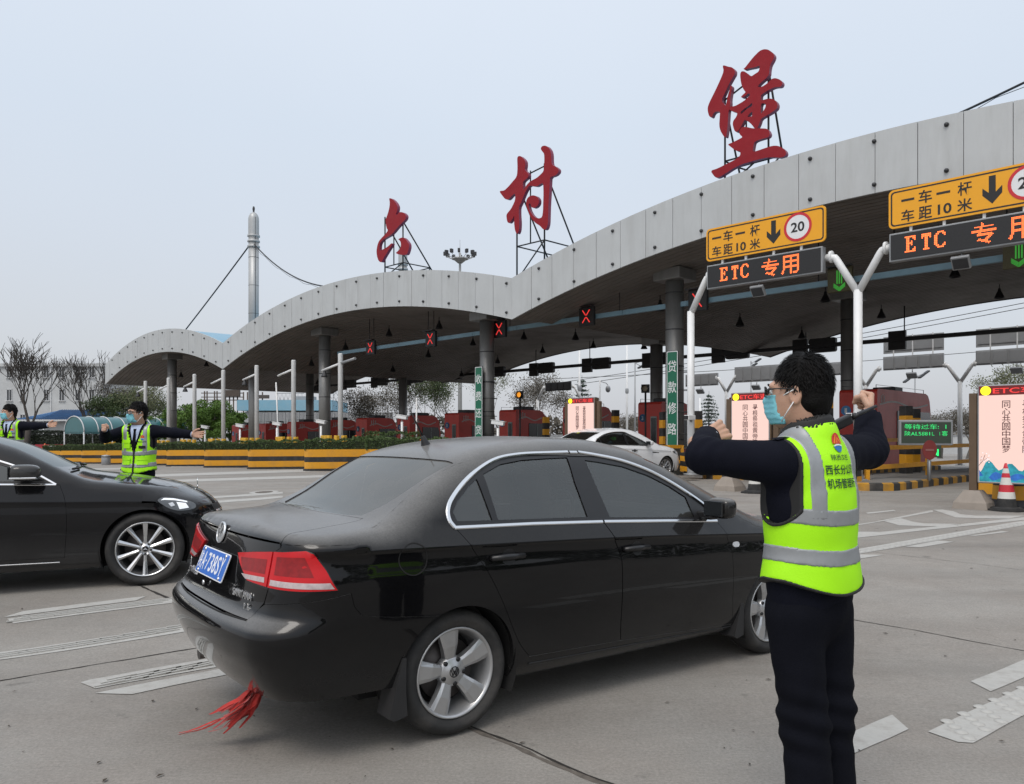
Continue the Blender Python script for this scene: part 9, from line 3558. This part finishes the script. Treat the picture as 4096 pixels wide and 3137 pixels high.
# blue fascia building with corrugated fence
YH = 104.
M['fascia_blue'] = mat('fascia_blue', (.20, .40, .52), .6, var=.10, scale=.3, dirt=(.35, .42, .45), dscale=.5, damt=.5)
bb_ = thing('building', 'long low building with pale blue fascia behind the far booths', 'building', (at(237, YH), YH, -2), 0)
bw = at(332, YH) - at(237, YH)
z_ = lambda py: ztop(0, YH, py) + 2
mb = MB()
mb.box((bw / 2, 5, (z_(400) + z_(410.5)) / 2), (bw, 10, z_(400) - z_(410.5)))
mb.build('fascia', M['fascia_blue'], bb_)
mb = MB()
mb.box((bw / 2 + .5, 5.2, z_(412.4) / 2), (bw - .6, 9, z_(410.7)))
mb.build('wall', M['wall_white'], bb_)
mb = MB()
mb.box((bw * .62, 5, z_(400) + .35), (2.5, 2, .7))
mb.build('roof_plant', M['grey_metal'], bb_)
YF = 90.
fn_ = thing('fence', 'grey corrugated sheet fence behind the far booths', 'fence', (at(252, YF), YF, gz(90)), 0)
fw = at(392, YF) - at(252, YF)
fz = ztop(0, YF, 412.5) - gz(90)
nf = 40
for i in range(nf):
 xa_, xb_ = fw * i / nf, fw * (i + 1) / nf - .02
 w_ = xb_ - xa_
 mb = MB()
 mb.prism([(xa_, 0), (xa_ + w_ * .25, -.10), (xa_ + w_ * .55, -.10), (xa_ + w_ * .75, 0), (xb_, 0), (xb_, .03), (xa_, .03)], .05, fz, 'xy')
 mb.build('sheet', M['sign_back'], fn_)
for i in range(8):
 mb = MB()
 mb.box((fw * i / 7, .1, fz / 2), (.1, .1, fz))
 mb.build('post', M['grey_metal'], fn_)
# billboard scaffold and lattice tower
M['rust'] = mat('scaffold_brown', (.08, .062, .05), .8, var=.2)
sc_ = thing('billboard', 'dark billboard frame on stilts behind the left bay', 'billboard', (at(221, 110), 110, -2), 0)
z_ = lambda py: ztop(0, 110, py) + 2
for u0, u1, p0, p1 in ((224, 240, 390, 396.5), (256, 269, 395, 398.5)):
 mb = MB()
 mb.box((at((u0 + u1) / 2, 110) - at(221, 110), 0, (z_(p0) + z_(p1)) / 2), (at(u1, 110) - at(u0, 110), .4, z_(p0) - z_(p1)))
 mb.build('board', M['rust'], sc_)
for u in (204, 206.5, 214, 216.5, 225, 229, 233, 237, 243, 247, 262):
 mb = MB()
 mb.cyl((at(u, 110) - at(221, 110), .2, 0), (at(u, 110) - at(221, 110), .2, z_(392 if u > 222 else 391)), .10, 5)
 mb.build('stilt', M['rust'], sc_)
for p in (393, 397, 400):
 mb = MB()
 mb.box((at(222, 110) - at(221, 110), .25, z_(p)), (at(245, 110) - at(202, 110), .1, .12))
 mb.build('rail', M['rust'], sc_)
def lattice(u, y, p0, p1, w, label):
 th = thing('lattice_tower', label, 'tower', (at(u, y), y, CAM_H + (434 - p1) * y / 775), .3)
 h = (p1 - p0) * y / 775
 n = 7
 for sx_ in (-1, 1):
  for sy_ in (-1, 1):
   mb = MB()
   mb.tube([(sx_ * w, sy_ * w, 0), (sx_ * w * .35, sy_ * w * .35, h)], .05, 4)
   mb.build('leg', M['grey_metal'], th)
 for i in range(n):
  k0, k1 = 1 - .65 * i / n, 1 - .65 * (i + 1) / n
  z0, z1 = h * i / n, h * (i + 1) / n
  for f in range(4):
   c = [(-1, -1), (1, -1), (1, 1), (-1, 1), (-1, -1)]
   a, b = c[f], c[f + 1]
   mb = MB()
   mb.tube([(a[0] * w * k0, a[1] * w * k0, z0), (b[0] * w * k1, b[1] * w * k1, z1)], .032, 3)
   mb.build('brace', M['grey_metal'], th)
lattice(336, 118, 389, 440, .85, 'pale lattice tower above the corrugated fence')
lt = thing('lattice_girder', 'thin lattice girder over the blue fascia building', 'girder', (at(276, 116), 116, ztop(0, 116, 400)), 0)
gw = at(304, 116) - at(276, 116)
for zz in (0, 1.0):
 mb = MB()
 mb.cyl((0, 0, zz), (gw, 0, zz), .04, 4)
 mb.build('chord', M['grey_metal'], lt)
for i in range(7):
 mb = MB()
 mb.tube([(gw * i / 7, 0, 0), (gw * (i + .5) / 7, 0, 1), (gw * (i + 1) / 7, 0, 0)], .03, 4)
 mb.build('web', M['grey_metal'], lt)
# flood light mast behind the canopy
YM = 112.
hm = thing('high_mast_light', 'tall mast with a ring of floodlights behind the canopy', 'light mast', (at(460, YM), YM, -2), 0)
hz_ = ztop(0, YM, 253) + 2
mb = MB()
mb.tube([(0, 0, 0), (0, 0, hz_)], [.35, .16], 10)
mb.build('pole', M['mast'], hm)
mb = MB()
mb.lathe([(1.2, hz_ - .9), (1.2, hz_ - .75), (.3, hz_ - 1.5), (.25, hz_ - 1.2)], 16)
mb.build('ring', M['mast'], hm)
mb = MB()
mb.cyl((0, 0, hz_), (0, 0, hz_ + 1.9), .03, 5)
mb.build('spike', M['grey_metal'], hm)
for i in range(12):
 a = 2 * pi * i / 12
 mb = MB()
 mb.tube([(.3 * cos(a), .3 * sin(a), hz_ - 1.2), (2.0 * cos(a), 2.0 * sin(a), hz_ - .45)], .05, 4)
 mb.build('arm', M['mast'], hm)
 mb = MB()
 mb.bbox((2.15 * cos(a), 2.15 * sin(a), hz_ - .1), (.5, .35, .55), .04, rz=a)
 mb.build('floodlight', M['dark_metal'], hm)
# street lamps, camera pole, plain poles far behind
def lamp_post(u, y, py, label, heads):
 th = thing('street_lamp', label, 'street lamp', (at(u, y), y, gz(90)), .4)
 h = ztop(0, y, py) - gz(90)
 mb = MB()
 mb.tube([(0, 0, 0), (0, 0, h)], [.11, .06], 8)
 mb.build('pole', M['grey_metal'], th)
 for i, (dx, dz) in enumerate(heads):
  mb = MB()
  mb.tube([(0, 0, h - .2), (dx, 0, h + dz)], .035, 5)
  mb.build('arm', M['grey_metal'], th)
  mb = MB()
  mb.bbox((dx, 0, h + dz), (.75, .35, .16), .03, mtx=Matrix.Rotation(-.5, 3, 'Y'))
  mb.build('lamp_head', M['dark_metal'], th)
lamp_post(635, 75, 361, 'lamp with two flat heads hanging over the rear beam', [(.7, -.5), (1.2, .1)])
lamp_post(751, 80, 361, 'lamp with two flat heads left of the officer head', [(.4, -.4), (.9, .1)])
lamp_post(915, 78, 375, 'lamp with a curved arm above the message board', [(-1.2, -.6), (1.6, .3), (.9, -.1)])
lamp_post(1005, 82, 381, 'lamp with a curved arm above the near light box', [(-1.4, .1), (.2, .4)])
for u, y, p, lb in ((627, 85, 339, 'thin grey pole in the gap under the near bay'), (579.5, 70, 330, 'grey pole rising behind the rear beam'), (491, 84, 364, 'pale pole among the trees behind the left sign'), (700, 88, 398, 'thin pole before the small conifer')):
 th = thing('pole', lb, 'pole', (at(u, y), y, gz(85)), 0)
 h = ztop(0, y, p) - gz(85)
 mb = MB()
 mb.tube([(0, 0, 0), (0, 0, h)], [.14, .09] if u > 500 else [.2, .16], 8)
 mb.build('shaft', M['pole_white'], th)
 mb = MB()
 mb.lathe([(.16, h * .55), (.19, h * .56), (.19, h * .58), (.16, h * .59)], 8)
 mb.build('clamp', M['grey_metal'], th)
th = thing('dome_camera_pole', 'slim pole with a hanging dome camera over the red booths', 'camera', (at(600, 60), 60, gz(60)), 0)
h = ztop(0, 60, 380) - gz(60)
mb = MB()
mb.tube([(0, 0, 0), (0, 0, h)], .06, 8)
mb.build('pole', M['pole_white'], th)
mb = MB()
mb.tube([(0, 0, h - .1), (.5, 0, h - .25), (.6, 0, h - .4)], .03, 6)
mb.sphere((.62, 0, h - .7), .2, 10, 8, (1, 1, 1.35))
mb.build('dome', M['grey_metal'], th)
# overhead wires
for i, (p0, p1, y0, y1) in enumerate(((420, 300, 150, 95), (428, 308, 150, 95), (400, 350, 140, 120))):
 a = Vector((at(520, y0), y0, ztop(0, y0, [388, 392, 380][i])))
 b = Vector((at(1130, y1), y1, ztop(0, y1, [282, 287, 338][i])))
 pts = []
 for j in range(21):
  u = j / 20
  c = a.lerp(b, u)
  c.z -= 3.2 * u * (1 - u)
  pts.append(c)
 mb = MB()
 mb.tube(pts, .05, 5)
 tag(mb.build('overhead_wire', M['dark_metal']), ['upper power wire crossing the sky under the canopy', 'lower power wire crossing the sky under the canopy', 'far power wire low behind the gantries'][i], 'wire', 'power wires behind the plaza')
# low distant wall and verge closing the horizon
th = thing('boundary_wall', 'low pale boundary wall far behind the plaza', 'wall', (0, 135, -2), 0)
mb = MB()
mb.box((60, 0, 1.6), (320, .4, 3.2))
mb.build('panel', M['wall_white'], th)
mb = MB()
mb.box((60, -.05, 3.28), (320, .6, .16))
mb.build('coping', M['sign_back'], th)
tag(obj('far_scrub', leaves_mesh('far_scrub', np.stack([np.random.RandomState(1).uniform(-40, 240, 24000), np.random.RandomState(2).uniform(137, 150, 24000), -2 + 5.6 * np.random.RandomState(3).uniform(0, 1, 24000) ** .7 * (1 + .25 * np.sin(np.random.RandomState(1).uniform(-40, 240, 24000) * .3))], 1), .5, 6), M['leaf_brown']), 'grey brown scrub far behind the plaza', kind='stuff')
# green belt along the right of the apron: outside the frame, but the car flanks and windows mirror it
r_ = np.random.RandomState(12)
nB = 30000
yy = r_.uniform(-48, 30, nB)
hh = 6.2 + 1.5 * np.sin(yy * .33) + 1.0 * np.sin(yy * .9 + 1)
P_ = np.stack([30 + r_.uniform(-1, 1, nB) * 2.2 + 1.2 * np.sin(yy * .5), yy, hh * r_.uniform(0.03, 1, nB) ** .8], 1)
tag(obj('tree_belt', leaves_mesh('tree_belt', P_, .26, 13), M['leaf_dark']), 'belt of dark green trees along the right side of the apron', kind='stuff')
